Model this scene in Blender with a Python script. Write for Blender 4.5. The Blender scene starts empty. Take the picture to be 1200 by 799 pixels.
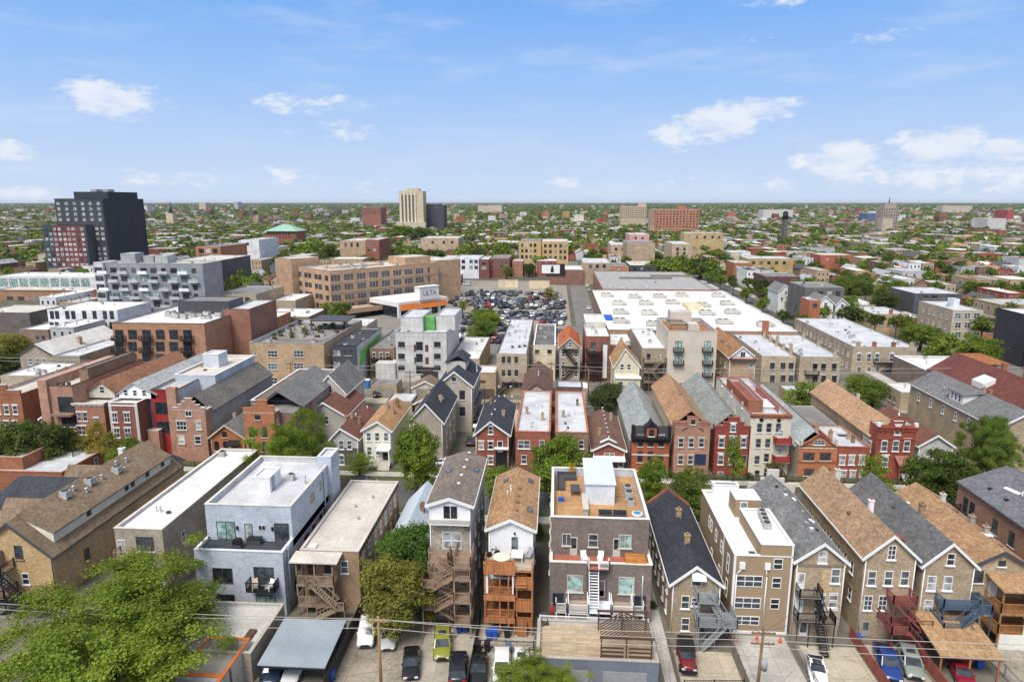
import bpy, math, random
import numpy as np
from mathutils import Vector, Matrix
R = math.radians
rng = random.Random(7)
sc = bpy.context.scene
COL = sc.collection
# ------------------------------------------------------------------ camera
FPX, CAMH, CX, CY = 790.0, 48.0, 600.0, 399.5
PITCH = math.atan((CY - 237.0) / FPX)
YAW = math.atan(52.0 / FPX * math.cos(PITCH))
cam = bpy.data.cameras.new('camera')
cam.sensor_width = 36.0
cam.lens = FPX / 1200.0 * 36.0
cam.clip_start = 0.5
cam.clip_end = 60000
cam_ob = bpy.data.objects.new('camera', cam)
cam_ob.location = (0, 0, CAMH)
cam_ob.rotation_euler = (math.pi / 2 - PITCH, 0, YAW)
COL.objects.link(cam_ob)
sc.camera = cam_ob
# ------------------------------------------------------------------ light
SUN_EL, SUN_AZ = 56.0, 203.0        # azimuth clockwise from +Y (the street axis), where the sun stands
sd = Vector((math.sin(R(SUN_AZ)) * math.cos(R(SUN_EL)), math.cos(R(SUN_AZ)) * math.cos(R(SUN_EL)), math.sin(R(SUN_EL))))
sun = bpy.data.lights.new('sun', 'SUN')
sun.energy = 1.5
sun.angle = R(24)
sun.color = (1.0, 0.955, 0.89)
sun_ob = bpy.data.objects.new('sun', sun)
sun_ob.rotation_euler = sd.to_track_quat('Z', 'Y').to_euler()
sun_ob.location = (0, 0, 300)
COL.objects.link(sun_ob)
sc.view_settings.view_transform = 'Standard'
sc.view_settings.look = 'None'
sc.view_settings.gamma = 1.0
sc.view_settings.use_curve_mapping = False
sc.view_settings.exposure = 1.25
sc.cycles.max_bounces = 5
sc.cycles.diffuse_bounces = 3
sc.cycles.glossy_bounces = 2
sc.cycles.transmission_bounces = 3
sc.cycles.volume_bounces = 0
sc.cycles.volume_max_steps = 64
sc.cycles.use_denoising = True


class NT:
    """a small helper round a node tree"""
    def __init__(s, tree):
        s.t = tree; s.n = tree.nodes; s.l = tree.links
    def new(s, typ, ins=None, **kw):
        n = s.n.new(typ)
        for k, v in kw.items():
            setattr(n, k, v)
        for k, v in (ins or {}).items():
            s.set(n.inputs[k], v)
        return n
    def set(s, sock, v):
        if isinstance(v, bpy.types.NodeSocket):
            s.l.new(v, sock)
        elif isinstance(v, bpy.types.Node):
            s.l.new(v.outputs[0], sock)
        else:
            if isinstance(v, (tuple, list)) and len(v) == 3 and sock.type == 'RGBA':
                v = (*v, 1.0)
            sock.default_value = v
    def m(s, op, a, b=None, c=None, clamp=False):
        n = s.n.new('ShaderNodeMath'); n.operation = op; n.use_clamp = clamp
        for i, v in enumerate((a, b, c)):
            if v is not None:
                s.set(n.inputs[i], v)
        return n.outputs[0]
    def mix(s, f, a, b, typ='MIX'):
        n = s.n.new('ShaderNodeMix'); n.data_type = 'RGBA'; n.blend_type = typ
        s.set(n.inputs[0], f); s.set(n.inputs[6], a); s.set(n.inputs[7], b)
        return n.outputs[2]
    def noise(s, vec, scale, detail=3, rough=.55):
        n = s.n.new('ShaderNodeTexNoise')
        s.set(n.inputs['Vector'], vec); n.inputs['Scale'].default_value = scale
        n.inputs['Detail'].default_value = detail; n.inputs['Roughness'].default_value = rough
        return n.outputs[0]
    def ramp(s, v, a, b, c=0.0, d=1.0, typ='SMOOTHSTEP'):
        n = s.n.new('ShaderNodeMapRange'); n.interpolation_type = typ
        s.set(n.inputs[0], v)
        for i, q in enumerate((a, b, c, d)):
            n.inputs[i + 1].default_value = q
        return n.outputs[0]


# ------------------------------------------------------------------ sky
world = bpy.data.worlds.new('World')
sc.world = world
world.use_nodes = True
w = NT(world.node_tree)
w.n.clear()
sky = w.new('ShaderNodeTexSky', sky_type='NISHITA', sun_disc=False)
sky.sun_elevation = R(SUN_EL)
sky.sun_rotation = R(SUN_AZ)
sky.altitude = 100
sky.air_density = 1.0
sky.dust_density = 0.6
sky.ozone_density = 2.0
tc = w.new('ShaderNodeTexCoord')
sep = w.new('ShaderNodeSeparateXYZ', {0: tc.outputs['Generated']})
el = w.m('ARCSINE', sep.outputs[2])
az = w.m('ARCTAN2', sep.outputs[0], sep.outputs[1])
# thin cumulus and veils, placed by direction on the sky
cv = w.new('ShaderNodeCombineXYZ', {0: w.m('MULTIPLY', az, 1.0), 1: w.m('MULTIPLY', el, 2.2), 2: 0.0})
n1 = w.noise(cv.outputs[0], 22, 6, .58)
n2 = w.noise(cv.outputs[0], 60, 5, .6)


def sky_dir(px, py):
    a = (px - CX) / FPX; b = (py - CY) / FPX
    fw = math.cos(PITCH) - b * math.sin(PITCH); up = -math.sin(PITCH) - b * math.cos(PITCH)
    x = a * math.cos(YAW) - fw * math.sin(YAW); y = a * math.sin(YAW) + fw * math.cos(YAW)
    return math.atan2(x, y), math.atan2(up, math.hypot(x, y))


CLOUDS = [  # px, py, half width, half height, density
    (132, 116, 56, 24, 1.0), (362, 122, 80, 16, .62), (400, 150, 70, 24, .5), (330, 207, 54, 15, .6), (440, 217, 38, 13, .55),
    (662, 214, 34, 10, .75), (800, 156, 44, 24, .8), (846, 142, 50, 27, 1.0), (896, 128, 50, 16, .9), (985, 188, 60, 24, 1.0), (915, 213, 30, 12, .7),
    (1098, 174, 56, 25, 1.0), (1174, 178, 40, 18, .95), (1130, 208, 120, 24, .7), (1044, 42, 54, 11, .55), (884, 44, 32, 9, .45), (930, 2, 70, 9, .6),
    (765, 34, 40, 9, .3), (14, 177, 30, 14, .9), (24, 228, 44, 12, .7), (190, 210, 62, 14, .62), (236, 214, 30, 10, .5), (715, 130, 44, 12, .3),
    (800, 215, 70, 12, .4), (80, 70, 120, 12, .28), (230, 100, 90, 12, .25), (1010, 215, 60, 12, .5), (560, 205, 90, 10, .25)]
tot = None
for (px, py, hw, hh, dn) in CLOUDS:
    a0, e0 = sky_dir(px, py)
    ka, ke = FPX / hw, FPX / hh
    dx = w.m('MULTIPLY_ADD', az, ka, -a0 * ka)
    dy = w.m('MULTIPLY_ADD', el, ke, -e0 * ke)
    r2 = w.m('ADD', w.m('MULTIPLY', dx, dx), w.m('MULTIPLY', dy, dy))
    v = w.m('MULTIPLY', w.m('MULTIPLY_ADD', r2, -.8, 1.0, clamp=True), dn)
    tot = v if tot is None else w.m('MAXIMUM', tot, v)
nn = w.m('MULTIPLY_ADD', n2, .6, w.m('MULTIPLY', n1, .95))
dens = w.ramp(w.m('MULTIPLY_ADD', tot, .62, nn), .98, 1.36)
dens = w.m('MULTIPLY', dens, w.ramp(tot, .0, .45))
veil = w.m('MULTIPLY', w.ramp(w.noise(w.new('ShaderNodeCombineXYZ', {0: w.m('MULTIPLY', az, .7), 1: w.m('MULTIPLY', el, 3.4), 2: 3.0}).outputs[0], 7, 4, .6), .45, .8), .28)
dens = w.m('MAXIMUM', w.m('MULTIPLY', dens, .78), veil)
# the clear blue: deeper overhead, paler to the horizon; a thin bright veil overhead
SKYK = 0.11
GAIN = SKYK * 2 ** sc.view_settings.exposure
blue = w.new('ShaderNodeValToRGB')
w.set(blue.inputs[0], w.m('MULTIPLY', el, 1 / R(20)))
cr = blue.color_ramp


def lin(r, g_, b):
    return tuple(((q / 255 + .055) / 1.055) ** 2.4 / GAIN for q in (r, g_, b)) + (1,)


cr.elements[0].position = 0.0; cr.elements[0].color = lin(207, 224, 246)
cr.elements[1].position = 1.0; cr.elements[1].color = lin(100, 158, 235)
for q_, c_ in ((.16, (194, 216, 247)), (.42, (163, 200, 248)), (.72, (128, 180, 245))):
    e = cr.elements.new(q_); e.color = lin(*c_)
bw = w.new('ShaderNodeRGBToBW', {0: sky.outputs[0]})
over = w.mix(.74, sky.outputs[0], w.mix(1.0, bw.outputs[0], (1.45, 1.38, 1.28), 'MULTIPLY'))
skyc = w.mix(w.ramp(el, R(17), R(34)), blue.outputs[0], over)
cloudc = w.mix(w.ramp(n1, .3, .7), lin(226, 234, 248), lin(246, 248, 253))
out = w.mix(dens, skyc, cloudc)
bg = w.new('ShaderNodeBackground', {'Color': out, 'Strength': SKYK})
w.new('ShaderNodeOutputWorld', {0: bg.outputs[0]})


# ------------------------------------------------------------------ where a point of the photograph stands in the place
_cp, _sp, _cy, _sy = math.cos(PITCH), math.sin(PITCH), math.cos(YAW), math.sin(YAW)


def _ray(px, py):
    a = (px - CX) / FPX; b = (py - CY) / FPX
    fw = _cp - b * _sp; up = -_sp - b * _cp
    return a * _cy - fw * _sy, a * _sy + fw * _cy, up


def at(px, py, z=0.0):
    r = _ray(px, py); t = (z - CAMH) / r[2]
    return r[0] * t, r[1] * t


def on(px, py, Y):
    r = _ray(px, py); t = Y / r[1]
    return r[0] * t, CAMH + r[2] * t


def pix(x, y, z):
    X = x * _cy + y * _sy; Yf = -x * _sy + y * _cy; Z = z - CAMH
    d = Yf * _cp - Z * _sp; u = Yf * _sp + Z * _cp
    if d < 1: return (-9999, -9999)
    return CX + FPX * X / d, CY - FPX * u / d


# ------------------------------------------------------------------ materials
MATS = {}


def mat(kind, col, col2=None, rough=.85, amt=.18, metal=0.0, s=1.0, spec=.3):
    key = (kind, col, col2, rough, amt, metal, s, spec)
    if key in MATS: return MATS[key]
    if kind == 'brick' and col[0] > 4.2 * col[1]:
        col = (col[0] * .95, col[1] * 1.5 + .008, col[2] * 1.12 + .004)
    m = bpy.data.materials.new(kind + '_finish')
    m.use_nodes = True
    n = NT(m.node_tree); n.n.clear()
    tcn = n.new('ShaderNodeTexCoord'); oi = n.new('ShaderNodeObjectInfo')
    off = n.new('ShaderNodeVectorMath', {0: tcn.outputs['Object'], 1: n.m('MULTIPLY', oi.outputs['Random'], 53.0)}, operation='ADD').outputs[0]
    sp = n.new('ShaderNodeSeparateXYZ', {0: tcn.outputs['Object']})
    X, Y, Z = sp.outputs
    c = (*col, 1)
    if kind == 'tint': c = oi.outputs['Color']
    big = n.noise(off, .28, 4, .6)
    fine = n.noise(off, 3.2, 4, .65)
    lo = n.ramp(big, .3, .7, 1 - amt, 1 + amt, 'LINEAR')
    hi = n.ramp(fine, .28, .72, 1 - amt * .8, 1 + amt * .8, 'LINEAR')
    var = n.m('MULTIPLY', lo, hi)
    base = c
    bump = None

    def brick(u, v, bw, bh, f1, f2, mort, mcol, freq=2, offs=.5):
        cv = n.new('ShaderNodeCombineXYZ', {0: u, 1: v, 2: 0.0}).outputs[0]
        b = n.new('ShaderNodeTexBrick', {'Vector': cv, 'Scale': 1.0, 'Mortar Size': mort, 'Mortar Smooth': .3, 'Bias': 0.0, 'Brick Width': bw, 'Row Height': bh})
        b.offset = offs; b.offset_frequency = freq
        n.set(b.inputs['Color1'], tuple(q * f1 for q in col)); n.set(b.inputs['Color2'], tuple(q * f2 for q in col)); n.set(b.inputs['Mortar'], mcol)
        return b.outputs[0]
    uv = n.m('ADD', X, Y)
    if kind == 'brick':
        base = brick(uv, Z, .30 * s, .10 * s, 1 - 1.5 * amt, 1 + 1.5 * amt, .012, col2 or tuple(min(1, q * 1.05 + .03) for q in col))
        stain = n.ramp(n.noise(off, .55, 6, .68), .40, .76, 0, .62)
        base = n.mix(stain, base, tuple(q * .55 + .02 for q in col))
        base = n.mix(n.ramp(n.noise(off, .8, 3), .6, .75, 0, .3), base, tuple(min(1, q * 1.35 + .05) for q in col))
    elif kind == 'shingle':
        base = brick(Y, n.m('MULTIPLY', X, 1.25), .45, .28, .74, 1.24, .015, tuple(q * .6 for q in col), 1, .37)
        sp2 = n.ramp(n.noise(off, 1.7, 5, .75), .5, .72, 0, .45)
        base = n.mix(sp2, base, tuple(min(1, q * 1.3 + .01) for q in col))
        base = n.mix(n.ramp(n.noise(n.new('ShaderNodeVectorMath', {0: off, 1: (1.4, .16, .4)}, operation='MULTIPLY').outputs[0], 1.0, 4), .55, .8, 0, .5), base, tuple(q * .6 for q in col))
    elif kind == 'clap':
        fr = n.m('FRACT', n.m('DIVIDE', Z, .22 * s))
        base = n.mix(n.ramp(fr, .0, .2, .6, 0), c, tuple(q * .55 for q in col))
    elif kind == 'batten':
        fr = n.m('FRACT', n.m('DIVIDE', uv, .55 * s))
        base = n.mix(n.ramp(n.m('ABSOLUTE', n.m('SUBTRACT', fr, .5)), .42, .5, 0, .55), c, col2 or tuple(q * .6 for q in col))
    elif kind == 'plank':
        base = brick(X, Y, 2.6, .16 * s, .78, 1.2, .02, tuple(q * .35 for q in col), 2, .43)
        base = n.mix(n.ramp(n.noise(off, .7, 5, .7), .45, .75, 0, .5), base, tuple(q * .62 for q in col))
    elif kind == 'vplank':
        base = brick(Z, uv, 2.2, .18 * s, .75, 1.2, .02, tuple(q * .4 for q in col), 2, .43)
    elif kind == 'membrane':
        base = brick(Y, X, 9.0, 1.9, .95, 1.03, .03, tuple(q * .82 for q in col), 2, .4)
        st = n.ramp(n.noise(off, .33, 6, .7), .46, .74, 0, .62)
        base = n.mix(st, base, col2 or tuple(q * .68 for q in col))
        puddle = n.ramp(n.noise(off, .9, 3, .5), .66, .7, 0, .25)
        base = n.mix(puddle, base, tuple(q * .5 for q in col))
    elif kind == 'seam':
        fr = n.m('FRACT', n.m('DIVIDE', X, .5 * s))
        base = n.mix(n.ramp(n.m('ABSOLUTE', n.m('SUBTRACT', fr, .5)), .44, .5, 0, .5), c, tuple(q * .6 for q in col))
    elif kind == 'concrete':
        base = brick(X, Y, 3.0 * s, 3.0 * s, .92, 1.06, .03, tuple(q * .55 for q in col), 1, 0.0)
        st = n.ramp(n.noise(off, .5, 7, .72), .46, .72, 0, .75)
        base = n.mix(st, base, col2 or tuple(q * .55 for q in col))
        vo = n.new('ShaderNodeTexVoronoi', {'Vector': off, 'Scale': .28}, feature='DISTANCE_TO_EDGE')
        base = n.mix(n.ramp(vo.outputs[0], .0, .012, .55, 0), base, tuple(q * .35 for q in col))
    elif kind == 'asphalt':
        st = n.ramp(n.noise(off, .22, 7, .7), .4, .75, 0, .8)
        base = n.mix(st, c, col2 or tuple(q * 1.5 for q in col))
        base = n.mix(n.ramp(n.noise(off, 1.3, 3), .62, .68, 0, .4), base, tuple(q * .5 for q in col))
    elif kind == 'stucco':
        st = n.ramp(n.noise(n.new('ShaderNodeVectorMath', {0: off, 1: (1.0, 1.0, .22)}, operation='MULTIPLY').outputs[0], .9, 6, .7), .5, .78, 0, .5)
        base = n.mix(st, c, tuple(q * .68 for q in col))
    elif kind == 'panel':
        base = brick(uv, Z, 1.6 * s, 3.1 * s, .94, 1.05, .03, tuple(q * .45 for q in col), 2, 0.0)
    elif kind == 'grass':
        st = n.ramp(n.noise(off, .35, 6, .7), .35, .7, 0, 1)
        base = n.mix(st, c, col2 or (.12, .1, .045))
    colour = n.mix(1.0, base, n.new('ShaderNodeCombineColor', {0: var, 1: var, 2: var}).outputs[0], 'MULTIPLY')
    b = n.new('ShaderNodeBsdfPrincipled', {'Base Color': colour, 'Roughness': rough, 'Metallic': metal, 'Specular IOR Level': spec})
    if kind in ('brick', 'shingle', 'concrete', 'asphalt', 'stucco', 'grass'):
        bm_ = n.new('ShaderNodeBump', {'Strength': .35, 'Distance': .05, 'Height': n.noise(off, 7, 3)})
        n.set(b.inputs['Normal'], bm_.outputs[0])
    n.new('ShaderNodeOutputMaterial', {0: b.outputs[0]})
    m.diffuse_color = (*col, 1)
    MATS[key] = m
    return m


def glass(col, rough=.08):
    key = ('glass', col, rough)
    if key in MATS: return MATS[key]
    m = bpy.data.materials.new('window_glass'); m.use_nodes = True
    n = NT(m.node_tree); n.n.clear()
    oi = n.new('ShaderNodeObjectInfo'); tcn = n.new('ShaderNodeTexCoord')
    f = n.ramp(n.noise(n.new('ShaderNodeVectorMath', {0: tcn.outputs['Object'], 1: n.m('MULTIPLY', oi.outputs['Random'], 40)}, operation='ADD').outputs[0], 1.3, 2), .35, .65, .55, 1.5)
    c = n.mix(1.0, (*col, 1), n.new('ShaderNodeCombineColor', {0: f, 1: f, 2: f}).outputs[0], 'MULTIPLY')
    b = n.new('ShaderNodeBsdfPrincipled', {'Base Color': c, 'Roughness': rough, 'Specular IOR Level': .6})
    n.new('ShaderNodeOutputMaterial', {0: b.outputs[0]})
    MATS[key] = m
    return m


def leaf_mat():
    if 'leaf' in MATS: return MATS['leaf']
    m = bpy.data.materials.new('leaf_finish'); m.use_nodes = True
    n = NT(m.node_tree); n.n.clear()
    oi = n.new('ShaderNodeObjectInfo'); g = n.new('ShaderNodeNewGeometry'); tcn = n.new('ShaderNodeTexCoord')
    v = n.ramp(g.outputs['Random Per Island'], 0, 1, .6, 1.45, 'LINEAR')
    big = n.ramp(n.noise(tcn.outputs['Object'], .45, 3), .35, .65, .78, 1.22)
    v = n.m('MULTIPLY', v, big)
    c = n.mix(1.0, oi.outputs['Color'], n.new('ShaderNodeCombineColor', {0: v, 1: v, 2: v}).outputs[0], 'MULTIPLY')
    c = n.mix(n.ramp(n.noise(tcn.outputs['Object'], .8, 3), .5, .75, 0, .35), c, n.mix(1.0, oi.outputs['Color'], (1.5, 1.05, .7), 'MULTIPLY'))
    d = n.new('ShaderNodeBsdfDiffuse', {'Color': c})
    t = n.new('ShaderNodeBsdfTranslucent', {'Color': n.mix(1.0, c, (1.25, 1.3, .6), 'MULTIPLY')})
    mx = n.new('ShaderNodeMixShader', {0: .46, 1: d.outputs[0], 2: t.outputs[0]})
    n.new('ShaderNodeOutputMaterial', {0: mx.outputs[0]})
    MATS['leaf'] = m
    return m


def attr_mat(name, leafy=False, windows=False):
    """far masses: the colour of each house or crown is stored with its faces"""
    if name in MATS: return MATS[name]
    m = bpy.data.materials.new(name); m.use_nodes = True
    n = NT(m.node_tree); n.n.clear()
    a = n.new('ShaderNodeAttribute', attribute_name='tone')
    c = a.outputs['Color']
    tcn = n.new('ShaderNodeTexCoord')
    f = n.ramp(n.noise(tcn.outputs['Object'], .12 if not leafy else .3, 4, .7), .3, .7, .7, 1.3)
    c = n.mix(1.0, c, n.new('ShaderNodeCombineColor', {0: f, 1: f, 2: f}).outputs[0], 'MULTIPLY')
    if windows:
        sp = n.new('ShaderNodeSeparateXYZ', {0: tcn.outputs['Object']})
        g = n.new('ShaderNodeNewGeometry')
        gz = n.new('ShaderNodeSeparateXYZ', {0: g.outputs['Normal']})
        side = n.ramp(n.m('ABSOLUTE', gz.outputs[2]), .2, .3, 1, 0)
        u = n.m('FRACT', n.m('DIVIDE', n.m('ADD', sp.outputs[0], sp.outputs[1]), 2.4))
        z = n.m('FRACT', n.m('DIVIDE', sp.outputs[2], 3.2))
        wu = n.m('LESS_THAN', n.m('ABSOLUTE', n.m('SUBTRACT', u, .5)), .22)
        wz = n.m('LESS_THAN', n.m('ABSOLUTE', n.m('SUBTRACT', z, .55)), .25)
        c = n.mix(n.m('MULTIPLY', n.m('MULTIPLY', wu, wz), n.m('MULTIPLY', side, .8)), c, (.04, .045, .05))
    if leafy:
        d = n.new('ShaderNodeBsdfDiffuse', {'Color': c})
        t = n.new('ShaderNodeBsdfTranslucent', {'Color': c})
        o = n.new('ShaderNodeMixShader', {0: .3, 1: d.outputs[0], 2: t.outputs[0]})
    else:
        o = n.new('ShaderNodeBsdfPrincipled', {'Base Color': c, 'Roughness': .85, 'Specular IOR Level': .2})
    n.new('ShaderNodeOutputMaterial', {0: o.outputs[0]})
    MATS[name] = m
    return m


# ------------------------------------------------------------------ mesh helpers
class MB:
    def __init__(s):
        s.v = []; s.f = []; s.mi = []; s.sm = []
    def poly(s, pts, mi=0, smooth=False):
        k = len(s.v); s.v += [tuple(p) for p in pts]
        s.f.append(tuple(range(k, k + len(pts)))); s.mi.append(mi); s.sm.append(smooth)
        return s
    def faces(s, pts, fs, mi=0, smooth=False):
        k = len(s.v); s.v += [tuple(p) for p in pts]
        for f in fs:
            s.f.append(tuple(i + k for i in f)); s.mi.append(mi); s.sm.append(smooth)
        return s
    BOXF = [(0, 3, 2, 1), (4, 5, 6, 7), (0, 1, 5, 4), (1, 2, 6, 5), (2, 3, 7, 6), (3, 0, 4, 7)]
    def box(s, x0, x1, y0, y1, z0, z1, mi=0):
        return s.faces([(x0, y0, z0), (x1, y0, z0), (x1, y1, z0), (x0, y1, z0), (x0, y0, z1), (x1, y0, z1), (x1, y1, z1), (x0, y1, z1)], s.BOXF, mi)
    def beam(s, p, q, w_, h, mi=0):
        p = Vector(p); q = Vector(q); d = (q - p).normalized()
        up = Vector((0, 0, 1)) if abs(d.z) < .95 else Vector((0, 1, 0))
        a = d.cross(up).normalized() * (w_ / 2); b = a.cross(d).normalized() * (h / 2)
        pts = [p - a - b, p + a - b, q + a - b, q - a - b, p - a + b, p + a + b, q + a + b, q - a + b]
        return s.faces(pts, s.BOXF, mi)
    def tube(s, p, q, r0, r1=None, n=8, mi=0, caps=True):
        r1 = r0 if r1 is None else r1
        p = Vector(p); q = Vector(q); d = (q - p).normalized()
        up = Vector((0, 0, 1)) if abs(d.z) < .9 else Vector((1, 0, 0))
        a = d.cross(up).normalized(); b = d.cross(a).normalized()
        pts = []
        for c, r in ((p, r0), (q, r1)):
            for i in range(n):
                t = 2 * math.pi * i / n
                pts.append(c + a * (math.cos(t) * r) + b * (math.sin(t) * r))
        fs = [(i, (i + 1) % n, n + (i + 1) % n, n + i) for i in range(n)]
        k = len(s.v)
        s.faces(pts, fs, mi, True)
        if caps:
            s.f.append(tuple(range(k, k + n))[::-1]); s.mi.append(mi); s.sm.append(False)
            s.f.append(tuple(range(k + n, k + 2 * n))); s.mi.append(mi); s.sm.append(False)
        return s
    def extr(s, prof, y0, y1, mi=0, ax='y'):
        """profile of (x,z) points pushed from y0 to y1"""
        n = len(prof)
        if ax == 'y':
            pts = [(x, y0, z) for x, z in prof] + [(x, y1, z) for x, z in prof]
        elif ax == 'x':
            pts = [(y0, x, z) for x, z in prof] + [(y1, x, z) for x, z in prof]
        else:
            pts = [(x, z, y0) for x, z in prof] + [(x, z, y1) for x, z in prof]
        fs = [tuple(range(n)), tuple(range(2 * n - 1, n - 1, -1))] + [(i, (i + 1) % n, n + (i + 1) % n, n + i) for i in range(n)]
        return s.faces(pts, fs, mi)
    def mesh(s, name, mats):
        me = bpy.data.meshes.new(name)
        me.from_pydata(s.v, [], s.f)
        for m in (mats if isinstance(mats, (list, tuple)) else [mats]):
            me.materials.append(m)
        me.polygons.foreach_set('material_index', s.mi)
        me.polygons.foreach_set('use_smooth', s.sm)
        import bmesh
        bm = bmesh.new(); bm.from_mesh(me)
        bmesh.ops.recalc_face_normals(bm, faces=bm.faces)
        bm.to_mesh(me); bm.free()
        me.update()
        return me


def link(name, data, parent=None, loc=(0, 0, 0), rz=0.0):
    o = bpy.data.objects.new(name, data)
    COL.objects.link(o)
    o.location = loc; o.rotation_euler = (0, 0, rz)
    if parent is not None: o.parent = parent
    return o


def part(name, mb, mats, parent, loc=(0, 0, 0), rz=0.0):
    return link(name, mb.mesh(name, mats), parent, loc, rz)


def tag(o, label, cat, group=None, kind=None):
    if label: o['label'] = label
    if cat: o['category'] = cat
    if group: o['group'] = group
    if kind: o['kind'] = kind
    return o


def thing(name, label, cat, loc=(0, 0, 0), rz=0.0, group=None):
    return tag(link(name, None, None, loc, rz), label, cat, group)


def struct(name, mb, mats, loc=(0, 0, 0)):
    o = part(name, mb, mats, None, loc)
    o['kind'] = 'structure'
    return o


def copy_tree(o, parent=None):
    kids = [c for c in o.children]
    c = o.copy()
    COL.objects.link(c)
    c.parent = parent
    for k in kids:
        copy_tree(k, c)
    return c
KIDS = {}
_link0 = link


def link(name, data, parent=None, loc=(0, 0, 0), rz=0.0):
    o = _link0(name, data, parent, loc, rz)
    if parent is not None: KIDS.setdefault(parent.name, []).append(o)
    return o


def copy_tree(o, parent=None):
    c = o.copy()
    COL.objects.link(c)
    c.parent = parent
    if parent is not None: KIDS.setdefault(parent.name, []).append(c)
    for k in KIDS.get(o.name, []):
        copy_tree(k, c)
    return c


# ------------------------------------------------------------------ colours
WHITE = mat('plain', (.78, .78, .76), amt=.06, rough=.6)
BLACKM = mat('plain', (.018, .018, .02), amt=.1, rough=.5)
DKGREY = mat('plain', (.07, .072, .078), amt=.1, rough=.6)
GREYM = mat('plain', (.32, .33, .34), amt=.12, rough=.5)
STEEL = mat('plain', (.5, .51, .52), amt=.15, rough=.4, metal=.5)
BROWNM = mat('plain', (.1, .06, .04), amt=.15)
REDM = mat('plain', (.35, .045, .04), amt=.15, rough=.6)
STONE = mat('stucco', (.55, .52, .46), amt=.1)
LIME = mat('stucco', (.62, .57, .47), amt=.1)
BLUEM = mat('plain', (.02, .09, .42), amt=.1, rough=.5)
GREENM = mat('plain', (.12, .62, .08), amt=.1, rough=.7)
TYRE = mat('plain', (.015, .015, .016), amt=.1)
FR = {'white': WHITE, 'black': BLACKM, 'brown': BROWNM, 'grey': GREYM, 'dark': DKGREY, 'stone': STONE, 'lime': LIME, 'red': REDM,
      'brick': mat('brick', (.3, .1, .06)), 'tanbrick': mat('brick', (.36, .25, .15))}
GLS = [glass((.022, .028, .035)), glass((.05, .06, .07)), glass((.10, .12, .13)), glass((.33, .35, .34), .25), glass((.5, .5, .46), .4)]
GGREEN = glass((.3, .42, .38), .1)
WMESH = {}


def window_meshes(w_, h, fr, kind):
    key = (round(w_, 2), round(h, 2), fr, kind)
    if key in WMESH: return WMESH[key]
    t = .07 if kind != 'door' else .1
    f = MB()
    n = {'dh': 1, 'dh2': 2, 'dh3': 3, 'slide': 2, 'fixed': 1, 'door': 1, 'arch': 1, 'grid': 1, 'fix3': 3}[kind]
    y0, y1 = -.07, .02
    f.box(-w_ / 2, w_ / 2, y0, y1, h / 2 - t, h / 2).box(-w_ / 2, w_ / 2, y0, y1, -h / 2, -h / 2 + t)
    for i in range(n + 1):
        x = -w_ / 2 + t / 2 + (w_ - t) * i / n
        f.box(x - t / 2, x + t / 2, y0, y1, -h / 2 + t, h / 2 - t)
    if kind in ('dh', 'dh2', 'dh3', 'arch'):
        for i in range(n):
            xa = -w_ / 2 + t + (w_ - t) * i / n; xb = xa + (w_ - t) / n - t
            f.box(xa, xb, -.055, .01, -.05, .05)
    if kind == 'grid':
        for k in (1, 2): f.box(-w_ / 2 + t, w_ / 2 - t, -.05, .01, -h / 2 + h * k / 3 - .03, -h / 2 + h * k / 3 + .03)
        f.box(-.03, .03, -.052, .012, -h / 2 + t, h / 2 - t)
    if kind == 'arch':
        pr = [(-w_ / 2, 0), (w_ / 2, 0)] + [(math.cos(a) * w_ / 2, math.sin(a) * w_ * .28) for a in [R(d) for d in range(20, 170, 20)]]
        f.extr([(x, z + h / 2 + .002) for x, z in pr], -.07, .02)
    if kind == 'door':
        f.box(-w_ / 2 + t, w_ / 2 - t, -.05, .01, -h / 2 + t, -h * .12)
    me = f.mesh('window_frame', FR[fr])
    g = MB().box(-w_ / 2 + t * .6, w_ / 2 - t * .6, -.028, .015, -h / 2 + t * .6, h / 2 - t * .6)
    gm = [g.mesh('pane', q) for q in GLS] + [g.mesh('pane', GGREEN)]
    WMESH[key] = (me, gm)
    return WMESH[key]


SILL = {}


def slab_mesh(w_, h, d, matn):
    key = (round(w_, 2), h, d, matn)
    if key not in SILL:
        SILL[key] = MB().box(-w_ / 2, w_ / 2, -d, .02, -h / 2, h / 2).mesh('slab', FR[matn])
    return SILL[key]


FACE_ROT = {'f': 0.0, 'l': -math.pi / 2, 'r': math.pi / 2, 'b': math.pi}
ALLB = []


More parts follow.
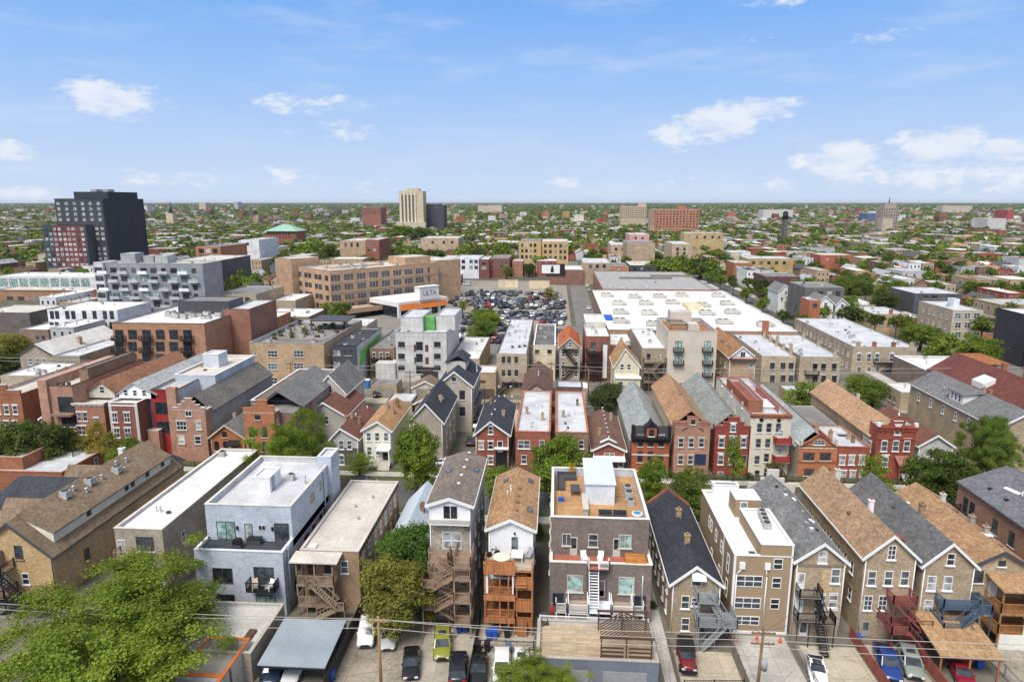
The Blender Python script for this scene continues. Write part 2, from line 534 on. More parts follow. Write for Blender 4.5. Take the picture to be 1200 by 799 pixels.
class Bld:
    """one building: an Empty at its front left corner, walls, roof and every fitting as parts. x runs along the front, y away from the camera"""
    def __init__(s, name, label, cat, X0, X1, Y, D, group=None, rz=0.0):
        s.W, s.D, s.X0, s.Y = X1 - X0, D, X0, Y
        s.r = thing(name, label, cat, (X0, Y, 0), rz, group)
        s.rz = rz
        ALLB.append(s)
        s.nw = 0; s.extra = {}

    def facepos(s, face, u, z, y0=0.0):
        if face == 'f': return (u, y0, z)
        if face == 'l': return (0, u, z)
        if face == 'r': return (s.W, u, z)
        return (s.W - u, s.D, z)

    def p(s, name, mb, mats, parent=None, loc=(0, 0, 0), rz=0.0):
        return part(name, mb, mats, parent or s.r, loc, rz)

    # ---- shells
    def gable(s, He, Hr, xa=None, wall=None, roof=None, trim=None, over=.35, gutter=True, side=None, thick=.16):
        W, D = s.W, s.D
        xa = W / 2 if xa is None else xa
        s.He, s.Hr, s.xa, s.H = He, Hr, xa, He
        m = MB()
        side = side or wall
        m.faces([(0, 0, 0), (W, 0, 0), (W, 0, He), (xa, 0, Hr), (0, 0, He)], [(0, 1, 2, 3, 4)], 0)
        m.faces([(0, D, 0), (W, D, 0), (W, D, He), (xa, D, Hr), (0, D, He)], [(4, 3, 2, 1, 0)], 1)
        m.faces([(0, 0, 0), (0, D, 0), (0, D, He), (0, 0, He)], [(0, 1, 2, 3)], 1)
        m.faces([(W, 0, 0), (W, D, 0), (W, D, He), (W, 0, He)], [(3, 2, 1, 0)], 1)
        s.wall = s.p('wall', m, [wall, side])
        sl = (Hr - He) / xa; sr = (Hr - He) / (W - xa)
        o = over
        pr = [(-o, He - o * sl + .02), (xa, Hr + .02), (W + o, He - o * sr + .02), (W + o, He - o * sr + .02 + thick), (xa, Hr + .02 + thick * 1.1), (-o, He - o * sl + .02 + thick)]
        s.roof = s.p('roof', MB().extr(pr, -o, D + o * .6), roof)
        if trim:
            b = MB()
            for (x0, z0, x1, z1) in ((-o - .02, He - o * sl, xa, Hr), (xa, Hr, W + o + .02, He - o * sr)):
                b.extr([(x0, z0 - .16), (x1, z1 - .16), (x1, z1 + .22), (x0, z0 + .22)], -o - .06, -o + .03)
            s.p('bargeboard', b, trim, s.roof)
        if gutter:
            g = MB()
            for x, q in ((-o - .1, He - o * sl), (W + o - .04, He - o * sr)):
                g.box(x, x + .14, -o, D + o * .6, q - .06, q + .1)
            s.p('gutter', g, trim or WHITE)
            for x in (.12, W - .12):
                s.p('downspout', MB().tube((x, -.09, .2), (x, -.09, He - .1), .06, n=6), trim or WHITE)
        return s

    def flat(s, H, wall=None, roof=None, cop=None, par=.5, t=.25, side=None, base=0.0):
        W, D = s.W, s.D
        s.H = H; s.He = s.Hr = H
        m = MB()
        side = side or wall
        top = H
        m.faces([(0, 0, base), (W, 0, base), (W, 0, top), (0, 0, top)], [(0, 1, 2, 3)], 0)
        m.faces([(0, D, base), (W, D, base), (W, D, top), (0, D, top)], [(3, 2, 1, 0)], 1)
        m.faces([(0, 0, base), (0, D, base), (0, D, top), (0, 0, top)], [(3, 2, 1, 0)], 1)
        m.faces([(W, 0, base), (W, D, base), (W, D, top), (W, 0, top)], [(0, 1, 2, 3)], 1)
        if par > 0:  # the inside of the parapet
            zi = H - par
            m.faces([(t, t, zi), (W - t, t, zi), (W - t, t, top), (t, t, top)], [(3, 2, 1, 0)], 2)
            m.faces([(t, D - t, zi), (W - t, D - t, zi), (W - t, D - t, top), (t, D - t, top)], [(0, 1, 2, 3)], 2)
            m.faces([(t, t, zi), (t, D - t, zi), (t, D - t, top), (t, t, top)], [(0, 1, 2, 3)], 2)
            m.faces([(W - t, t, zi), (W - t, D - t, zi), (W - t, D - t, top), (W - t, t, top)], [(3, 2, 1, 0)], 2)
        s.wall = s.p('wall', m, [wall, side, mat('stucco', (.5, .5, .5))])
        z = H - par
        s.roof = s.p('roof', MB().box(t * .5, W - t * .5, t * .5, D - t * .5, z - .3, z), roof)
        s.zr = z
        if cop:
            e = .06
            c = MB()
            c.box(-e, W + e, -e, t + e, H, H + .1).box(-e, W + e, D - t - e, D + e, H, H + .1)
            c.box(-e, t + e, t + e, D - t - e, H, H + .1).box(W - t - e, W + e, t + e, D - t - e, H, H + .1)
            s.p('coping', c, cop)
        return s

    def hip(s, He, Hr, wall=None, roof=None, rx=(.3, .7), ry=(.3, .7), over=.4):
        W, D = s.W, s.D
        s.H = s.He = He; s.Hr = Hr
        s.wall = s.p('wall', MB().box(0, W, 0, D, 0, He), wall)
        o = over
        a = [(-o, -o, He), (W + o, -o, He), (W + o, D + o, He), (-o, D + o, He)]
        b = [(W * rx[0], D * ry[0], Hr), (W * rx[1], D * ry[0], Hr), (W * rx[1], D * ry[1], Hr), (W * rx[0], D * ry[1], Hr)]
        s.roof = s.p('roof', MB().faces(a + b, [(0, 1, 5, 4), (1, 2, 6, 5), (2, 3, 7, 6), (3, 0, 4, 7), (4, 5, 6, 7), (3, 2, 1, 0)]), roof)
        return s

    # ---- fittings
    def win(s, face, u, z, w_=.95, h=1.7, fr='white', kind='dh', sill='white', lint=None, g=None, y0=0.0, name='window', lh=.22):
        me, gm = window_meshes(w_, h, fr, kind)
        o = link('door' if kind == 'door' else name, me, s.r, s.facepos(face, u, z, y0), FACE_ROT[face])
        gi = rng.choices(range(5), (5, 4, 3, 1.2, .6))[0] if g is None else g
        link('pane', gm[gi], o)
        if sill and kind != 'door': link('sill', slab_mesh(w_ + .24, .14, .16, sill), o, (0, 0, -h / 2 - .07))
        if lint: link('lintel', slab_mesh(w_ + .3, lh, .09, lint), o, (0, 0, h / 2 + lh / 2 + (.27 * w_ if kind == 'arch' else 0)))
        return o

    def wp(s, xs, ys, w_=.95, h=1.7, **k):
        """windows of the front, at every crossing of photograph columns xs and rows ys"""
        for py in ys:
            for px in xs:
                X, Z = on(px, py, s.Y)
                s.win('f', X - s.X0, Z, w_, h, **k)
        return s

    def side(s, face, n, zs, w_=.85, h=1.5, y0=1.5, y1=None, **k):
        y1 = s.D - 1.5 if y1 is None else y1
        for z in zs:
            for i in range(n):
                s.win(face, y0 + (y1 - y0) * (i + .5) / n + rng.uniform(-.3, .3), z, w_, h, **k)
        return s

    def chimney(s, x, y, h=1.2, w_=.6, m=None, z=None):
        if z is None:
            z = s.zroof(x)
        c = s.p('chimney', MB().box(-w_ / 2, w_ / 2, -w_ / 2, w_ / 2, -.8, h).box(-w_ / 2 - .06, w_ / 2 + .06, -w_ / 2 - .06, w_ / 2 + .06, h, h + .12), m or FR['tanbrick'], s.roof, (x, y, z))
        s.p('flue', MB().tube((0, 0, h + .12), (0, 0, h + .4), .13, n=8), mat('plain', (.3, .14, .08)), c)
        if rng.random() < .5:
            pass
        return c

    def zroof(s, x):
        if hasattr(s, 'zr'): return s.zr
        if x < s.xa: return s.He + (s.Hr - s.He) * x / s.xa + .15
        return s.Hr - (s.Hr - s.He) * (x - s.xa) / (s.W - s.xa) + .15

    def vent(s, x, y, m=None, r=.1, h=.5):
        z = s.zroof(x)
        s.p('roof_vent', MB().tube((0, 0, -.15), (0, 0, h), r, n=8).tube((0, 0, h), (0, 0, h + .12), r * 1.7, r * 1.2, n=8), m or STEEL, s.roof, (x, y, z))

    def boxvent(s, x, y, m=None, a=.4, h=.25):
        s.p('roof_vent', MB().box(-a / 2, a / 2, -a / 2, a / 2, -.2, h).box(-a / 2 - .05, a / 2 + .05, -a / 2 - .05, a / 2 + .05, h, h + .06), m or DKGREY, s.roof, (x, y, s.zroof(x)))

    def ac(s, x, y, a=.9, h=.9, z=None):
        c = s.p('air_conditioner', MB().box(-a / 2, a / 2, -a / 2, a / 2, .12, h).box(-a / 2 - .05, a / 2 + .05, -a / 2, -a / 2 + .1, 0, .12).box(-a / 2 - .05, a / 2 + .05, a / 2 - .1, a / 2, 0, .12), mat('plain', (.42, .42, .4), amt=.2), s.roof, (x, y, s.zroof(x) if z is None else z))
        f = MB().tube((0, 0, h), (0, 0, h + .07), a * .42, n=14)
        for i in range(4):
            t = math.pi * i / 4
            f.beam((math.cos(t) * a * .4, math.sin(t) * a * .4, h + .09), (-math.cos(t) * a * .4, -math.sin(t) * a * .4, h + .09), .04, .03)
        s.p('fan_grille', f, DKGREY, c)

    def skylight(s, x, y, w_=.7, l=1.2):
        x2 = x + .1
        sl = (s.zroof(x2) - s.zroof(x)) / .1
        a = math.atan(sl)
        o = s.p('skylight', MB().box(-w_ / 2, w_ / 2, -l / 2, l / 2, -.1, .12), DKGREY, s.roof, (x, y, s.zroof(x)))
        o.rotation_euler = (0, -a, 0)
        s.p('pane', MB().box(-w_ / 2 + .08, w_ / 2 - .08, -l / 2 + .08, l / 2 - .08, .1, .135), GLS[2], o)

    def hutch(s, x0, x1, y0, y1, h, m, roofm=None, name='stair_hutch', door=None, slope=0.0):
        z = s.zr
        o = s.p(name, MB().extr([(y0, z - .05), (y1, z - .05), (y1, z + h + slope), (y0, z + h)], x0, x1, ax='x'), m)
        s.p('hutch_roof', MB().extr([(y0 - .15, z + h + .005), (y1 + .15, z + h + slope + .005), (y1 + .15, z + h + slope + .16), (y0 - .15, z + h + .16)], x0 - .15, x1 + .15, ax='x'), roofm or WHITE, o)
        if door:
            me, gm = window_meshes(.9, 2.0, door, 'door')
            d = link('door', me, o, ((x0 + x1) / 2, y0, z + 1.1)); link('pane', gm[1], d)
        return o

    def cornice(s, m, h=.5, d=.35, z=None, x0=0, x1=None, name='cornice'):
        z = s.H if z is None else z; x1 = s.W if x1 is None else x1
        c = MB().extr([(0.02, z - h), (-d * .4, z - h), (-d * .5, z - h * .4), (-d, z - h * .3), (-d, z + .05), (.02, z + .05)], x0 - .1, x1 + .1, ax='x')
        n = max(3, int((x1 - x0) / .9))
        for i in range(n):
            x = x0 + (x1 - x0) * (i + .5) / n
            c.box(x - .08, x + .08, -d * .9, 0, z - h * 1.1, z - h * .35)
        return s.p(name, c, m)

    def stepped(s, prof, m, t=.3, cop=None, zb=None):
        """a shaped parapet above the front: (x, z) steps"""
        zb = s.H if zb is None else zb
        pts = [(prof[0][0], zb - .02)] + prof + [(prof[-1][0], zb - .02)]
        o = s.p('shaped_parapet', MB().extr(pts, -.04, t), m)
        if cop:
            c = MB()
            for a, b in zip(prof[:-1], prof[1:]):
                if abs(a[1] - b[1]) < .5 and abs(a[0] - b[0]) > .1:
                    zz = max(a[1], b[1])
                    c.extr([(a[0] - .06, a[1]), (b[0] + .06, b[1]), (b[0] + .06, b[1] + .12), (a[0] - .06, a[1] + .12)], -.1, t + .06)
            s.p('coping', c, cop, o)
        return o

    def band(s, z, m, h=.25, d=.08, x0=0, x1=None, name='string_course'):
        return s.p(name, MB().box(x0, s.W if x1 is None else x1, -d, .01, z - h / 2, z + h / 2), m)


# ------------------------------------------------------------------ wooden and iron porches
def flight(p, q, width, n, m_tread=.05, rails=True, rh=.95, wdir=None, post=.06):
    """a straight stair from p (foot) to q (head)"""
    p = Vector(p); q = Vector(q)
    d = Vector((q.x - p.x, q.y - p.y, 0)); L = d.length; d.normalize()
    s_ = Vector((-d.y, d.x, 0)) * (width / 2)
    m = MB()
    for sg in (-1, 1):
        a = s_ * sg
        m.beam(p + a, q + a, .05, .2)
        if rails:
            m.beam(p + a + Vector((0, 0, rh)), q + a + Vector((0, 0, rh)), post, .08)
            k = max(3, int(L / .35))
            for i in range(k + 1):
                c = p + (q - p) * (i / k) + a
                m.beam(c, c + Vector((0, 0, rh)), .035, .035)
    for i in range(n):
        c = p + (q - p) * ((i + .5) / n)
        hw = L / n * .55
        a = c - d * hw - s_; b = c + d * hw - s_; e_ = c + d * hw + s_; f = c - d * hw + s_
        m.faces([v + Vector((0, 0, o)) for o in (-.025, .025) for v in (a, b, e_, f)], MB.BOXF)
    return m


def railing(pts, z, h=1.0, gap=.16, bar=.03, top=.07, solid=False, post=.1):
    m = MB()
    for (a, b) in zip(pts[:-1], pts[1:]):
        A = Vector((a[0], a[1], z)); B = Vector((b[0], b[1], z)); L = (B - A).length
        m.beam(A + Vector((0, 0, h)), B + Vector((0, 0, h)), .09, top)
        m.beam(A + Vector((0, 0, .12)), B + Vector((0, 0, .12)), .05, .06)
        if solid:
            k = max(1, int(L / .18))
            for i in range(k):
                c0 = A + (B - A) * ((i + .04) / k); c1 = A + (B - A) * ((i + .96) / k)
                m.beam(c0 + Vector((0, 0, h * .5 + .06)), c1 + Vector((0, 0, h * .5 + .06)), .03, h - .16)
        else:
            k = max(2, int(L / gap))
            for i in range(1, k):
                c = A + (B - A) * (i / k)
                m.beam(c + Vector((0, 0, .12)), c + Vector((0, 0, h)), bar, bar)
        for c in (A, B):
            m.beam(c, c + Vector((0, 0, h + .1)), post, post)
    return m


def porch(b, x0, x1, d, levels, m, deckm=None, posts=3, stairs=None, roof=None, solid=False, z_top=None, y0=0.0, sw=.95, railtop=True, gap=.18, ph=.16, rails=None, lower=True, railh=1.0):
    """open rear porch in front of the wall at y0: levels from low to high; stairs = (xa, xb) run along the front edge between levels"""
    fr = MB()
    zt = z_top or levels[-1] + (1.0 if railtop else 0.0)
    for i in range(posts):
        x = x0 + .1 + (x1 - x0 - .2) * i / max(1, posts - 1)
        fr.box(x - ph / 2, x + ph / 2, y0 - d, y0 - d + ph, 0, zt)
    for z in levels:
        fh = .16 if ph < .12 else .34
        fr.box(x0, x1, y0 - d - .02, y0 - d + .06, z - fh, z - .065).box(x0, x0 + .07, y0 - d + .06, y0 - .03, z - fh, z - .065).box(x1 - .07, x1, y0 - d + .06, y0 - .03, z - fh, z - .065)
    P = b.p('porch', fr, m)
    for i, z in enumerate(levels):
        b.p('deck', MB().box(x0, x1, y0 - d, y0 - .02, z - .06, z), deckm or m, P)
        if i < len(levels) - 1 or railtop:
            b.p('railing', railing(rails or [(x0 + .05, y0 - .1), (x0 + .05, y0 - d + .05), (x1 - .05, y0 - d + .05), (x1 - .05, y0 - .1)], z, railh, gap, solid=solid), m, P)
    if stairs:
        xa, xb = stairs
        zs = ([0.0] if lower else []) + list(levels)
        for i in range(len(zs) - 1):
            A, B = (xa, xb) if i % 2 == 0 else (xb, xa)
            yy = y0 - d - sw / 2 - .02
            b.p('stairs', flight((A, yy, zs[i]), (B, yy, zs[i + 1]), sw, 12), m, P)
            b.p('landing', MB().box(min(B, B + (.9 if B > A else -.9)), max(B, B + (.9 if B > A else -.9)), yy - sw / 2, yy + sw / 2, zs[i + 1] - .07, zs[i + 1] - .002).beam((B + (.8 if B > A else -.8), yy - sw / 2 + .05, 0), (B + (.8 if B > A else -.8), yy - sw / 2 + .05, zs[i + 1] + 1), .11, .11), m, P)
            e = B + (.85 if B > A else -.85)
            b.p('railing', railing([(B, yy - sw / 2 + .03), (e, yy - sw / 2 + .03), (e, yy + sw / 2 - .05)], zs[i + 1], 1.0, gap, post=.07), m, P)
    if roof:
        zz, rm = roof
        b.p('porch_roof', MB().extr([(y0 - d - .35, zz - .25), (y0 - .02, zz + .1), (y0 - .02, zz + .25), (y0 - d - .35, zz - .1)], x0 - .2, x1 + .2, ax='x'), rm, P)
    return P


# ------------------------------------------------------------------ cars
PAINT = mat('tint', (.5, .5, .5), amt=.03, rough=.22, spec=.6)
CGLASS = glass((.03, .04, .05), .05)
LAMP = mat('plain', (.7, .7, .68), amt=.02, rough=.2, spec=.6)
TAIL = mat('plain', (.4, .02, .02), amt=.02, rough=.3)
KINDS_CAR = {
    # half stations (y, top z, half width) for the body; greenhouse (y base front, y roof front, y roof rear, y base rear, roof z)
    'sedan': dict(L=4.7, st=[(-2.35, .60, .70), (-2.2, .70, .86), (-1.1, .93, .91), (0, .97, .92), (1.5, 1.0, .91), (2.2, .96, .85), (2.35, .78, .72)], gh=(-1.15, -.3, .85, 1.8, 1.44)),
    'coupe': dict(L=4.6, st=[(-2.3, .58, .70), (-2.1, .70, .87), (-.9, .92, .92), (0, .95, .93), (1.4, .98, .93), (2.15, .92, .84), (2.3, .74, .7)], gh=(-.95, -.05, .7, 1.9, 1.38)),
    'suv': dict(L=4.75, st=[(-2.37, .72, .74), (-2.25, .9, .9), (-1.25, 1.08, .94), (0, 1.12, .95), (1.6, 1.14, .94), (2.25, 1.1, .9), (2.37, .9, .8)], gh=(-1.2, -.5, 1.85, 2.25, 1.72)),
    'van': dict(L=5.2, st=[(-2.6, .8, .8), (-2.5, 1.0, .94), (-1.75, 1.2, .98), (0, 1.24, .99), (2.0, 1.24, .99), (2.55, 1.2, .96), (2.6, 1.0, .9)], gh=(-1.9, -1.2, 2.35, 2.55, 2.1)),
    'pickup': dict(L=5.7, st=[(-2.85, .8, .8), (-2.7, 1.0, .96), (-1.4, 1.15, .98), (0, 1.17, .98), (1.0, 1.17, .98), (2.7, 1.15, .97), (2.85, 1.1, .95)], gh=(-1.35, -.75, .75, 1.0, 1.86)),
    'jeep': dict(L=4.4, st=[(-2.2, .9, .7), (-2.1, 1.12, .74), (-.9, 1.16, .8), (0, 1.18, .86), (1.8, 1.18, .88), (2.15, 1.18, .88), (2.2, 1.0, .86)], gh=(-.85, -.6, 2.0, 2.12, 1.85)),
}


def car_parts(k):
    K = KINDS_CAR[k]
    body = MB(); gl = MB(); tr = MB()
    rings = []
    for (y, zt, hw) in K['st']:
        zb = .32 if abs(y) < K['L'] / 2 - .2 else .42
        zm = zb + (zt - zb) * .45
        half = [(-hw * .93, zb), (-hw, zm), (-hw * .975, zt - .13), (-hw * .87, zt)]
        ring = half + [(-hw * .3, zt + .03)] + [(-x, z) for x, z in ([(-hw * .3, zt + .03)] + half[::-1])]
        rings.append([(x, y, z) for x, z in ring])
    n = len(rings[0])
    k0 = [p for r in rings for p in r]
    fs = []
    for i in range(len(rings) - 1):
        for j in range(n):
            fs.append((i * n + j, i * n + (j + 1) % n, (i + 1) * n + (j + 1) % n, (i + 1) * n + j))
    body.faces(k0, fs, 0, True)
    body.faces(rings[0], [tuple(range(n))], 0); body.faces(rings[-1], [tuple(range(n))[::-1]], 0)
    y0, y1, y2, y3, zr = K['gh']
    hwb = .86; hwt = .66
    if k in ('van', 'jeep'): hwb, hwt = (.95, .84) if k == 'van' else (.82, .76)
    if k in ('suv', 'pickup'): hwb, hwt = .9, .72
    zb0 = .9 if k in ('sedan', 'coupe') else K['st'][3][1] - .06
    A = [(-hwb * .93, y0, zb0), (hwb * .93, y0, zb0), (hwb, y3, zb0 + .04), (-hwb, y3, zb0 + .04)]
    B = [(-hwt, y1, zr - .05), (hwt, y1, zr - .05), (hwt, y2, zr - .03), (-hwt, y2, zr - .03)]
    gl.faces(A + B, [(0, 1, 5, 4), (1, 2, 6, 5), (2, 3, 7, 6), (3, 0, 4, 7), (4, 5, 6, 7)])
    # roof skin and pillars
    rp = MB()
    e = .035
    ym = (y1 + y2) / 2
    rp_pts = [(-hwt - e, y1 - e, zr - .06), (hwt + e, y1 - e, zr - .06), (hwt + e, y2 + e, zr - .05), (-hwt - e, y2 + e, zr - .05), (-hwt * .85, y1 + .05, zr), (hwt * .85, y1 + .05, zr), (hwt * .85, y2 - .03, zr), (-hwt * .85, y2 - .03, zr), (-hwt * .8, ym, zr + .03), (hwt * .8, ym, zr + .03)]
    body.faces(rp_pts, [(0, 1, 5, 4), (1, 2, 6, 9, 5), (2, 3, 7, 6), (3, 0, 4, 8, 7), (4, 5, 9, 8), (8, 9, 6, 7)], 0, True)
    for i in range(4):
        body.beam(A[i], B[i], .09, .07)
    for sx in (-1, 1):
        ymid = (y1 + y2) / 2
        body.beam((sx * hwb, ymid + .1, zb0), (sx * (hwt + .01), ymid, zr - .05), .09, .05)
        if k in ('suv', 'van', 'jeep'):
            yq = y2 - .75
            body.beam((sx * (hwb + .005), yq, zb0), (sx * (hwt + .015), yq, zr - .05), .1, .05)
        body.box(sx * (hwb + .02) - .09, sx * (hwb + .02) + .09, y0 + .28, y0 + .42, zb0 + .06, zb0 + .2)
    if k == 'pickup':
        tr.box(-.78, .78, 1.12, 2.7, 1.165, 1.185)
    if k == 'jeep':
        tr.tube((0, 2.2, .95), (0, 2.4, .95), .36, n=14)
        tr.box(-.85, .85, -2.36, -2.2, .5, .68)
    # lower trim, grille
    tr.box(-.6, .6, -K['L'] / 2 - .02, -K['L'] / 2 + .05, .45, .58 if k in ('sedan', 'coupe') else .72)
    tr.box(-.3, .3, K['L'] / 2 - .04, K['L'] / 2 + .015, .55, .68)
    wh = MB()
    r = .33 if k in ('sedan', 'coupe') else .38
    wh.tube((-.11, 0, 0), (.11, 0, 0), r, n=16, mi=0)
    wh.tube((-.115, 0, 0), (.115, 0, 0), r * .62, n=12, mi=1)
    yy = K['L'] * .5 - .85
    ws = [(-.80, -yy), (.80, -yy), (-.80, yy), (.80, yy)]
    if k in ('van', 'pickup', 'suv'): ws = [(x * 1.06, y) for x, y in ws]
    st = K['st']
    hl = MB().box(-.17, .17, -.05, .12, -.07, .07)
    return body, gl, tr, wh, r, ws, hl, st


CARM = {}


def car_detailed(kind, label, cat, colour, x, y, heading, z=0.03, group=None, top=None):
    """heading: degrees the nose points, 0 = towards the camera"""
    t = thing(kind + '_car' if kind not in ('pickup', 'van', 'jeep') else {'pickup': 'pickup_truck', 'van': 'van', 'jeep': 'off_road_car'}[kind], label, cat, (x, y, z), R(heading), group)
    if kind not in CARM:
        body, gl, tr, wh, r, ws, hl, st = car_parts(kind)
        CARM[kind] = (body.mesh('car_body', PAINT), gl.mesh('car_glass', CGLASS), tr.mesh('car_trim', TYRE), wh.mesh('wheel', [TYRE, STEEL]), r, ws, hl.mesh('lamp', LAMP), hl.mesh('tail', TAIL), st)
    bm_, gm, tm, wm, r, ws, hm, tl, st = CARM[kind]
    b = link('body', bm_, t); b.color = (*colour, 1)
    link('windows', gm, b); link('trim', tm, b)
    for (wx, wy) in ws: link('wheel', wm, t, (wx, wy, r))
    zh = st[0][1]
    for s_ in (-1, 1):
        link('headlight', hm, t, (s_ * st[0][2] * .82, st[0][0] - .0, zh - .02))
        o = link('taillight', tl, t, (s_ * st[-1][2] * .85, st[-1][0] + .0, st[-1][1] - .02)); o.rotation_euler = (0, 0, math.pi)
    if top:
        me = MB().box(-.45, .45, -.3, .45, 0, .035).mesh('sunroof', CGLASS)
        link('sunroof', me, t, (0, (KINDS_CAR[kind]['gh'][1] + KINDS_CAR[kind]['gh'][2]) / 2 - .25, KINDS_CAR[kind]['gh'][4] + .005))
    return t


def car_simple(kind):
    key = 's' + kind
    if key not in CARM:
        body, gl, tr, wh, r, ws, hl, st = car_parts(kind)
        m = MB()
        for q, mi in ((body, 0), (gl, 1), (tr, 2)):
            m.faces(q.v, q.f, mi)
        for (wx, wy) in ws:
            m.tube((wx - .11, wy, r), (wx + .11, wy, r), r, n=8, mi=2)
        CARM[key] = m.mesh('small_car', [PAINT, CGLASS, TYRE])
    return CARM[key]


# ------------------------------------------------------------------ trees
def leaf_cloud(seed, n_lobe, n_clump, n_leaf, leaf, rx=1.0, rz=.85, spread=.15, flat=.5):
    """quads of many leaves gathered in clumps on uneven lobes; unit crown radius"""
    g = np.random.default_rng(seed)
    lob = []
    for i in range(n_lobe):
        d = g.normal(size=3); d /= np.linalg.norm(d)
        rr = g.uniform(.35, .66)
        lob.append((d * rr * np.array([rx, rx, rz * .9]), g.uniform(.3, .5)))
    lob.append((np.zeros(3), .5))
    C = []
    for i in range(n_clump):
        c, r = lob[g.integers(len(lob))]
        d = g.normal(size=3); d[2] += .35; d /= np.linalg.norm(d)
        C.append(c + d * r * g.uniform(.72, 1.05))
    C = np.array(C)
    ctr = C[g.integers(len(C), size=n_leaf)]
    sp = g.normal(size=(n_leaf, 3)) * spread * np.array([1, 1, .6])
    P = ctr + sp
    out = P / (np.linalg.norm(P, axis=1, keepdims=True) + 1e-6)
    nrm = g.normal(size=(n_leaf, 3)) * .5 + out * .35 + sp / (np.linalg.norm(sp, axis=1, keepdims=True) + 1e-6) * .7 + np.array([0, 0, flat])
    nrm /= np.linalg.norm(nrm, axis=1, keepdims=True)
    a = np.cross(nrm, g.normal(size=(n_leaf, 3))); a /= np.linalg.norm(a, axis=1, keepdims=True)
    b = np.cross(nrm, a)
    s_ = leaf * g.uniform(.6, 1.35, size=(n_leaf, 1))
    V = np.stack([P - a * s_, P - b * s_ * .62, P + a * s_, P + b * s_ * .62], 1).reshape(-1, 3)
    return V, lob


def quads_mesh(name, V, m, tone=None):
    me = bpy.data.meshes.new(name)
    nq = len(V) // 4
    me.vertices.add(len(V)); me.vertices.foreach_set('co', V.astype(np.float32).ravel())
    me.loops.add(nq * 4); me.loops.foreach_set('vertex_index', np.arange(nq * 4, dtype=np.int32))
    me.polygons.add(nq); me.polygons.foreach_set('loop_start', np.arange(0, nq * 4, 4, dtype=np.int32))
    me.update(calc_edges=True)
    if tone is not None:
        at_ = me.attributes.new('tone', 'FLOAT_COLOR', 'FACE')
        at_.data.foreach_set('color', tone.astype(np.float32).ravel())
    me.materials.append(m)
    me.validate()
    return me


BARK = mat('plain', (.09, .07, .055), amt=.3)
TREEM = {}


def tree_meshes(kind, v):
    key = (kind, v)
    if key in TREEM: return TREEM[key]
    if kind == 'near':
        V, lob = leaf_cloud(100 + v, 9, 230, 20000, .030, rz=.8, spread=.085)
    elif kind == 'tall':
        V, lob = leaf_cloud(200 + v, 12, 230, 18000, .031, rx=.66, rz=1.15, spread=.08)
    elif kind == 'big':
        V, lob = leaf_cloud(300 + v, 20, 330, 105000, .0112, rz=.62, spread=.047)
    elif kind == 'thin':
        V, lob = leaf_cloud(400 + v, 8, 120, 3800, .036, rx=.7, rz=1.0, spread=.08)
    else:
        V, lob = leaf_cloud(500 + v, 7, 70, 1500, .085, rz=.75, spread=.12)
    me = quads_mesh('crown', V, leaf_mat())
    h = 1.15
    t = MB()
    r0 = .075 if kind != 'mid' else .07
    t.tube((0, 0, -h), (.03, .02, -.45), r0, r0 * .75, 7)
    g = random.Random(v)
    for c, r in lob[:-1]:
        a = Vector((.03 * g.random(), .02, -.5 + .25 * g.random())); b = Vector(c)
        mid = a.lerp(b, .5) + Vector((g.uniform(-.06, .06), g.uniform(-.06, .06), -.03))
        t.tube(a, mid, r0 * .55, r0 * .36, 5, caps=False).tube(mid, b, r0 * .36, r0 * .1, 5, caps=False)
        if kind in ('near', 'big', 'thin', 'tall'):
            for q in range(3):
                e_ = b + Vector((g.uniform(-1, 1), g.uniform(-1, 1), g.uniform(-.2, 1))).normalized() * r * .85
                t.tube(mid.lerp(b, .5 + .15 * q), e_, r0 * .18, r0 * .05, 4, caps=False)
    TREEM[key] = (me, t.mesh('trunk', BARK), h)
    return TREEM[key]


TREES = []


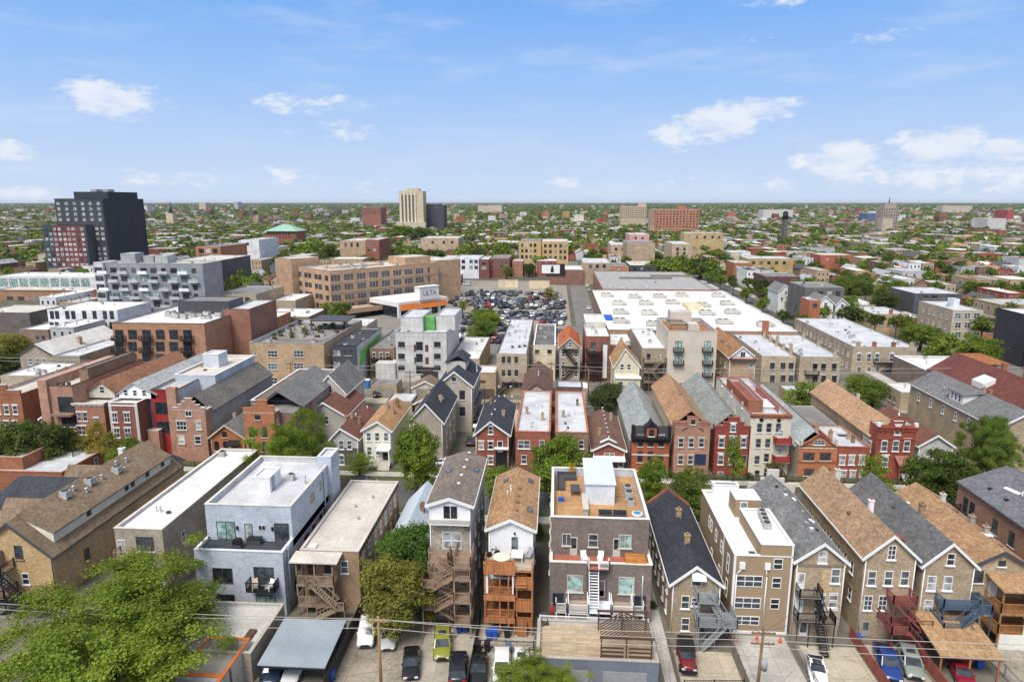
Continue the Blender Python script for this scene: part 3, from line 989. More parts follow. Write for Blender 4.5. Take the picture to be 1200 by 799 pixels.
def tree(kind, label, x, y, top, r, colour, group=None, v=None, name='tree', sz=None, rz=None):
    """crown radius r, top of crown at height `top`; the trunk reaches the ground"""
    v = rng.randrange(4) if v is None else v
    me, tm, h = tree_meshes(kind, v)
    zext = {'near': .95, 'tall': 1.3, 'big': .85, 'thin': 1.15, 'mid': .9}[kind]
    s_z = sz or r * min(1.25, max(.75, rng.uniform(.9, 1.1)))
    zc = max(top - zext * s_z, s_z * .4)
    t = thing(name, label, 'tree', (x, y, 0), rng.uniform(0, 6.28) if rz is None else rz, group)
    c = link('crown', me, t, (0, 0, zc)); c.scale = (r, r, s_z); c.color = (*colour, 1)
    k = link('trunk', tm, t, (0, 0, zc)); k.scale = (r, r, zc / h)
    TREES.append((x, y, r))
    return t
def block(s, name, x0, x1, y0, y1, z0, z1, wall, roof=None, cop=None, par=.4, t=.22, parent=None, inner=None):
    """a box-shaped storey or roof house of a building, with its own flat roof"""
    m = MB()
    m.faces([(x0, y0, z0), (x1, y0, z0), (x1, y0, z1), (x0, y0, z1)], [(0, 1, 2, 3)]).faces([(x0, y1, z0), (x1, y1, z0), (x1, y1, z1), (x0, y1, z1)], [(3, 2, 1, 0)])
    m.faces([(x0, y0, z0), (x0, y1, z0), (x0, y1, z1), (x0, y0, z1)], [(3, 2, 1, 0)]).faces([(x1, y0, z0), (x1, y1, z0), (x1, y1, z1), (x1, y0, z1)], [(0, 1, 2, 3)])
    zi = z1 - par
    if par > 0:
        a, b, c, d = x0 + t, x1 - t, y0 + t, y1 - t
        m.faces([(a, c, zi - .1), (b, c, zi - .1), (b, c, z1), (a, c, z1)], [(3, 2, 1, 0)], 1).faces([(a, d, zi - .1), (b, d, zi - .1), (b, d, z1), (a, d, z1)], [(0, 1, 2, 3)], 1)
        m.faces([(a, c, zi - .1), (a, d, zi - .1), (a, d, z1), (a, c, z1)], [(0, 1, 2, 3)], 1).faces([(b, c, zi - .1), (b, d, zi - .1), (b, d, z1), (b, c, z1)], [(3, 2, 1, 0)], 1)
    o = s.p(name, m, [wall, inner or mat('stucco', (.5, .5, .5))], parent)
    if roof: s.p('flat_roof', MB().box(x0 + t * .5, x1 - t * .5, y0 + t * .5, y1 - t * .5, zi - .3, zi), roof, o)
    if cop:
        e = .06; c = MB()
        c.box(x0 - e, x1 + e, y0 - e, y0 + t + e, z1, z1 + .09).box(x0 - e, x1 + e, y1 - t - e, y1 + e, z1, z1 + .09)
        c.box(x0 - e, x0 + t + e, y0 + t + e, y1 - t - e, z1, z1 + .09).box(x1 - t - e, x1 + e, y0 + t + e, y1 - t - e, z1, z1 + .09)
        s.p('coping', c, cop, o)
    return o


Bld.block = block


def gab(name, label, cat, Y, L, A, Rt, back, wall, roof, trim=WHITE, group=None, D=None, **k):
    X0, z0 = on(*L, Y); X1, z1 = on(*Rt, Y); xa, Hr = on(*A, Y)
    D = D or at(*back, Hr)[1] - Y
    b = Bld(name, label, cat, X0 + .3, X1 - .3, Y + .3, D, group)
    sl = (Hr - (z0 + z1) / 2) / ((X1 - X0) / 2)
    b.gable((z0 + z1) / 2 + .25 * sl, Hr, min(max(xa - X0 - .3, .5), b.W - .5), wall, roof, trim, **k)
    return b


def flt(name, label, cat, Y, xl, xr, yt, back, wall, roof, cop=None, group=None, D=None, **k):
    X0, z0 = on(xl, yt, Y); X1, z1 = on(xr, yt, Y)
    H = (z0 + z1) / 2
    D = D or at(*back, H)[1] - Y
    b = Bld(name, label, cat, X0, X1, Y, D, group)
    b.flat(H, wall, roof, cop, **k)
    return b


# ------------------------------------------------------------------ the ground
S = 30000
struct('ground', MB().faces([(-S, -300, 0), (S, -300, 0), (S, 2 * S, 0), (-S, 2 * S, 0)], [(0, 1, 2, 3)]), mat('grass', (.075, .085, .04), (.16, .145, .11)))
ASPH = mat('asphalt', (.085, .083, .08), (.14, .135, .13))
CONC = mat('concrete', (.40, .36, .29), (.27, .24, .19))
CONC2 = mat('concrete', (.46, .44, .40), (.33, .31, .28))
CONC3 = mat('concrete', (.33, .29, .23), (.16, .13, .1), amt=.28)
GRASS = mat('grass', (.06, .085, .025), (.11, .10, .05))


def sheet(name, x0, x1, y0, y1, z, m, h=None):
    if h: return struct(name, MB().box(x0, x1, y0, y1, 0, h), m)
    return struct(name, MB().faces([(x0, y0, z), (x1, y0, z), (x1, y1, z), (x0, y1, z)], [(0, 1, 2, 3)]), m)


sheet('block_ground', -160, 160, 48, 96, .004, mat('asphalt', (.17, .155, .13), (.10, .10, .055)))
sheet('block_ground', -190, 190, 113, 156, .004, mat('asphalt', (.17, .16, .135), (.09, .10, .05)))
sheet('block_ground', -240, 240, 161, 262, .004, mat('asphalt', (.19, .18, .16), (.13, .125, .11)))
sheet('street', -400, 400, 98.5, 109.5, .01, ASPH)
sheet('sidewalk', -300, 300, 95.2, 97.4, 0, CONC2, .12)
sheet('sidewalk', -300, 300, 111.4, 113.4, 0, CONC2, .12)
sheet('grass_verge', -300, 300, 97.4, 98.4, 0, GRASS, .11)
sheet('grass_verge', -300, 300, 109.6, 111.4, 0, GRASS, .11)
sheet('front_garden', -120, 120, 89.5, 95.0, .008, GRASS)
sheet('front_garden', -120, 130, 113.6, 115.8, .008, GRASS)
sheet('alley', -300, 300, 155.5, 160.5, .01, mat('concrete', (.42, .37, .30), (.30, .27, .22)))
sheet('alley', -200, 200, 50.5, 55.5, .012, CONC3)
sheet('street', 8.5, 17.5, 236, 560, .012, mat('asphalt', (.17, .165, .155), (.23, .22, .2)))
sheet('street', 93, 101, 161, 900, .012, ASPH)
sheet('sidewalk', 101, 104.5, 161, 900, 0, CONC2, .12)
sheet('sidewalk', 89.5, 93, 161, 430, 0, CONC2, .12)
sheet('street', -600, 600, 422, 434, .016, ASPH)

# parking pads behind the front row
for (x0, x1, y0, y1, m) in ((-22.2, -14.3, 56.5, 69.8, CONC3), (-14.2, -8.4, 56.5, 69.8, CONC), (-8.2, -1.9, 56.5, 69.8, CONC), (13.0, 19.6, 56.5, 66.5, mat('concrete', (.46, .40, .30), (.36, .31, .23))),
                            (20.0, 26.2, 56.5, 69.6, CONC2), (27.0, 33.4, 56.5, 68.2, mat('concrete', (.47, .42, .32), (.38, .33, .25))), (34.0, 39.0, 56.5, 68.8, CONC),
                            (39.6, 46.5, 56.5, 63.2, CONC2), (46.8, 56, 56.5, 70, CONC3)):
    sheet('parking_pad', x0, x1, y0, y1, .012, m)
sheet('parking_pad', -15.2, -7.6, 117, 153, .012, mat('concrete', (.44, .40, .34), (.34, .31, .27)))
struct('garden_path', MB().box(11.7, 12.9, 57, 84, 0, .05), CONC2)

# ------------------------------------------------------------------ front row, seen from the back yards
TANB = mat('brick', (.46, .33, .19), (.42, .36, .28))
TANB2 = mat('brick', (.41, .305, .19), (.4, .34, .26))
GOLDB = mat('brick', (.50, .33, .15), (.5, .4, .26))
GREYB = mat('brick', (.36, .305, .225), (.36, .33, .3))
REDB = mat('brick', (.33, .075, .045), (.36, .16, .11))
ORGB = mat('brick', (.42, .13, .06), (.42, .24, .16))
SALB = mat('brick', (.42, .21, .135), (.45, .33, .26))
DRKB = mat('brick', (.19, .145, .125), (.26, .22, .2))
BRNB = mat('brick', (.24, .14, .09), (.3, .22, .17))
SH_BRN = mat('shingle', (.20, .145, .095))
SH_TAN = mat('shingle', (.36, .205, .10))
SH_GRY = mat('shingle', (.17, .17, .168))
SH_DRK = mat('shingle', (.045, .05, .06))
SH_RED = mat('shingle', (.16, .07, .05))
SH_LG = mat('shingle', (.33, .35, .34))
MEMW = mat('membrane', (.68, .675, .66), (.48, .47, .45))
MEMG = mat('membrane', (.54, .55, .57), (.38, .38, .385))
MEMC = mat('membrane', (.58, .54, .48), (.42, .38, .32))
MEMD = mat('membrane', (.22, .21, .20), (.14, .13, .13))
CEDAR = mat('plank', (.44, .19, .08))
CEDARV = mat('vplank', (.47, .19, .075))
BRWOOD = mat('vplank', (.34, .225, .15))
BRDECK = mat('plank', (.37, .27, .19))
GWOOD = mat('plank', (.42, .35, .27))
OPAQ = mat('stucco', (.42, .47, .56), amt=.08)

# long brown-roofed building at the left edge
b = Bld('brick_apartment_house', 'long tan brick building with brown shingle roof and pale full length dormer', 'house', -70.5, -60.4, 71, 28.5)
b.gable(6.1, 10.2, 5.1, GOLDB, SH_BRN, DKGREY, side=TANB)
dm = b.p('dormer', MB().extr([(5.1, 10.1), (5.1, 10.45), (9.3, 8.35), (9.3, 6.9)], 1.6, 27.2), mat('clap', (.70, .67, .56)))
b.p('dormer_roof', MB().extr([(5.0, 10.42), (9.55, 8.2), (9.55, 8.36), (5.0, 10.6)], 1.4, 27.4), SH_BRN, dm)
for yy in (8, 16, 17.4, 21, 25):
    o = b.win('r', yy, 7.75, .8, .7, fr='dark', kind='slide', sill=None, g=0); o.location.x = 9.31
for yy, hh in ((4, 4.4), (15.5, 4.2)):
    b.p('cross_gable', MB().extr([(yy, 5.9), (yy + 7, 5.9), (yy + 3.5, 9.9)], -1.4, 5.0, ax='x'), SH_BRN)
for x, y in ((6.4, 8), (6.6, 12.5), (7.2, 17.4)): b.ac(x, y, 1.0, 1.0, z=b.Hr - (x - 5.1) * .5 + .25)
for x, y in ((6.2, 9.8), (7.4, 10.6), (6.9, 14.5), (7.7, 18.3), (6.6, 20.5), (6.2, 18.8)):
    b.p('roof_vent', MB().tube((0, 0, -.2), (0, 0, .8), .14).tube((0, 0, .8), (0, 0, 1.0), .28, .2), STEEL, b.roof, (x, y, b.Hr - (x - 5.1) * .5 + .1))
for x, y in ((6.6, 5.5), (6.8, 15.8), (7.0, 22.6)):
    o = b.p('skylight', MB().box(-.6, .6, -.4, .4, 0, .16), mat('plain', (.2, .16, .13)), b.roof, (x, y, b.Hr - (x - 5.1) * .5 + .22)); o.rotation_euler = (0, .45, 0)
b.win('f', 5.9, 6.4, 1.0, 1.8, fr='dark', sill='tanbrick', g=1)
b.win('f', 2.6, 5.6, 1.0, 2.1, fr='white', kind='door', g=3)
b.win('f', 3.4, 2.9, 1.0, 2.1, fr='white', kind='door', g=3); b.win('f', 6.3, 2.9, .9, 1.5, fr='white', g=0)
porch(b, -.6, 5.2, 2.2, [1.5, 4.6], BLACKM, BRDECK, 4, stairs=(5.2, 8.2), gap=.14, ph=.1)
b.p('porch_shed', MB().box(2.2, 3.9, -1.9, -.1, 4.62, 6.7), mat('vplank', (.34, .26, .19)))
b.side('r', 3, [3.2], .9, 1.5, fr='dark', sill='tanbrick')

WHITEROW = mat('membrane', (.74, .735, .72), (.58, .57, .54))
b = Bld('brick_flat_building', 'low taupe brick building with long plain white membrane roof', 'house', -53.6, -47.5, 73, 27.2)
b.flat(9.0 - .1, GREYB, WHITEROW, mat('plain', (.62, .58, .5)), par=.35)
b.wp([143], [641], 1.0, 2.0, fr='white', kind='fixed', g=3); b.wp([170], [637], 2.2, 1.9, fr='dark', kind='slide', g=1)
b.side('r', 4, [5.8, 2.6], fr='white', g=1)
for x, y in ((2.1, 5.5), (2.5, 5.7), (2.8, 5.3)): b.vent(x, y, r=.09, h=.6)
b.boxvent(4.0, 5.0); b.ac(1.2, 25, .9, .8)
porch(b, .5, 4.5, 1.6, [2.9, 5.6], BRWOOD, BRDECK, 3)

BLUEB = mat('brick', (.47, .51, .57), (.5, .54, .6), amt=.1)
b = Bld('painted_townhouse', 'pale blue painted brick building with big terrace and flat roof', 'house', -41.8, -31.2, 69.8, 19.0)
b.flat(8.2, BLUEB, mat('plank', (.06, .065, .075)), mat('plain', (.62, .64, .66)), par=.35)
b.block('upper_storey', 0, b.W, 3.2, 19.0, 7.2, 12.4, BLUEB, MEMG, mat('plain', (.62, .58, .52)), par=.7)
b.block('party_wall', b.W - 1.3, b.W + .6, 16.2, 19.6, 0, 13.6, BLUEB, MEMG, mat('plain', (.62, .64, .66)), par=.2)
b.block('stair_hutch', 3.6, 5.9, 8.4, 11.8, 11.7, 13.7, mat('stucco', (.72, .71, .68)), MEMW, WHITE, par=.1)
b.p('hutch_door', MB().box(5.9, 5.95, 8.9, 9.8, 11.75, 13.6), mat('plain', (.3, .36, .42)))
b.zr = 11.7
b.ac(7.0, 12.5, .8, .9); b.vent(9.3, 11.5, h=1.0)
for u, w_, h in ((2.4, 2.3, 2.3), (9.3, 1.8, 2.3)): b.win('f', u, 9.1, w_, h, fr='dark', kind='slide', sill=None, g=5 if u < 5 else 1, y0=3.2)
b.win('f', 5.2, 9.0, .95, 2.1, fr='dark', kind='fixed', sill=None, g=3, y0=3.2); b.win('f', 6.9, 9.6, .9, .7, fr='stone', kind='slide', sill=None, g=0, y0=3.2)
b.p('wall_lamp', MB().box(3.75, 3.95, 2.98, 3.2, 9.3, 9.75).box(8.1, 8.3, 2.98, 3.2, 9.3, 9.75), BLACKM)
for z in (5.2, 1.6): b.win('f', 8.2, z, 2.4, 2.2, fr='dark', kind='slide', sill=None, g=1 if z > 3 else 5)
for z in (5.0, 1.6): b.win('f', 3.2, z, 2.4, 2.0, fr='dark', kind='slide', sill=None, g=0)
P = b.p('balcony', MB().box(6.5, 9.9, -1.3, -.02, 3.75, 3.9), BLACKM)
b.p('railing', railing([(6.55, -.05), (6.55, -1.25), (9.85, -1.25), (9.85, -.05)], 3.9, 1.05, .12), BLACKM, P)
P = b.p('balcony', MB().box(6.3, 9.9, -1.3, -.02, .35, .5), BLACKM)
b.p('railing', railing([(6.35, -.05), (6.35, -1.25), (9.85, -1.25), (9.85, -.05)], .5, 1.05, .12), BLACKM, P)
for u, z, h in ((4.6, 5.2, 1.8), (7.4, 5.6, 2.0), (10, 6.0, 1.4), (12.6, 6.3, 1.2), (3.2, 2.2, 1.4), (7.5, 2.2, 1.5), (11, 2.6, 1.4), (14.5, 6.3, 1.2)):
    b.win('r', u, z, 1.0 if u != 7.4 else 1.6, h, fr='dark', kind='dh' if u != 7.4 else 'slide', sill=None, g=0)
b.win('r', 10.2, 10.4, 1.5, 1.4, fr='stone', kind='dh2', sill=None, g=0); b.win('r', 13.2, 10.6, .8, 1.3, fr='stone', sill=None, g=1)
for yy, zt in ((1.2, 8.0), (14.4, 12.2)):
    b.p('downspout', MB().tube((b.W + .12, yy, .2), (b.W + .12, yy, zt), .1).box(b.W, b.W + .35, yy - .22, yy + .22, zt, zt + .4), mat('plain', (.3, .36, .42)))

b = Bld('brick_three_flat', 'narrow brown brick three flat with long cream roof and open wooden rear porches', 'house', -30.0, -22.9, 72.0, 20.5)
b.flat(7.4, mat('brick', (.33, .20, .115), (.4, .32, .22)), MEMC, mat('plain', (.55, .5, .44)), par=.16)
b.wp([404], [664], .9, 1.6, fr='white', g=2)
P = porch(b, .1, 4.6, 2.0, [1.5, 4.2], mat('vplank', (.33, .25, .18)), BRDECK, 3, stairs=(2.4, 5.2), z_top=7.0, gap=.16)
b.p('porch_roof', MB().extr([(-2.3, 6.95), (-.02, 7.15), (-.02, 7.3), (-2.3, 7.1)], -.5, 5.2, ax='x'), MEMC, P)
b.boxvent(1.2, -.9 + 2, m=WHITE, a=.8, h=.15)
for x, y in ((4.6, 8.5), (3.2, 12), (4.8, 15)): b.vent(x, y, r=.12, h=.35)
for z in (5.6, 2.5):
    for i in range(7): b.win('r', 1.8 + i * 2.7, z, .9, 1.7, fr='white', sill='stone', g=rng.choice((1, 2, 3)))
for i in range(22):
    b.p('bracket', MB().box(b.W, b.W + .14, .5 + i * .92, .8 + i * .92, 6.8, 7.35), DKGREY) if i % 1 == 0 else None
b.win('f', 1.3, 5.3, .95, 2.0, fr='brown', kind='door'); b.win('f', 1.3, 2.5, .95, 2.0, fr='brown', kind='door'); b.win('f', 3.3, 5.2, .9, 1.5, fr='brown')
b.side('l', 5, [5.4, 2.4], fr='dark')

b = Bld('frame_cottage', 'small cottage under a pale blue grey gable roof behind leafy trees', 'house', -21.2, -16.2, 80, 13.5)
b.gable(4.4, 7.0, 2.5, mat('clap', (.6, .6, .58)), mat('seam', (.52, .60, .66), amt=.08), WHITE)
b.chimney(3.3, 5.5, 1.0, m=BRNB); b.wp([], []); b.win('f', 2.5, 3.0); b.side('r', 3, [2.6]); b.side('l', 3, [2.6])

b = gab('rear_deck_house', 'tall grey brick house with white attic gable and brown wooden stair porches', 'house', 70, (499, 594), (526, 585), (554.5, 593.5), (548, 531),
        mat('brick', (.40, .34, .26), (.44, .39, .32), amt=.24), mat('shingle', (.19, .155, .13)), side=mat('stucco', (.36, .35, .33)))
b.p('attic_front', MB().faces([(.15, -.03, 12.7), (b.W - .15, -.03, 12.7), (b.W - .15, -.03, b.He - .1), (b.xa, -.03, b.Hr - .1), (.15, -.03, b.He - .1)], [(0, 1, 2, 3, 4)]).box(.1, b.W - .1, -.9, -.02, 12.45, 12.7), mat('clap', (.80, .80, .79), amt=.05))
b.p('parapet', MB().box(0, b.W, -.95, -.8, 12.71, 13.1), mat('plain', (.5, .47, .4)))
b.win('f', b.xa + .1, 13.65, 1.7, 1.7, fr='white', kind='slide', sill=None, y0=-.035, g=0)
b.win('f', b.xa + .2, 10.15, 2.2, 2.1, fr='white', kind='dh2', sill=None, g=3)
b.p('downspout', MB().tube((b.W - .35, -.1, .3), (b.W - .35, -.1, 11.7), .09).box(b.W - .6, b.W - .1, -.3, 0, 11.7, 12.1), mat('plain', (.25, .22, .2)))
PX = porch(b, .0, 2.4, 1.7, [3.3, 6.0, 8.5], BRWOOD, BRDECK, 2, gap=.15, y0=0)
P2 = porch(b, 3.1, 5.1, 3.3, [1.8, 4.6, 7.4, 8.9], BRWOOD, BRDECK, 2, gap=.15, y0=0)
for i, (za, zb) in enumerate(((1.8, 3.3), (3.3, 4.6), (4.6, 6.0), (6.0, 7.4), (7.4, 8.5))):
    xa, xb = (3.1, 1.0) if i % 2 == 0 else (1.0, 3.1)
    b.p('stairs', flight((xa, -2.35 - .75 * (i % 2), za), (xb, -2.35 - .75 * (i % 2), zb), .8, 9), BRWOOD, PX)
b.p('deck', MB().box(-.5, 1.0, -3.2, -1.72, 5.94, 6.0), BRDECK, PX); b.p('railing', railing([(-.45, -1.75), (-.45, -3.15), (1.0, -3.15)], 6.0, 1.0, .15), BRWOOD, PX)
b.p('deck', MB().box(-.5, 1.0, -3.2, -1.72, 3.24, 3.3), BRDECK, PX); b.p('railing', railing([(-.45, -1.75), (-.45, -3.15), (1.0, -3.15)], 3.3, 1.0, .15), BRWOOD, PX)
b.p('post', MB().box(-.45, -.3, -3.2, -3.05, 0, 7.0), BRWOOD, PX)
for z in (7.0, 4.2, 1.6):
    b.win('f', 1.3, z, .9, 2.0, fr='white', kind='door'); b.win('f', 3.8, z, 1.0, 1.6, fr='white')
for x, y in ((1.0, 8.5), (4.3, 9.5)): b.skylight(x, y)
for y in (4, 6.5, 9, 11.5, 14): b.boxvent(b.xa + .5, y, WHITE, .25, .1)
b.side('r', 3, [9.8, 6.8, 3.6], .8, 1.3, g=0)
b.side('l', 4, [9.8, 6.8], .8, 1.4, g=1)

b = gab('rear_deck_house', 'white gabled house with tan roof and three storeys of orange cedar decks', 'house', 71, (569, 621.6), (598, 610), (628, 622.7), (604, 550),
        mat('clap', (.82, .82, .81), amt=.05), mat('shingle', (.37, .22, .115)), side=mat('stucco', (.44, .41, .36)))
b.win('f', b.xa + .5, 9.45, .9, 1.9, fr='white', kind='fixed', sill=None, g=2)
b.p('wall_lamp', MB().tube((b.xa + .5, -.15, 10.75), (b.xa + .5, -.15, 11.0), .16, .04), BLACKM)
P = porch(b, -.2, b.W + .1, 3.4, [8.2], CEDARV, mat('plank', (.5, .42, .33)), 3, solid=True, rails=[(-.1, -1.7), (-.1, -3.35), (3.2, -3.35)], gap=.2)
porch(b, -.2, 3.3, 3.3, [2.1, 4.9], CEDARV, CEDAR, 3, gap=.22, z_top=8.2)
porch(b, 3.35, b.W + .1, 3.3, [1.2, 3.5, 6.2], CEDARV, CEDAR, 2, solid=True)
b.p('stairs', flight((4.0, -3.9, 6.2), (4.0, -1.6, 8.2), .95, 9, rails=False), CEDARV, P)
b.p('fascia', MB().box(-.25, 3.3, -3.55, -3.44, 7.55, 9.1).box(-.25, 3.3, -3.45, -3.34, 4.3, 4.9).box(-.25, 3.3, -3.45, -3.34, 1.5, 2.1).box(3.35, b.W + .12, -3.42, -3.32, 5.7, 7.0).box(3.35, b.W + .12, -3.42, -3.32, 3.0, 4.4), CEDARV, P)
b.p('curtain', MB().box(-.05, .25, -3.3, -3.22, 5.1, 7.4).box(2.95, 3.2, -3.3, -3.22, 5.1, 7.4), WHITE, P)
b.p('front_panel', MB().box(3.5, 4.6, -3.6, -3.5, .1, 2.2), CEDARV, P)
for z in (6.2, 3.3): b.win('f', 1.6, z, 2.2, 2.0, fr='white', kind='slide', g=1); b.win('f', 4.4, z, .9, 2.0, fr='brown', kind='door')
for x, y in ((4.6, 4.2), (1.2, 12), (4.4, 12.5)): b.skylight(x, y)
for y in (2.5, 4.6, 6.5, 8.6): b.boxvent(b.xa + .45, y, mat('plain', (.25, .13, .07)), .4, .1)
for x, y in ((1.7, 7.2), (2.1, 7.6), (2.0, 8.6)): b.vent(x, y, WHITE, .08, .4)
b.side('r', 3, [9, 6], .8, 1.2, g=0)

# broad dark brick building with two decks
b = Bld('brick_townhouses', 'broad dark brick building with white railed decks, red terrace and roof deck', 'house', -.2, 11.4, 70.8, 17.3)
b.flat(7.6, DRKB, mat('plank', (.46, .15, .10)), mat('plain', (.74, .68, .6)), par=.3)
b.block('upper_storey', .1, b.W - .2, 2.2, 17.2, 6.6, 12.1, DRKB, mat('plank', (.50, .29, .135)), mat('plain', (.76, .72, .66)), par=1.0, inner=mat('clap', (.55, .58, .62)))
b.zr = 11.1
b.p('dark_bay_panel', MB().box(4.2, 6.6, -.05, .02, 2.0, 7.65), mat('brick', (.13, .10, .09)))  # thin panel of darker brick on the wall face, not set back
Hm = mat('seam', (.58, .63, .69), amt=.06, rough=.5)
b.hutch(4.3, 7.9, 8.0, 15.2, 2.6, mat('clap', (.66, .70, .74)), Hm, slope=.5)
for u, k, w_, h, g in ((1.9, 'slide', 1.0, 1.5, 1), (5.0, 'dh', 1.1, 1.6, 1), (8.7, 'slide', 1.5, 1.7, 5)):
    b.win('f', u, 9.3, w_, h, fr='stone', kind=k, sill='stone', g=g, y0=2.2)
for u in (2.75, 7.75): b.win('f', u, 8.5, .85, 2.3, fr='stone', kind='door', g=0, y0=2.2)
for u in (2.9, 8.8): b.win('f', u, 5.0, 1.8, 2.1, fr='stone', kind='slide', sill='stone', g=5)
b.win('f', 5.9, 4.5, .9, 2.1, fr='grey', kind='door'); b.win('f', 5.6, 1.5, 1.9, 2.2, fr='grey', kind='slide', g=0)
for u in (1.0, 10.4): b.win('f', u, 2.9, 1.3, 1.7, fr='dark', kind='slide', g=0, sill=None)
WST = mat('plain', (.80, .82, .83), amt=.05, rough=.5)
for (x0, x1) in ((2.1, 4.4), (7.0, 9.4)):
    P = porch(b, x0, x1, 2.6, [2.9], WST, mat('plank', (.46, .38, .29)), 2, gap=.12, ph=.1)
for (x0, x1) in ((.7, 2.0), (9.5, 10.8)):
    P = porch(b, x0, x1, 1.2, [2.1], WST, mat('plank', (.46, .38, .29)), 2, gap=.12, ph=.1)
ST_ = b.p('steel_stair', MB().box(4.45, 6.9, -2.6, -.1, 2.92, 3.0), mat('seam', (.72, .76, .8)))
b.p('landing', MB().box(4.4, 7.0, -3.6, -2.3, .1, .9), mat('seam', (.72, .76, .8)), ST_); b.p('stairs', flight((5.0, -2.3, 3.0), (5.0, .1, 7.3), 1.05, 16), WST, ST_)
b.p('stairs', flight((5.0, -3.0, .9), (5.0, -.7, 3.0), 1.05, 10), WST, ST_)
b.p('railing', railing([(4.3, -.1), (4.3, -.75), (5.0 - .6, -.75)], 7.3, 1.0, .12), WST, ST_); b.p('railing', railing([(5.6, -.75), (6.7, -.75), (6.7, -.1)], 7.3, 1.0, .12), WST, ST_)
b.p('railing', railing([(5.6, -2.55), (6.85, -2.55), (6.85, -.1)], 3.0, 1.0, .12), WST, ST_)
b.p('landing', MB().box(4.3, 6.75, -.8, -.08, 7.22, 7.29), mat('plank', (.42, .13, .085)), ST_)
b.p('downspout', MB().tube((10.6, -.12, .2), (10.6, -.12, 6.3), .08), STEEL); b.p('railing', railing([(9.2, -2.4), (9.2, -2.5)], 2.9, 3.4), WST)
for y0_, y1_ in ((9.5, 10.5), (11.2, 12.2)): b.ac(9.9, (y0_ + y1_) / 2, 1.0, 1.0)
b.ac(9.9, 8.0, .8, .8)
b.side('l', 4, [8.7, 5.2], .9, 1.4, fr='stone'); b.side('r', 4, [5.2, 2.4], .9, 1.4, fr='stone')

# the garage with its timber terrace
gx0, gx1, gy0, gy1, gz = -1.4, 10.7, 59.6, 66.0, 3.05
g = Bld('garage', 'wide blue grey garage with timber roof terrace behind dark brick building', 'garage', gx0, gx1, gy0, gy1 - gy0)
g.flat(gz + .45, mat('stucco', (.17, .19, .23)), mat('plank', (.50, .39, .26)), mat('plain', (.42, .38, .33)), par=.4)
for i in range(2): g.p('garage_door', MB().box(.8 + i * 5.8, 5.2 + i * 5.8, -.06, .02, .05, 2.3), mat('clap', (.3, .3, .3)))
g.p('railing', railing([(.2, 6.2), (11.9, 6.2)], gz, 1.0, .12), WST)

b = gab('brick_cottage', 'brick house with near black shingle roof and grey steel stairs at back', 'house', 69, (785, 687), (817, 664.6), (849, 687), (787, 576.7),
        TANB2, SH_DRK, trim=WHITE)
b.chimney(b.xa - .1, 5.2, .9); b.chimney(b.xa + .1, 12, .9); b.p('ridge_wall', MB().extr([(-.3, b.He - .1), (b.xa, b.Hr + .1), (b.W + .3, b.He - .1), (b.W + .3, b.He + .3), (b.xa, b.Hr + .6), (-.3, b.He + .3)], b.D - .1, b.D + .3), mat('brick', (.3, .06, .05)))
for px, py, h in ((803, 705, 1.6), (803, 731, 1.6)):
    b.wp([px], [py], .9, h, fr='white', g=1)
b.win('f', b.xa + .1, 6.6, 1.1, .9, fr='white', kind='fixed', sill=None, g=0); b.win('f', b.xa + .1, 4.2, .9, 1.0, fr='white', g=1)
b.p('awning', MB().extr([(-.9, 7.2), (.05, 7.75), (.05, 7.85), (-.9, 7.3)], b.xa - .5, b.xa + 1.0, ax='x'), WHITE)
GST = mat('plain', (.27, .29, .29), amt=.12, rough=.5)
P = porch(b, 2.4, 4.6, 2.2, [3.1, 5.5], GST, mat('seam', (.27, .29, .31)), 2, gap=.17, ph=.1)
b.p('stairs', flight((5.6, -3.0, 3.1), (3.9, -1.0, 5.5), .9, 11), GST, P); b.p('stairs', flight((3.0, -2.7, .2), (5.4, -2.7, 3.1), .8, 12), GST, P)
b.p('landing', MB().box(4.6, 6.6, -3.0, -.1, 3.03, 3.1).box(2.4, 4.6, -3.0, -2.2, 3.02, 3.09), mat('seam', (.27, .29, .31)), P)
b.p('railing', railing([(2.45, -2.3), (2.45, -2.95), (4.6, -2.95)], 3.1, 1.05, .1), GST, P); b.p('railing', railing([(4.7, -3.0), (6.55, -3.0), (6.55, -.1)], 3.1, 1.05, .1), GST, P)
b.p('post', MB().box(6.45, 6.55, -3.0, -2.9, 0, 4.2).box(2.45, 2.55, -3.0, -2.9, 0, 3.1), GST, P)
b.win('f', 3.4, 1.4, .9, 2.0, fr='dark', kind='door'); b.side('l', 6, [4.4, 1.8], .8, 1.5, g=1); b.side('r', 3, [4.4], .8, 1.5)

TANS = mat('batten', (.34, .245, .15), (.27, .19, .115), amt=.06)
b = Bld('modern_flats', 'new tan board clad flats with bright white roof and stair tower', 'house', 20.3, 26.6, 70, 17.4)
b.flat(9.6, TANS, mat('membrane', (.80, .79, .77), (.66, .63, .57)), WHITE, par=.35)
b.block('stair_tower', 2.8, 6.3, .002, 9.0, 9.25, 11.0, TANS, mat('membrane', (.80, .80, .78)), WHITE, par=.12)
b.block('stair_hutch', 2.6, 5.6, 10.2, 13.4, 9.25, 11.6, TANS, mat('membrane', (.80, .80, .78)), WHITE, par=.1)
me, gm = window_meshes(.95, 2.1, 'white', 'door'); d = link('door', me, b.r, (3.6, 10.2, 10.3)); link('pane', gm[3], d)
b.block('front_parapet', 1.3, 4.6, 16.3, 17.5, 9.0, 10.8, mat('stucco', (.8, .8, .79)), None, WHITE, par=0)
for i in range(4): b.ac(4.6 + .12 * i, 4.2 + 1.05 * i, .85, .75, z=10.9)
b.p('roof_hatch', MB().box(1.9, 2.6, .9, 1.6, 9.25, 9.34), mat('plain', (.12, .09, .05)))
tr = MB()
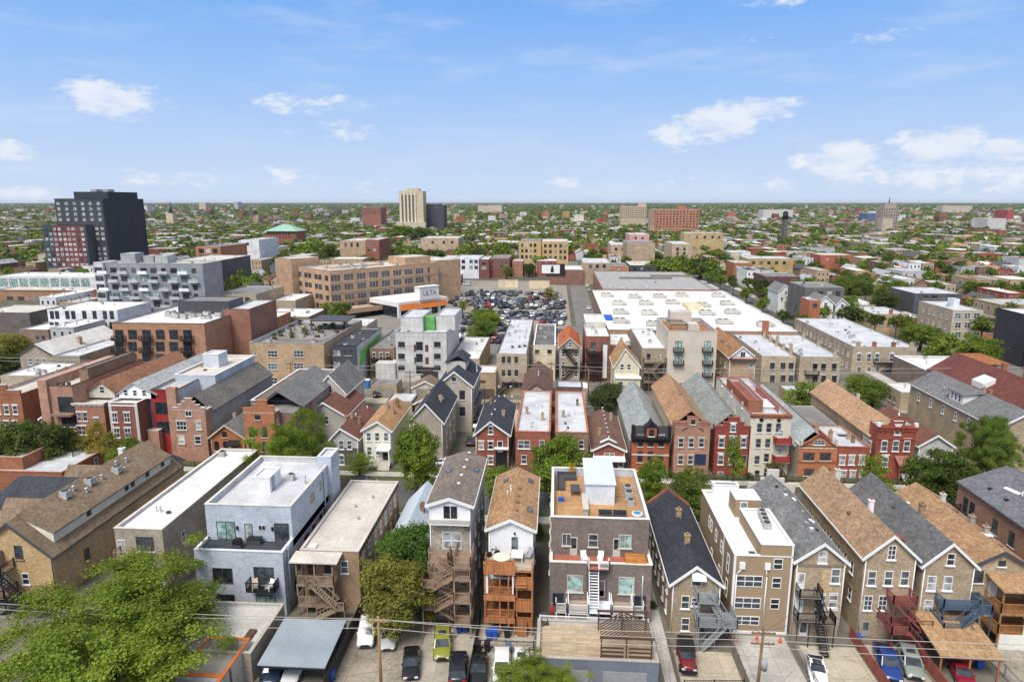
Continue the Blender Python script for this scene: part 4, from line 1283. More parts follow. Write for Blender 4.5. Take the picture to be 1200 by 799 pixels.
for x in (-.02, 6.12): tr.box(x, x + .2, -.06, .02, 0, 9.6 if x < 1 else 11.0)
tr.box(0, 6.3, -.07, .02, .0, .35); tr.box(-.06, .02, 4.6, 4.8, 0, 9.6).box(-.06, .02, -.02, .18, 0, 9.6)
b.p('corner_trim', tr, WHITE)
for z in (6.55, 3.85): b.win('f', 1.75, z, 2.9, 1.35, kind='dh3', sill=None, g=1)
b.win('f', 1.75, 1.65, 2.9, 1.1, kind='dh3', sill=None, g=1)
for z in (8.75, 6.45, 3.85): b.win('f', 4.75, z, 1.0, 1.3, sill=None, g=0)
b.p('meter_box', MB().box(.55, 1.15, -.25, 0, 8.1, 8.85).box(3.3, 3.9, -.25, 0, 8.1, 8.85), WHITE)
b.p('downspout', MB().tube((3.62, -.1, .3), (3.62, -.1, 7.2), .07).tube((3.62, -.1, 7.2), (3.5, -.1, 8.1), .07), WHITE)
b.p('downspout', MB().tube((.3, -.14, 7.4), (.8, -.14, 8.1), .07).tube((.3, -.14, .3), (.3, -.14, 7.4), .07), WHITE)
for u, z in ((2.4, 7.3), (5.6, 7.6), (8.4, 7.6), (11, 7.6), (12.1, 7.6), (2.4, 4.2), (6, 4.2), (10, 4.2)): b.win('l', u, z, .9, 1.5 if u > 3 else 2.2, sill=None, g=2)

SHG = mat('shingle', (.19, .19, .188), amt=.25)
b = gab('brick_three_flat', 'tan brick house with weathered grey roof and black iron rear stairs', 'house', 69.7, (931, 659), (967, 638), (996, 661.6), (908, 558), TANB2, SHG)
b.p('shaped_parapet', MB().extr([(-.2, 9), (-.2, 10.2), (1.5, 10.2), (1.5, 11), (2.3, 11), (2.3, 12.2), (3.9, 12.2), (3.9, 11), (4.7, 11), (4.7, 10.2), (6.2, 10.2), (6.2, 9)], b.D, b.D + .35), STONE)
b.win('f', b.xa - .0, 9.75, .9, 1.4, g=3); b.p('attic_band', MB().box(.0, b.W, -.09, .02, 8.65, 8.95), mat('plain', (.25, .2, .14)))
b.wp([979], [674.5], .95, 1.75, g=2); b.wp([976, 962], [705, 703], .95, 1.75, g=3)
b.wp([938], [681], .9, 2.1, kind='door', g=4); b.wp([936], [708], .9, 2.1, kind='door', g=4); b.wp([941], [738], .9, 2.1, kind='door', g=2)
b.p('patched_brick', MB().box(2.9, 4.1, -.02, .01, 4.2, 8.2), mat('brick', (.5, .36, .21)))
P = porch(b, .1, 2.6, 1.5, [2.75, 5.6], BLACKM, mat('plank', (.3, .26, .21)), 2, gap=.17, ph=.08)
b.p('stairs', flight((3.2, -1.3, 2.75), (2.2, -1.3 + .9, 5.6), .8, 13), BLACKM, P); b.p('landing', MB().box(2.6, 4.0, -2.0, -.4, 2.68, 2.75), mat('plank', (.36, .3, .24)), P)
b.p('stairs', flight((2.4, -3.9, .1), (2.4, -1.6, 2.75), .8, 12), BLACKM, P); b.p('railing', railing([(2.6, -2.0), (4.0, -2.0), (4.0, -.4)], 2.75, 1.0, .1), BLACKM, P)
b.p('post', MB().box(3.9, 4.0, -2.0, -1.9, 0, 2.75).box(1.2, 1.3, -2.1, -2.0, 0, 2.75), BLACKM, P)
for i in range(12): b.boxvent(rng.uniform(.8, b.W - .8), rng.uniform(2, 16), rng.choice((WHITE, BLACKM, STEEL)), rng.uniform(.2, .35), .12)
b.side('l', 6, [6.8, 3.6], .8, 1.5, fr='white', g=0)

b = gab('brick_three_flat', 'tan brick house with brown shingle roof and red iron rear stairs', 'house', 70, (1012, 653), (1049, 629), (1079, 659), (968.5, 548), TANB2, mat('shingle', (.33, .215, .13)))
b.wp([1045], [647], .85, 1.7, kind='grid', g=1); b.wp([1021.5, 1041, 1060], [677], .9, 1.75, g=2); b.wp([1017, 1034], [706], .9, 1.8, kind='grid', g=1); b.wp([1014], [736], .8, 1.8, kind='door', fr='grey')
RST = mat('plain', (.22, .07, .06), amt=.15)
P = porch(b, 2.7, 5.2, 1.7, [2.6, 5.2], RST, RST, 2, gap=.17, ph=.1)
b.p('stairs', flight((5.6, -2.2, 2.6), (3.0, -2.2, 5.2), .85, 11), RST, P); b.p('stairs', flight((6.3, -2.9, .1), (4.1, -2.9, 2.6), .85, 11), RST, P)
b.p('railing', railing([(2.0, -.1), (2.0, -3.4), (3.6, -3.4)], 2.6, 1.0, .1), RST, P); b.p('landing', MB().box(2.0, 4.1, -3.3, -1.7, 2.52, 2.59).box(5.2, 6.6, -2.7, -.1, 2.52, 2.59), RST, P)
b.p('post', MB().box(6.5, 6.6, -2.7, -2.6, 0, 4.0).box(2.0, 2.1, -3.4, -3.3, 0, 2.6).box(4.0, 6.6, -2.75, -2.65, 3.9, 4.0), RST, P)
b.chimney(b.xa + .9, 7.5, 1.3, .5, WHITE); b.chimney(b.xa + .3, 16, 1.2, .6, STONE); b.boxvent(b.xa - 1.4, 7.6, mat('plain', (.2, .09, .06)), .5, .1); b.boxvent(b.W - .9, 2.5, mat('plain', (.2, .09, .06)), 1.0, .1)
b.side('l', 8, [7.0, 3.8], .75, 1.5, fr='white', g=0, lint='tanbrick')

b = gab('brick_three_flat', 'tan brick house with dark grey roof and blue iron rear stairs', 'house', 70, (1081, 663), (1118, 638), (1148, 668), (1029, 556), TANB2, mat('shingle', (.135, .137, .14)))
b.wp([1114], [655], .85, 1.4, g=0); b.wp([1091.5, 1110.5], [683], .95, 1.75, g=3); b.wp([1087.5, 1105], [710], .9, 1.6, g=3)
BST = mat('plain', (.07, .105, .155), amt=.15)
P = porch(b, 1.6, 5.4, 1.8, [2.9, 5.0], BST, BST, 2, gap=.17, ph=.1)
b.p('stairs', flight((3.0, -2.3, 2.9), (4.9, -2.3, 5.0), .85, 9), BST, P); b.p('stairs', flight((5.9, -2.6, .3), (4.0, -2.6, 2.9), .85, 9), BST, P)
b.p('landing', MB().box(1.2, 3.4, -2.9, -1.8, 2.82, 2.89).box(4.8, 6.2, -2.6, -.1, 4.92, 4.99), BST, P); b.p('railing', railing([(1.25, -.2), (1.25, -2.9), (3.2, -2.9)], 2.9, 1.0, .1), BST, P)
b.p('railing', railing([(4.9, -2.55), (6.15, -2.55), (6.15, -.1)], 5.0, 1.0, .1), BST, P); b.p('post', MB().box(6.1, 6.2, -2.6, -2.5, 0, 6.0).box(1.2, 1.3, -2.95, -2.85, 0, 3.9), BST, P)
b.chimney(b.xa + .3, 7.0, 1.4, .6, FR['tanbrick']); b.boxvent(b.xa + .2, 10, WHITE, .35, .1); b.boxvent(b.W * .3, 10.5, DKGREY, .35, .1)
b.side('l', 6, [6.8], .75, 1.4)

b = Bld('brick_three_flat', 'brick house with tan ridge roof beside covered timber porch tower', 'house', 46.9, 53.2, 72, 18.5)
b.gable(8.2, 10.0, 3.2, TANB2, mat('shingle', (.36, .22, .12)), DKGREY, over=.3)
for y in (4.5, 7.2, 13.5): b.chimney(b.xa + .7, y, 1.0, .55, GREYB if y < 10 else STONE)
b.p('flashing', MB().box(-.5, .5, -.5, .5, 0, .1), WHITE, b.roof, (b.xa + .7, 4.2, b.Hr - .1)); b.boxvent(b.xa + .4, 10.3, mat('plain', (.2, .1, .06)), .7, .1); b.boxvent(b.xa + .7, 1.8, mat('plain', (.2, .1, .06)), .4, .1)
b.win('f', .9, 6.9, 1.0, 1.5, fr='dark', g=1); b.win('f', 3.2, 8.6, .8, .7, fr='dark', g=0); b.win('f', .8, 4.2, 1.0, 1.5, fr='dark', g=1)
YWD = mat('vplank', (.40, .21, .085))
P = porch(b, 1.8, 6.6, 3.0, [1.9, 4.4], YWD, CEDAR, 2, gap=.2, roof=(7.2, mat('shingle', (.36, .22, .12))), z_top=7.2)
b.p('porch_wall', MB().box(4.4, 6.7, -3.1, -2.98, 0, 7.0).box(2.0, 4.4, -3.1, -2.98, 0, 1.8), mat('clap', (.70, .69, .62)), P)
b.win('f', 2.6, 5.5, .9, 2.0, kind='door', g=4); b.win('f', 2.6, 3.0, .9, 2.0, kind='door', g=4)
b.side('l', 5, [6.0, 3.0], .8, 1.4)

b = Bld('brick_apartment_house', 'reddish brick building with slate grey roof and two long white skylights', 'house', 57.9, 70.5, 68, 26.2)
b.gable(8.9, 11.3, 6.3, SALB, mat('shingle', (.15, .15, .165)), DKGREY, over=.25, side=mat('brick', (.34, .17, .105), (.4, .29, .22)))
for u, z, h, g_ in ((24, 6.4, 2.2, 0), (22.5, 6.4, 2.2, 0), (17.5, 6.4, 2.0, 1), (14.2, 6.4, 2.0, 1), (9.6, 6.4, 2.1, 1), (5, 6.4, 2, 1), (23.0, 2.9, 1.7, 1), (17.5, 2.9, 1.5, 0), (14.5, 2.9, 1.6, 0), (10, 2.9, 1.6, 0), (6, 2.9, 1.6, 0)):
    b.win('l', u, z, 1.05, h, fr='dark', g=g_, sill='stone')
P = b.p('balcony', MB().box(-1.2, -.02, 21.6, 25, 4.9, 5.05), BLACKM); b.p('railing', railing([(-.05, 21.65), (-1.15, 21.65), (-1.15, 24.95), (-.05, 24.95)], 5.05, 1.0, .1), BLACKM, P)
for y in (14, 20):
    o = b.p('skylight', MB().box(-.25, .25, -1.1, 1.1, 0, .12), WHITE, b.roof, (3.2, y, b.zroof(3.2) + .06)); o.rotation_euler = (0, -math.atan(2.4 / 6.3), R(18))
for y in (15.6, 17, 18.4): b.vent(3.4, y, WHITE, .1, .5)
for y in (18.5, 22): b.boxvent(1.6, y, BLACKM, .4, .15)
# ------------------------------------------------------------------ second row, fronts on the street
YB = 116.0
LB = dict(sill='white', lint='white')


def door(b, px, py, fr='brown', w_=1.0, h=2.2, g=0):
    X, Z = on(px, py, b.Y)
    b.win('f', X - b.X0, max(Z, h / 2 + .3), w_, h, fr=fr, kind='door', g=g)


def stoop(b, px, w_=1.4, h=1.2, m=None, canopy=None):
    X = on(px, 540, b.Y)[0] - b.X0
    s = MB()
    for i in range(6): s.box(X - w_ / 2, X + w_ / 2, -.4 - .3 * (6 - i), -.02 - .3 * (5 - i), 0, h * (i + 1) / 6)
    b.p('stoop', s, m or STONE)
    if canopy: b.p('canopy', MB().extr([(-1.5, h + 2.5), (.02, h + 3.1), (.02, h + 3.25), (-1.5, h + 2.65)], X - w_ * .8, X + w_ * .8, ax='x').box(X - w_ * .7, X - w_ * .7 + .1, -1.4, -1.3, 0, h + 2.6).box(X + w_ * .7 - .1, X + w_ * .7, -1.4, -1.3, 0, h + 2.6), canopy)


# --- left part of the street
b = flt('flat_roof_building', 'low red brick building with grey flat roof and roof terrace at left edge', 'house', 96, -22, 72, 553, (40, 520), REDB, MEMG, FR['brick'], D=15)
b.block('upper_storey', -6, 5.5, 2, 15, b.H - .6, b.H + 1.6, REDB, MEMG, mat('plain', (.5, .25, .18)), par=.3)
b.zr = b.H - .5; b.p('railing', railing([(5.8, 14.5), (9.5, 14.5), (9.5, 8)], b.zr, 1.1, .15), BLACKM)
for x, y in ((1.2, 3), (1.6, 3.3), (.9, 4)): b.vent(x, y, STEEL, .15, .9)
b.win('r', 4, 4.5); b.win('r', 8, 4.5)
b = Bld('brick_cottage', 'dark roofed low house beside the long brown roof, nearer one', 'house', -79, -66.5, 82, 11)
b.hip(6.2, 9.0, TANB, SH_DRK, rx=(.12, .88), ry=(.5, .5)); b.xa = 6; b.p('fascia', MB().box(-.5, 12.9, -.5, -.4, 6.0, 6.3), WHITE); b.win('r', 3, 4, .9, 1.4); b.win('f', 8, 4)
b = Bld('brick_cottage', 'dark roofed low house with white chimney behind the long brown roof', 'house', -74, -62, 94.5, 8.5)
b.hip(5.6, 8.8, TANB, SH_DRK, rx=(.5, .5), ry=(.1, .9)); b.xa = 6; b.chimney(4.0, 5, 1.2, .8, WHITE, z=7.6); b.win('f', 8, 4)

b = flt('flat_roof_building', 'dark red brick corner building with stepped pediment at left edge of street', 'house', YB, -14, 24, 462, (10, 440), REDB, MEMC, FR['brick'], D=26)
b.stepped([(0, b.H), (0, b.H + .8), (b.W * .3, b.H + .8), (b.W * .3, b.H + 1.8), (b.W * .6, b.H + 1.8), (b.W * .6, b.H + .8), (b.W, b.H + .8), (b.W, b.H)], REDB, cop=STONE); b.wp([-2, 8, 18], [480, 498], **LB)
b = Bld('frame_house', 'grey roofed low house left of modern brick townhouse', 'house', -98.5, -91.5, 118, 30)
b.gable(7.3, 9.4, 3.6, mat('clap', (.5, .5, .48)), SH_GRY, WHITE); b.skylight(5.4, 6); b.skylight(5.4, 10); b.win('f', 3.5, 5)
b = flt('modern_townhouse', 'modern red brick townhouse with recessed dark terrace and tall slab wall', 'house', YB, 47, 84, 452, (100, 420), SALB, MEMC, BROWNM, D=22)
b.zr = b.H - .5
b.block('upper_storey', 4.2, b.W - .2, 5, 20, b.H - .6, b.H + 2.0, BRNB, mat('seam', (.22, .18, .17)), BROWNM, par=.1); b.p('slab_wall', MB().box(-.1, 1.6, -.5, 20, 0, b.H + 1.2), SALB)
b.win('f', 4.6, b.H - 3.6, 3.0, 3.0, fr='dark', kind='slide', g=0, sill=None); b.p('balcony', MB().box(2.2, b.W, -1.3, -.02, b.H - 5.6, b.H - 5.2), BRNB); b.win('f', 4.6, b.H - 7, 2.6, 1.9, fr='dark', kind='slide', g=0)
for i in range(5): b.boxvent(2.6 + i * .55, 1.2 + (i % 2) * .6, DKGREY, .4, .7)
b = flt('brick_townhouse', 'brown brick townhouse with parapet front and brown gable set back', 'house', YB, 84, 121, 473, (120, 440), mat('brick', (.36, .15, .085), (.4, .26, .18)), MEMC, STONE, D=6)
b.block('rear_wing', 0, b.W, 6, 30, 0, b.H + .5, GREYB, None, par=0)
g_ = b.p('attic', MB().extr([(.6, b.H), (b.W - .4, b.H), (b.W - .4, b.H + 1.2), (b.W * .55, b.H + 3.2), (.6, b.H + 1.2)], 4, 30), mat('clap', (.58, .54, .45)))
b.p('attic_roof', MB().extr([(.2, b.H + .95), (b.W * .55, b.H + 3.25), (b.W, b.H + .95), (b.W, b.H + 1.15), (b.W * .55, b.H + 3.5), (.2, b.H + 1.15)], 3.6, 30.4), mat('shingle', (.28, .135, .075)), g_)
b.win('f', b.W * .55, b.H + 1.6, 1.0, 1.3, y0=4, sill=None)
b.wp([93, 100], [488], .8, 1.7, fr='stone', **LB); b.wp([96], [504], 1.8, 1.7, fr='stone', kind='dh2', **LB); b.wp([113], [493, 511], .9, 1.2, fr='stone', **LB); b.cornice(STONE, .4, .2)
b = flt('brick_townhouse', 'dark red brick townhouse with quoins and white dormered attic', 'house', YB, 127, 160, 472, (160, 440), mat('brick', (.23, .075, .055), (.3, .18, .14)), MEMC, WHITE, D=6)
b.block('rear_wing', 0, b.W + 2.4, 4, 30, 0, b.H + .3, mat('stucco', (.42, .42, .42)), None, par=0)
g_ = b.p('attic', MB().extr([(.2, b.H), (b.W + 2, b.H), (b.W + 2, b.H + 1.0), (b.W * .6, b.H + 2.9), (.2, b.H + 1.0)], 3, 12), mat('clap', (.8, .8, .79)))
b.p('attic_roof', MB().extr([(-.2, b.H + .7), (b.W * .6, b.H + 2.95), (b.W + 2.4, b.H + .7), (b.W + 2.4, b.H + .9), (b.W * .6, b.H + 3.2), (-.2, b.H + .9)], 2.7, 30), mat('shingle', (.36, .38, .38)), g_)
for u in (1.6, 3.4, 5.2): b.win('f', u, b.H + 1.1, .8, 1.1, y0=3, sill=None, fr='white', g=0)
b.wp([134.5, 149], [489], 1.1, 1.9, kind='dh2', **LB); b.wp([137, 150], [507], 1.2, 1.9, kind='dh2', **LB); b.band(b.H - .5, WHITE); b.side('r', 3, [8, 4], .8, 1.3, y0=5); b.p('quoin', MB().box(-.06, .5, -.06, .02, 0, b.H), STONE); b.p('quoin', MB().box(b.W - .5, b.W + .06, -.06, .02, 0, b.H), STONE)
for y in (12, 16, 20): b.boxvent(b.W * .6 + 1.5, y, DKGREY, .7, .2) if False else None
b = flt('modern_townhouse', 'red panelled modern townhouse with glazed bays', 'house', YB + 3, 176, 207, 457, (215, 425), mat('panel', (.32, .03, .03)), mat('membrane', (.5, .5, .48)), BROWNM, D=26, side=mat('stucco', (.46, .48, .50)))
b.p('brick_frame', MB().box(b.W - 1.8, b.W + .02, -.6, .5, 0, b.H + .6), SALB); b.block('lower_bay', -.6, 1.6, -1.4, -.02, 0, 5.4, SALB, MEMC, STONE, par=.2)
for z in (b.H - 3.6, b.H - 7.4): b.win('f', b.W * .42, z, 3.2, 2.4, fr='dark', kind='slide', g=0, sill=None)
b.block('rear_wing', .2, b.W + 3.5, 8, 26, 0, b.H + .9, mat('stucco', (.44, .47, .52)), MEMC, WHITE, par=.4); b.block('stair_hutch', 2.2, 5.5, 16, 20, b.H, b.H + 3.3, mat('stucco', (.55, .58, .62)), MEMW, WHITE, par=.1)
b.side('r', 3, [9.5, 6], .8, 1.0, fr='dark', y0=8)
b = flt('brick_house', 'salmon brick house with stepped crow gable on front and grey brown roof', 'house', YB, 202.5, 240, 481, (250, 440), SALB, MEMC, STONE, D=2.5)
W = b.W; H = b.H
b.stepped([(0, H), (0, H + .5), (1.0, H + .5), (1.0, H + 1.1), (1.8, H + 1.1), (1.8, H + 1.7), (2.4, H + 1.7), (2.4, H + 2.3), (W - 2.4, H + 2.3), (W - 2.4, H + 1.7), (W - 1.8, H + 1.7), (W - 1.8, H + 1.1), (W - 1, H + 1.1), (W - 1, H + .5), (W, H + .5), (W, H)], SALB, cop=STONE)
b.block('rear_wing', .05, W - .05, 2.5, 30, 0, H - .6, mat('stucco', (.34, .32, .3)), None, par=0)
b.p('roof', MB().extr([(-.3, H - .9), (W / 2, H + 2.1), (W + .3, H - .9), (W + .3, H - .7), (W / 2, H + 2.35), (-.3, H - .7)], 2.2, 30), mat('shingle', (.165, .15, .13)))
b.wp([221], [484.5], 1.2, 1.0, kind='slide', sill='stone', lint='stone', g=0); b.wp([213], [498.5], 1.9, 1.7, kind='dh3', sill='stone', lint='stone'); b.wp([233], [498.5], 1.0, 1.6, sill='stone', lint='stone'); b.wp([213, 232], [515.5], 1.2, 1.5, sill='stone', lint='stone')
b.skylight(W * .75, 8) if False else None
b = gab('brick_cottage', 'bright orange red brick cottage with small gable and black canopy', 'house', YB, (244, 514.5), (262.5, 498.5), (287, 513), (285, 478), mat('brick', (.44, .085, .04), (.46, .2, .13)), SH_GRY, trim=mat('plain', (.5, .42, .32)), side=BRNB, D=16)
b.wp([254, 264.5, 275.5], [523], .9, 1.6, kind='arch', fr='black', sill='stone', g=0); b.wp([256, 267], [539.5], .9, 1.5, kind='arch', fr='black', sill='stone', g=0); b.wp([263], [509], .9, 1.1, fr='black', sill='stone', g=0); stoop(b, 277, canopy=BLACKM); door(b, 277, 541, fr='black')
b = Bld('frame_house', 'grey clad house with brown flat roof behind orange brick cottage', 'house', -60.5, -51.5, 126, 26)
b.flat(9.2, mat('clap', (.17, .19, .24)), mat('asphalt', (.16, .13, .11), (.22, .19, .16)), WHITE, par=.15)
for i in range(9): b.vent(rng.uniform(1, 8), rng.uniform(5, 24), STEEL, .14, .7)
b = flt('brick_house', 'orange red brick house with stepped parapet beside large street tree', 'house', YB, 285, 321, 484, (330, 440), mat('brick', (.44, .10, .05), (.45, .22, .15)), MEMC, STONE, D=2.5)
W = b.W; H = b.H
b.stepped([(0, H), (0, H + .9), (1.8, H + .9), (1.8, H + 1.6), (2.6, H + 1.6), (2.6, H + 2.4), (W - 1.2, H + 2.4), (W - 1.2, H + 1.4), (W, H + 1.4), (W, H)], mat('brick', (.44, .10, .05), (.45, .22, .15)), cop=mat('brick', (.5, .11, .06)))
b.block('rear_wing', .1, W + 3, 2.5, 12, 0, H - .6, BRNB, MEMD, None, par=.2)
b.p('roof', MB().extr([(-.3, H - .7), (W / 2 + 1, H + 2.4), (W + 3.3, H - .7), (W + 3.3, H - .5), (W / 2 + 1, H + 2.6), (-.3, H - .5)], 6, 27), SH_GRY); b.block('rear_wing', .1, W + 3, 12, 27, 0, H - .6, GREYB, None, par=0)
b.wp([295], [507, 524, 540], 1.0, 1.8, kind='arch', fr='dark', sill='stone', g=0); b.wp([310], [507, 524], 1.0, 1.8, kind='arch', fr='dark', sill='stone', g=0); b.wp([302], [489], 1.1, .9, fr='dark', sill='stone', g=0)
b.side('r', 3, [8], .8, 1.4)
b = Bld('frame_house', 'house with dark grey cross gable roof behind big street tree', 'house', -52, -45, 138, 14)
b.gable(7.6, 11.5, 3.5, mat('clap', (.5, .46, .4)), SH_GRY, WHITE); b.win('f', 3.5, 8.5); b.side('r', 3, [5.5])
b = gab('frame_house', 'small frame house with weathered red brown roof behind pale grey cottage', 'house', 130, (358, 488), (378, 472), (406, 488), (392, 470), mat('clap', (.4, .38, .35)), SH_RED, D=14)
b.side('r', 3, [3.5]); b.win('f', b.W / 2, 4); b.vent(2, 5, WHITE); b.vent(3, 8, WHITE)
b = gab('frame_house', 'pale grey gabled house with dark lower storey and reddish roof', 'house', YB, (385.5, 515), (398, 502.5), (421, 516), (420, 474), mat('clap', (.48, .48, .44)), SH_RED, side=mat('clap', (.5, .48, .43)))
b.p('base_storey', MB().box(-.05, b.W + .05, -.06, .3, 0, 3.4), mat('clap', (.09, .09, .09))); b.wp([390, 400], [521], .95, 1.7, sill='white', g=2); b.wp([409.5], [521], .9, 1.7, g=2); b.wp([390.5, 400.5], [538.5], 1.0, 1.8, kind='arch', y0=-.06); b.wp([398], [508], .7, .7, sill=None); b.vent(2.4, 8, WHITE); b.vent(3, 14, WHITE); b.chimney(b.xa + .4, 6, .9, .5)
b = gab('frame_house', 'cream gabled house with tan roof and white porch', 'house', YB, (423, 506), (442, 494.5), (459, 505), (470, 467), mat('clap', (.78, .75, .64), amt=.05), mat('shingle', (.40, .23, .115)), side=mat('clap', (.7, .67, .58)))
b.wp([432, 442, 452.5], [511.5], .85, 1.6, g=2); b.wp([433, 442.5], [528], .9, 1.6, g=2); b.p('porch', MB().box(b.W - 2.6, b.W, -1.6, -.02, 3.4, 3.7).box(b.W - 2.6, b.W - 2.4, -1.6, -1.4, 0, 3.4).box(b.W - .2, b.W, -1.6, -1.4, 0, 3.4), WHITE); door(b, 452, 534, fr='brown'); b.chimney(b.xa - .2, 8, 1.0, .6, GREYB); stoop(b, 452, 2.2)
b = Bld('brick_house', 'tan house with black hip roof and skylight beside driveway', 'house', -26.5, -20.3, 117, 17)
b.gable(8.6, 12.0, 3.1, mat('stucco', (.40, .34, .27)), SH_DRK, WHITE); b.skylight(4.6, 9, 1.0, 1.6); b.side('r', 3, [6, 3], .8, 1.5); b.win('f', 3, 6)
b = Bld('frame_house', 'taller tan house with black roof and shed dormer beside driveway', 'house', -24.5, -17.2, 136, 16)
b.gable(10.2, 13.2, 3.6, mat('stucco', (.47, .41, .34)), SH_DRK, WHITE)
o = b.p('dormer', MB().box(1.0, 5.2, 6, 12, 10.5, 14.0), mat('clap', (.5, .47, .43))); b.p('dormer_roof', MB().extr([(.6, 13.6), (3.6, 15.2), (5.6, 13.9), (5.6, 14.1), (3.6, 15.45), (.6, 13.8)], 5.6, 12.4), SH_DRK, o)
b.win('f', 3.5, 11.6, .8, .9, fr='dark'); b.wp([523], [452], 1.0, 1.8, fr='dark', g=0) if False else b.win('f', 5.2, 8.2, 1.2, 2.0, fr='dark', g=0); b.win('f', 5.2, 4.6, 1.2, 2.0, fr='dark', g=0); b.win('f', 2.2, 8.2, 1.0, 1.8, fr='dark', g=0); b.side('r', 4, [7, 3.6], .8, 1.4, fr='dark'); b.win('r', 9, 12.2)
o = b.p('porch', MB().box(b.W, b.W + 1.5, 2, 12, 2.3, 2.45).box(b.W, b.W + 1.5, 2, 12, 5.6, 5.75).box(b.W + 1.35, b.W + 1.5, 2, 2.15, 0, 6.6).box(b.W + 1.35, b.W + 1.5, 11.8, 12, 0, 6.6), DKGREY)
b = gab('brick_house', 'red brick gabled house with navy black roof and front steps', 'house', YB, (555, 510), (574.5, 494.5), (598, 511), (592, 462), mat('brick', (.27, .05, .04), (.28, .08, .06)), SH_DRK, side=mat('stucco', (.37, .33, .28)))
b.wp([575], [504], .9, 1.5, **LB); b.wp([564, 575], [521.5], .95, 1.5, **LB); b.wp([575], [539], .95, 1.5, **LB); door(b, 586, 523, 'white'); b.p('balcony', MB().box(b.W - 2.6, b.W, -1.0, -.02, 4.1, 4.25), WHITE); b.p('entrance', MB().box(b.W - 2.4, b.W - .4, -.04, .02, 0, 3.4), BLACKM)
for i in range(9): b.boxvent(b.xa + rng.uniform(-2.2, 2.6), 4 + i * 3, WHITE, .25, .1)
b = flt('brick_two_flat', 'plain red brick two flat with pale roof left of brown one', 'house', YB, 604, 645, 506, (625, 479), mat('brick', (.31, .06, .045), (.34, .13, .1)), MEMG, ORGB, D=27)
b.wp([614], [520.5], 2.2, 1.6, kind='dh2', fr='white', g=2); b.wp([635], [520.5], 1.0, 1.6, fr='white'); b.wp([614, 634], [538], 1.0, 1.7); b.vent(2, 8, WHITE)
for i in range(6): b.boxvent(rng.uniform(1, 5), rng.uniform(3, 24), rng.choice((WHITE, STEEL)), .3, .2)
b = flt('brick_two_flat', 'brown brick two flat with pale grey roof and orange coping', 'house', YB, 651, 690, 507, (670, 477), BRNB, MEMG, ORGB, D=27)
b.wp([681], [520.5, 538], 1.0, 1.6); b.wp([661], [520.5, 538], 1.0, 1.6)
for i in range(8): b.boxvent(rng.uniform(1, 5), rng.uniform(3, 20), rng.choice((WHITE, DKGREY, STEEL)), .35, .35)
b = gab('brick_cottage', 'low red brick cottage with long brown roof and white porch trim', 'house', YB, (693, 528.5), (713, 519.5), (734.5, 529), (706, 481), mat('brick', (.27, .075, .05), (.3, .13, .1)), mat('shingle', (.17, .095, .07)), side=BRNB)
b.wp([714], [535], 1.9, 1.4, kind='dh2', g=2); b.p('gable_hood', MB().extr([(b.xa - 1.5, 5.6), (b.xa, 6.3), (b.xa + 1.5, 5.6), (b.xa + 1.5, 5.75), (b.xa, 6.5), (b.xa - 1.5, 5.75)], -.5, .05), WHITE)
b.p('porch_roof', MB().extr([(-1.6, 2.5), (-.02, 2.9), (-.02, 3.05), (-1.6, 2.7)], 0, b.W, ax='x').extr([(-1.62, 2.4), (-1.55, 2.4), (-1.55, 3.1), (-1.62, 2.7)], .2, 1.4, ax='x'), WHITE); b.wp([714], [551], 1.7, 1.3, kind='dh3', g=2); door(b, 727, 551, 'white')
for i in range(8): b.boxvent(b.xa + .35, 3 + i * 2.6, WHITE, .2, .12)
b = flt('victorian_house', 'red brick Victorian with ornate black mansard cornice and grey skylit roof', 'house', YB, 741, 785, 513, (750, 455), mat('brick', (.38, .06, .035), (.42, .16, .1)), MEMC, None, D=2.5, par=.0)
W = b.W; H = b.H
b.block('rear_wing', .1, W - .1, 2.5, 31, 0, H - 1.2, mat('stucco', (.46, .41, .34)), None, par=0)
b.p('roof', MB().extr([(-.3, H - 1.4), (W * .5, H + 2.3), (W + .3, H - 1.4), (W + .3, H - 1.2), (W * .5, H + 2.55), (-.3, H - 1.2)], 1.5, 31), SH_LG)
b.xa = W * .5; b.Hr = H + 2.3; b.He = H - 1.2
b.p('mansard', MB().extr([(-.35, H - .1), (.0, H - .1), (1.2, H + 1.9), (.8, H + 2.0), (-.25, H + .3)], -.1, W + .1, ax='x').box(-.15, .35, -.5, .6, H - .4, H + 2.3).box(W - .35, W + .15, -.5, .6, H - .4, H + 2.3), BLACKM); b.cornice(BLACKM, .7, .55)
b.p('centre_gable', MB().extr([(W / 2 - 1.2, H), (W / 2 + 1.2, H), (W / 2 + 1.2, H + 2.0), (W / 2 + .5, H + 2.5), (W / 2, H + 3.4), (W / 2 - .5, H + 2.5), (W / 2 - 1.2, H + 2.0)], -.35, 1.5), BLACKM)
b.p('gable_face', MB().box(W / 2 - .9, W / 2 + .9, -.42, -.34, H + .3, H + 1.9), mat('brick', (.38, .06, .035))); b.win('f', W / 2, H + 1.1, .9, 1.3, fr='dark', y0=-.42, g=0)
b.wp([750.5, 762.5, 774.5], [517.5], 1.0, 1.8, kind='arch', fr='brown', sill='lime', g=0, lint='lime'); b.wp([750, 762], [535.5], 1.0, 1.9, kind='arch', fr='brown', sill='lime', g=0); door(b, 774, 538); stoop(b, 774)
for y, x in ((9, 1.3), (13, 1.3), (17, 1.3), (11, 4.6), (14.5, 4.6), (18, 4.6)): b.skylight(x, y, .7, 1.5)
b.band(H - 3.2, LIME, .3); b.band(H - 6.4, LIME, .3)
b = flt('victorian_house', 'salmon brick house with ornate centre pediment and blue garage doors', 'house', YB, 791, 833, 498, (789, 458), SALB, MEMC, mat('brick', (.34, .1, .07)), D=2.5)
W = b.W; H = b.H
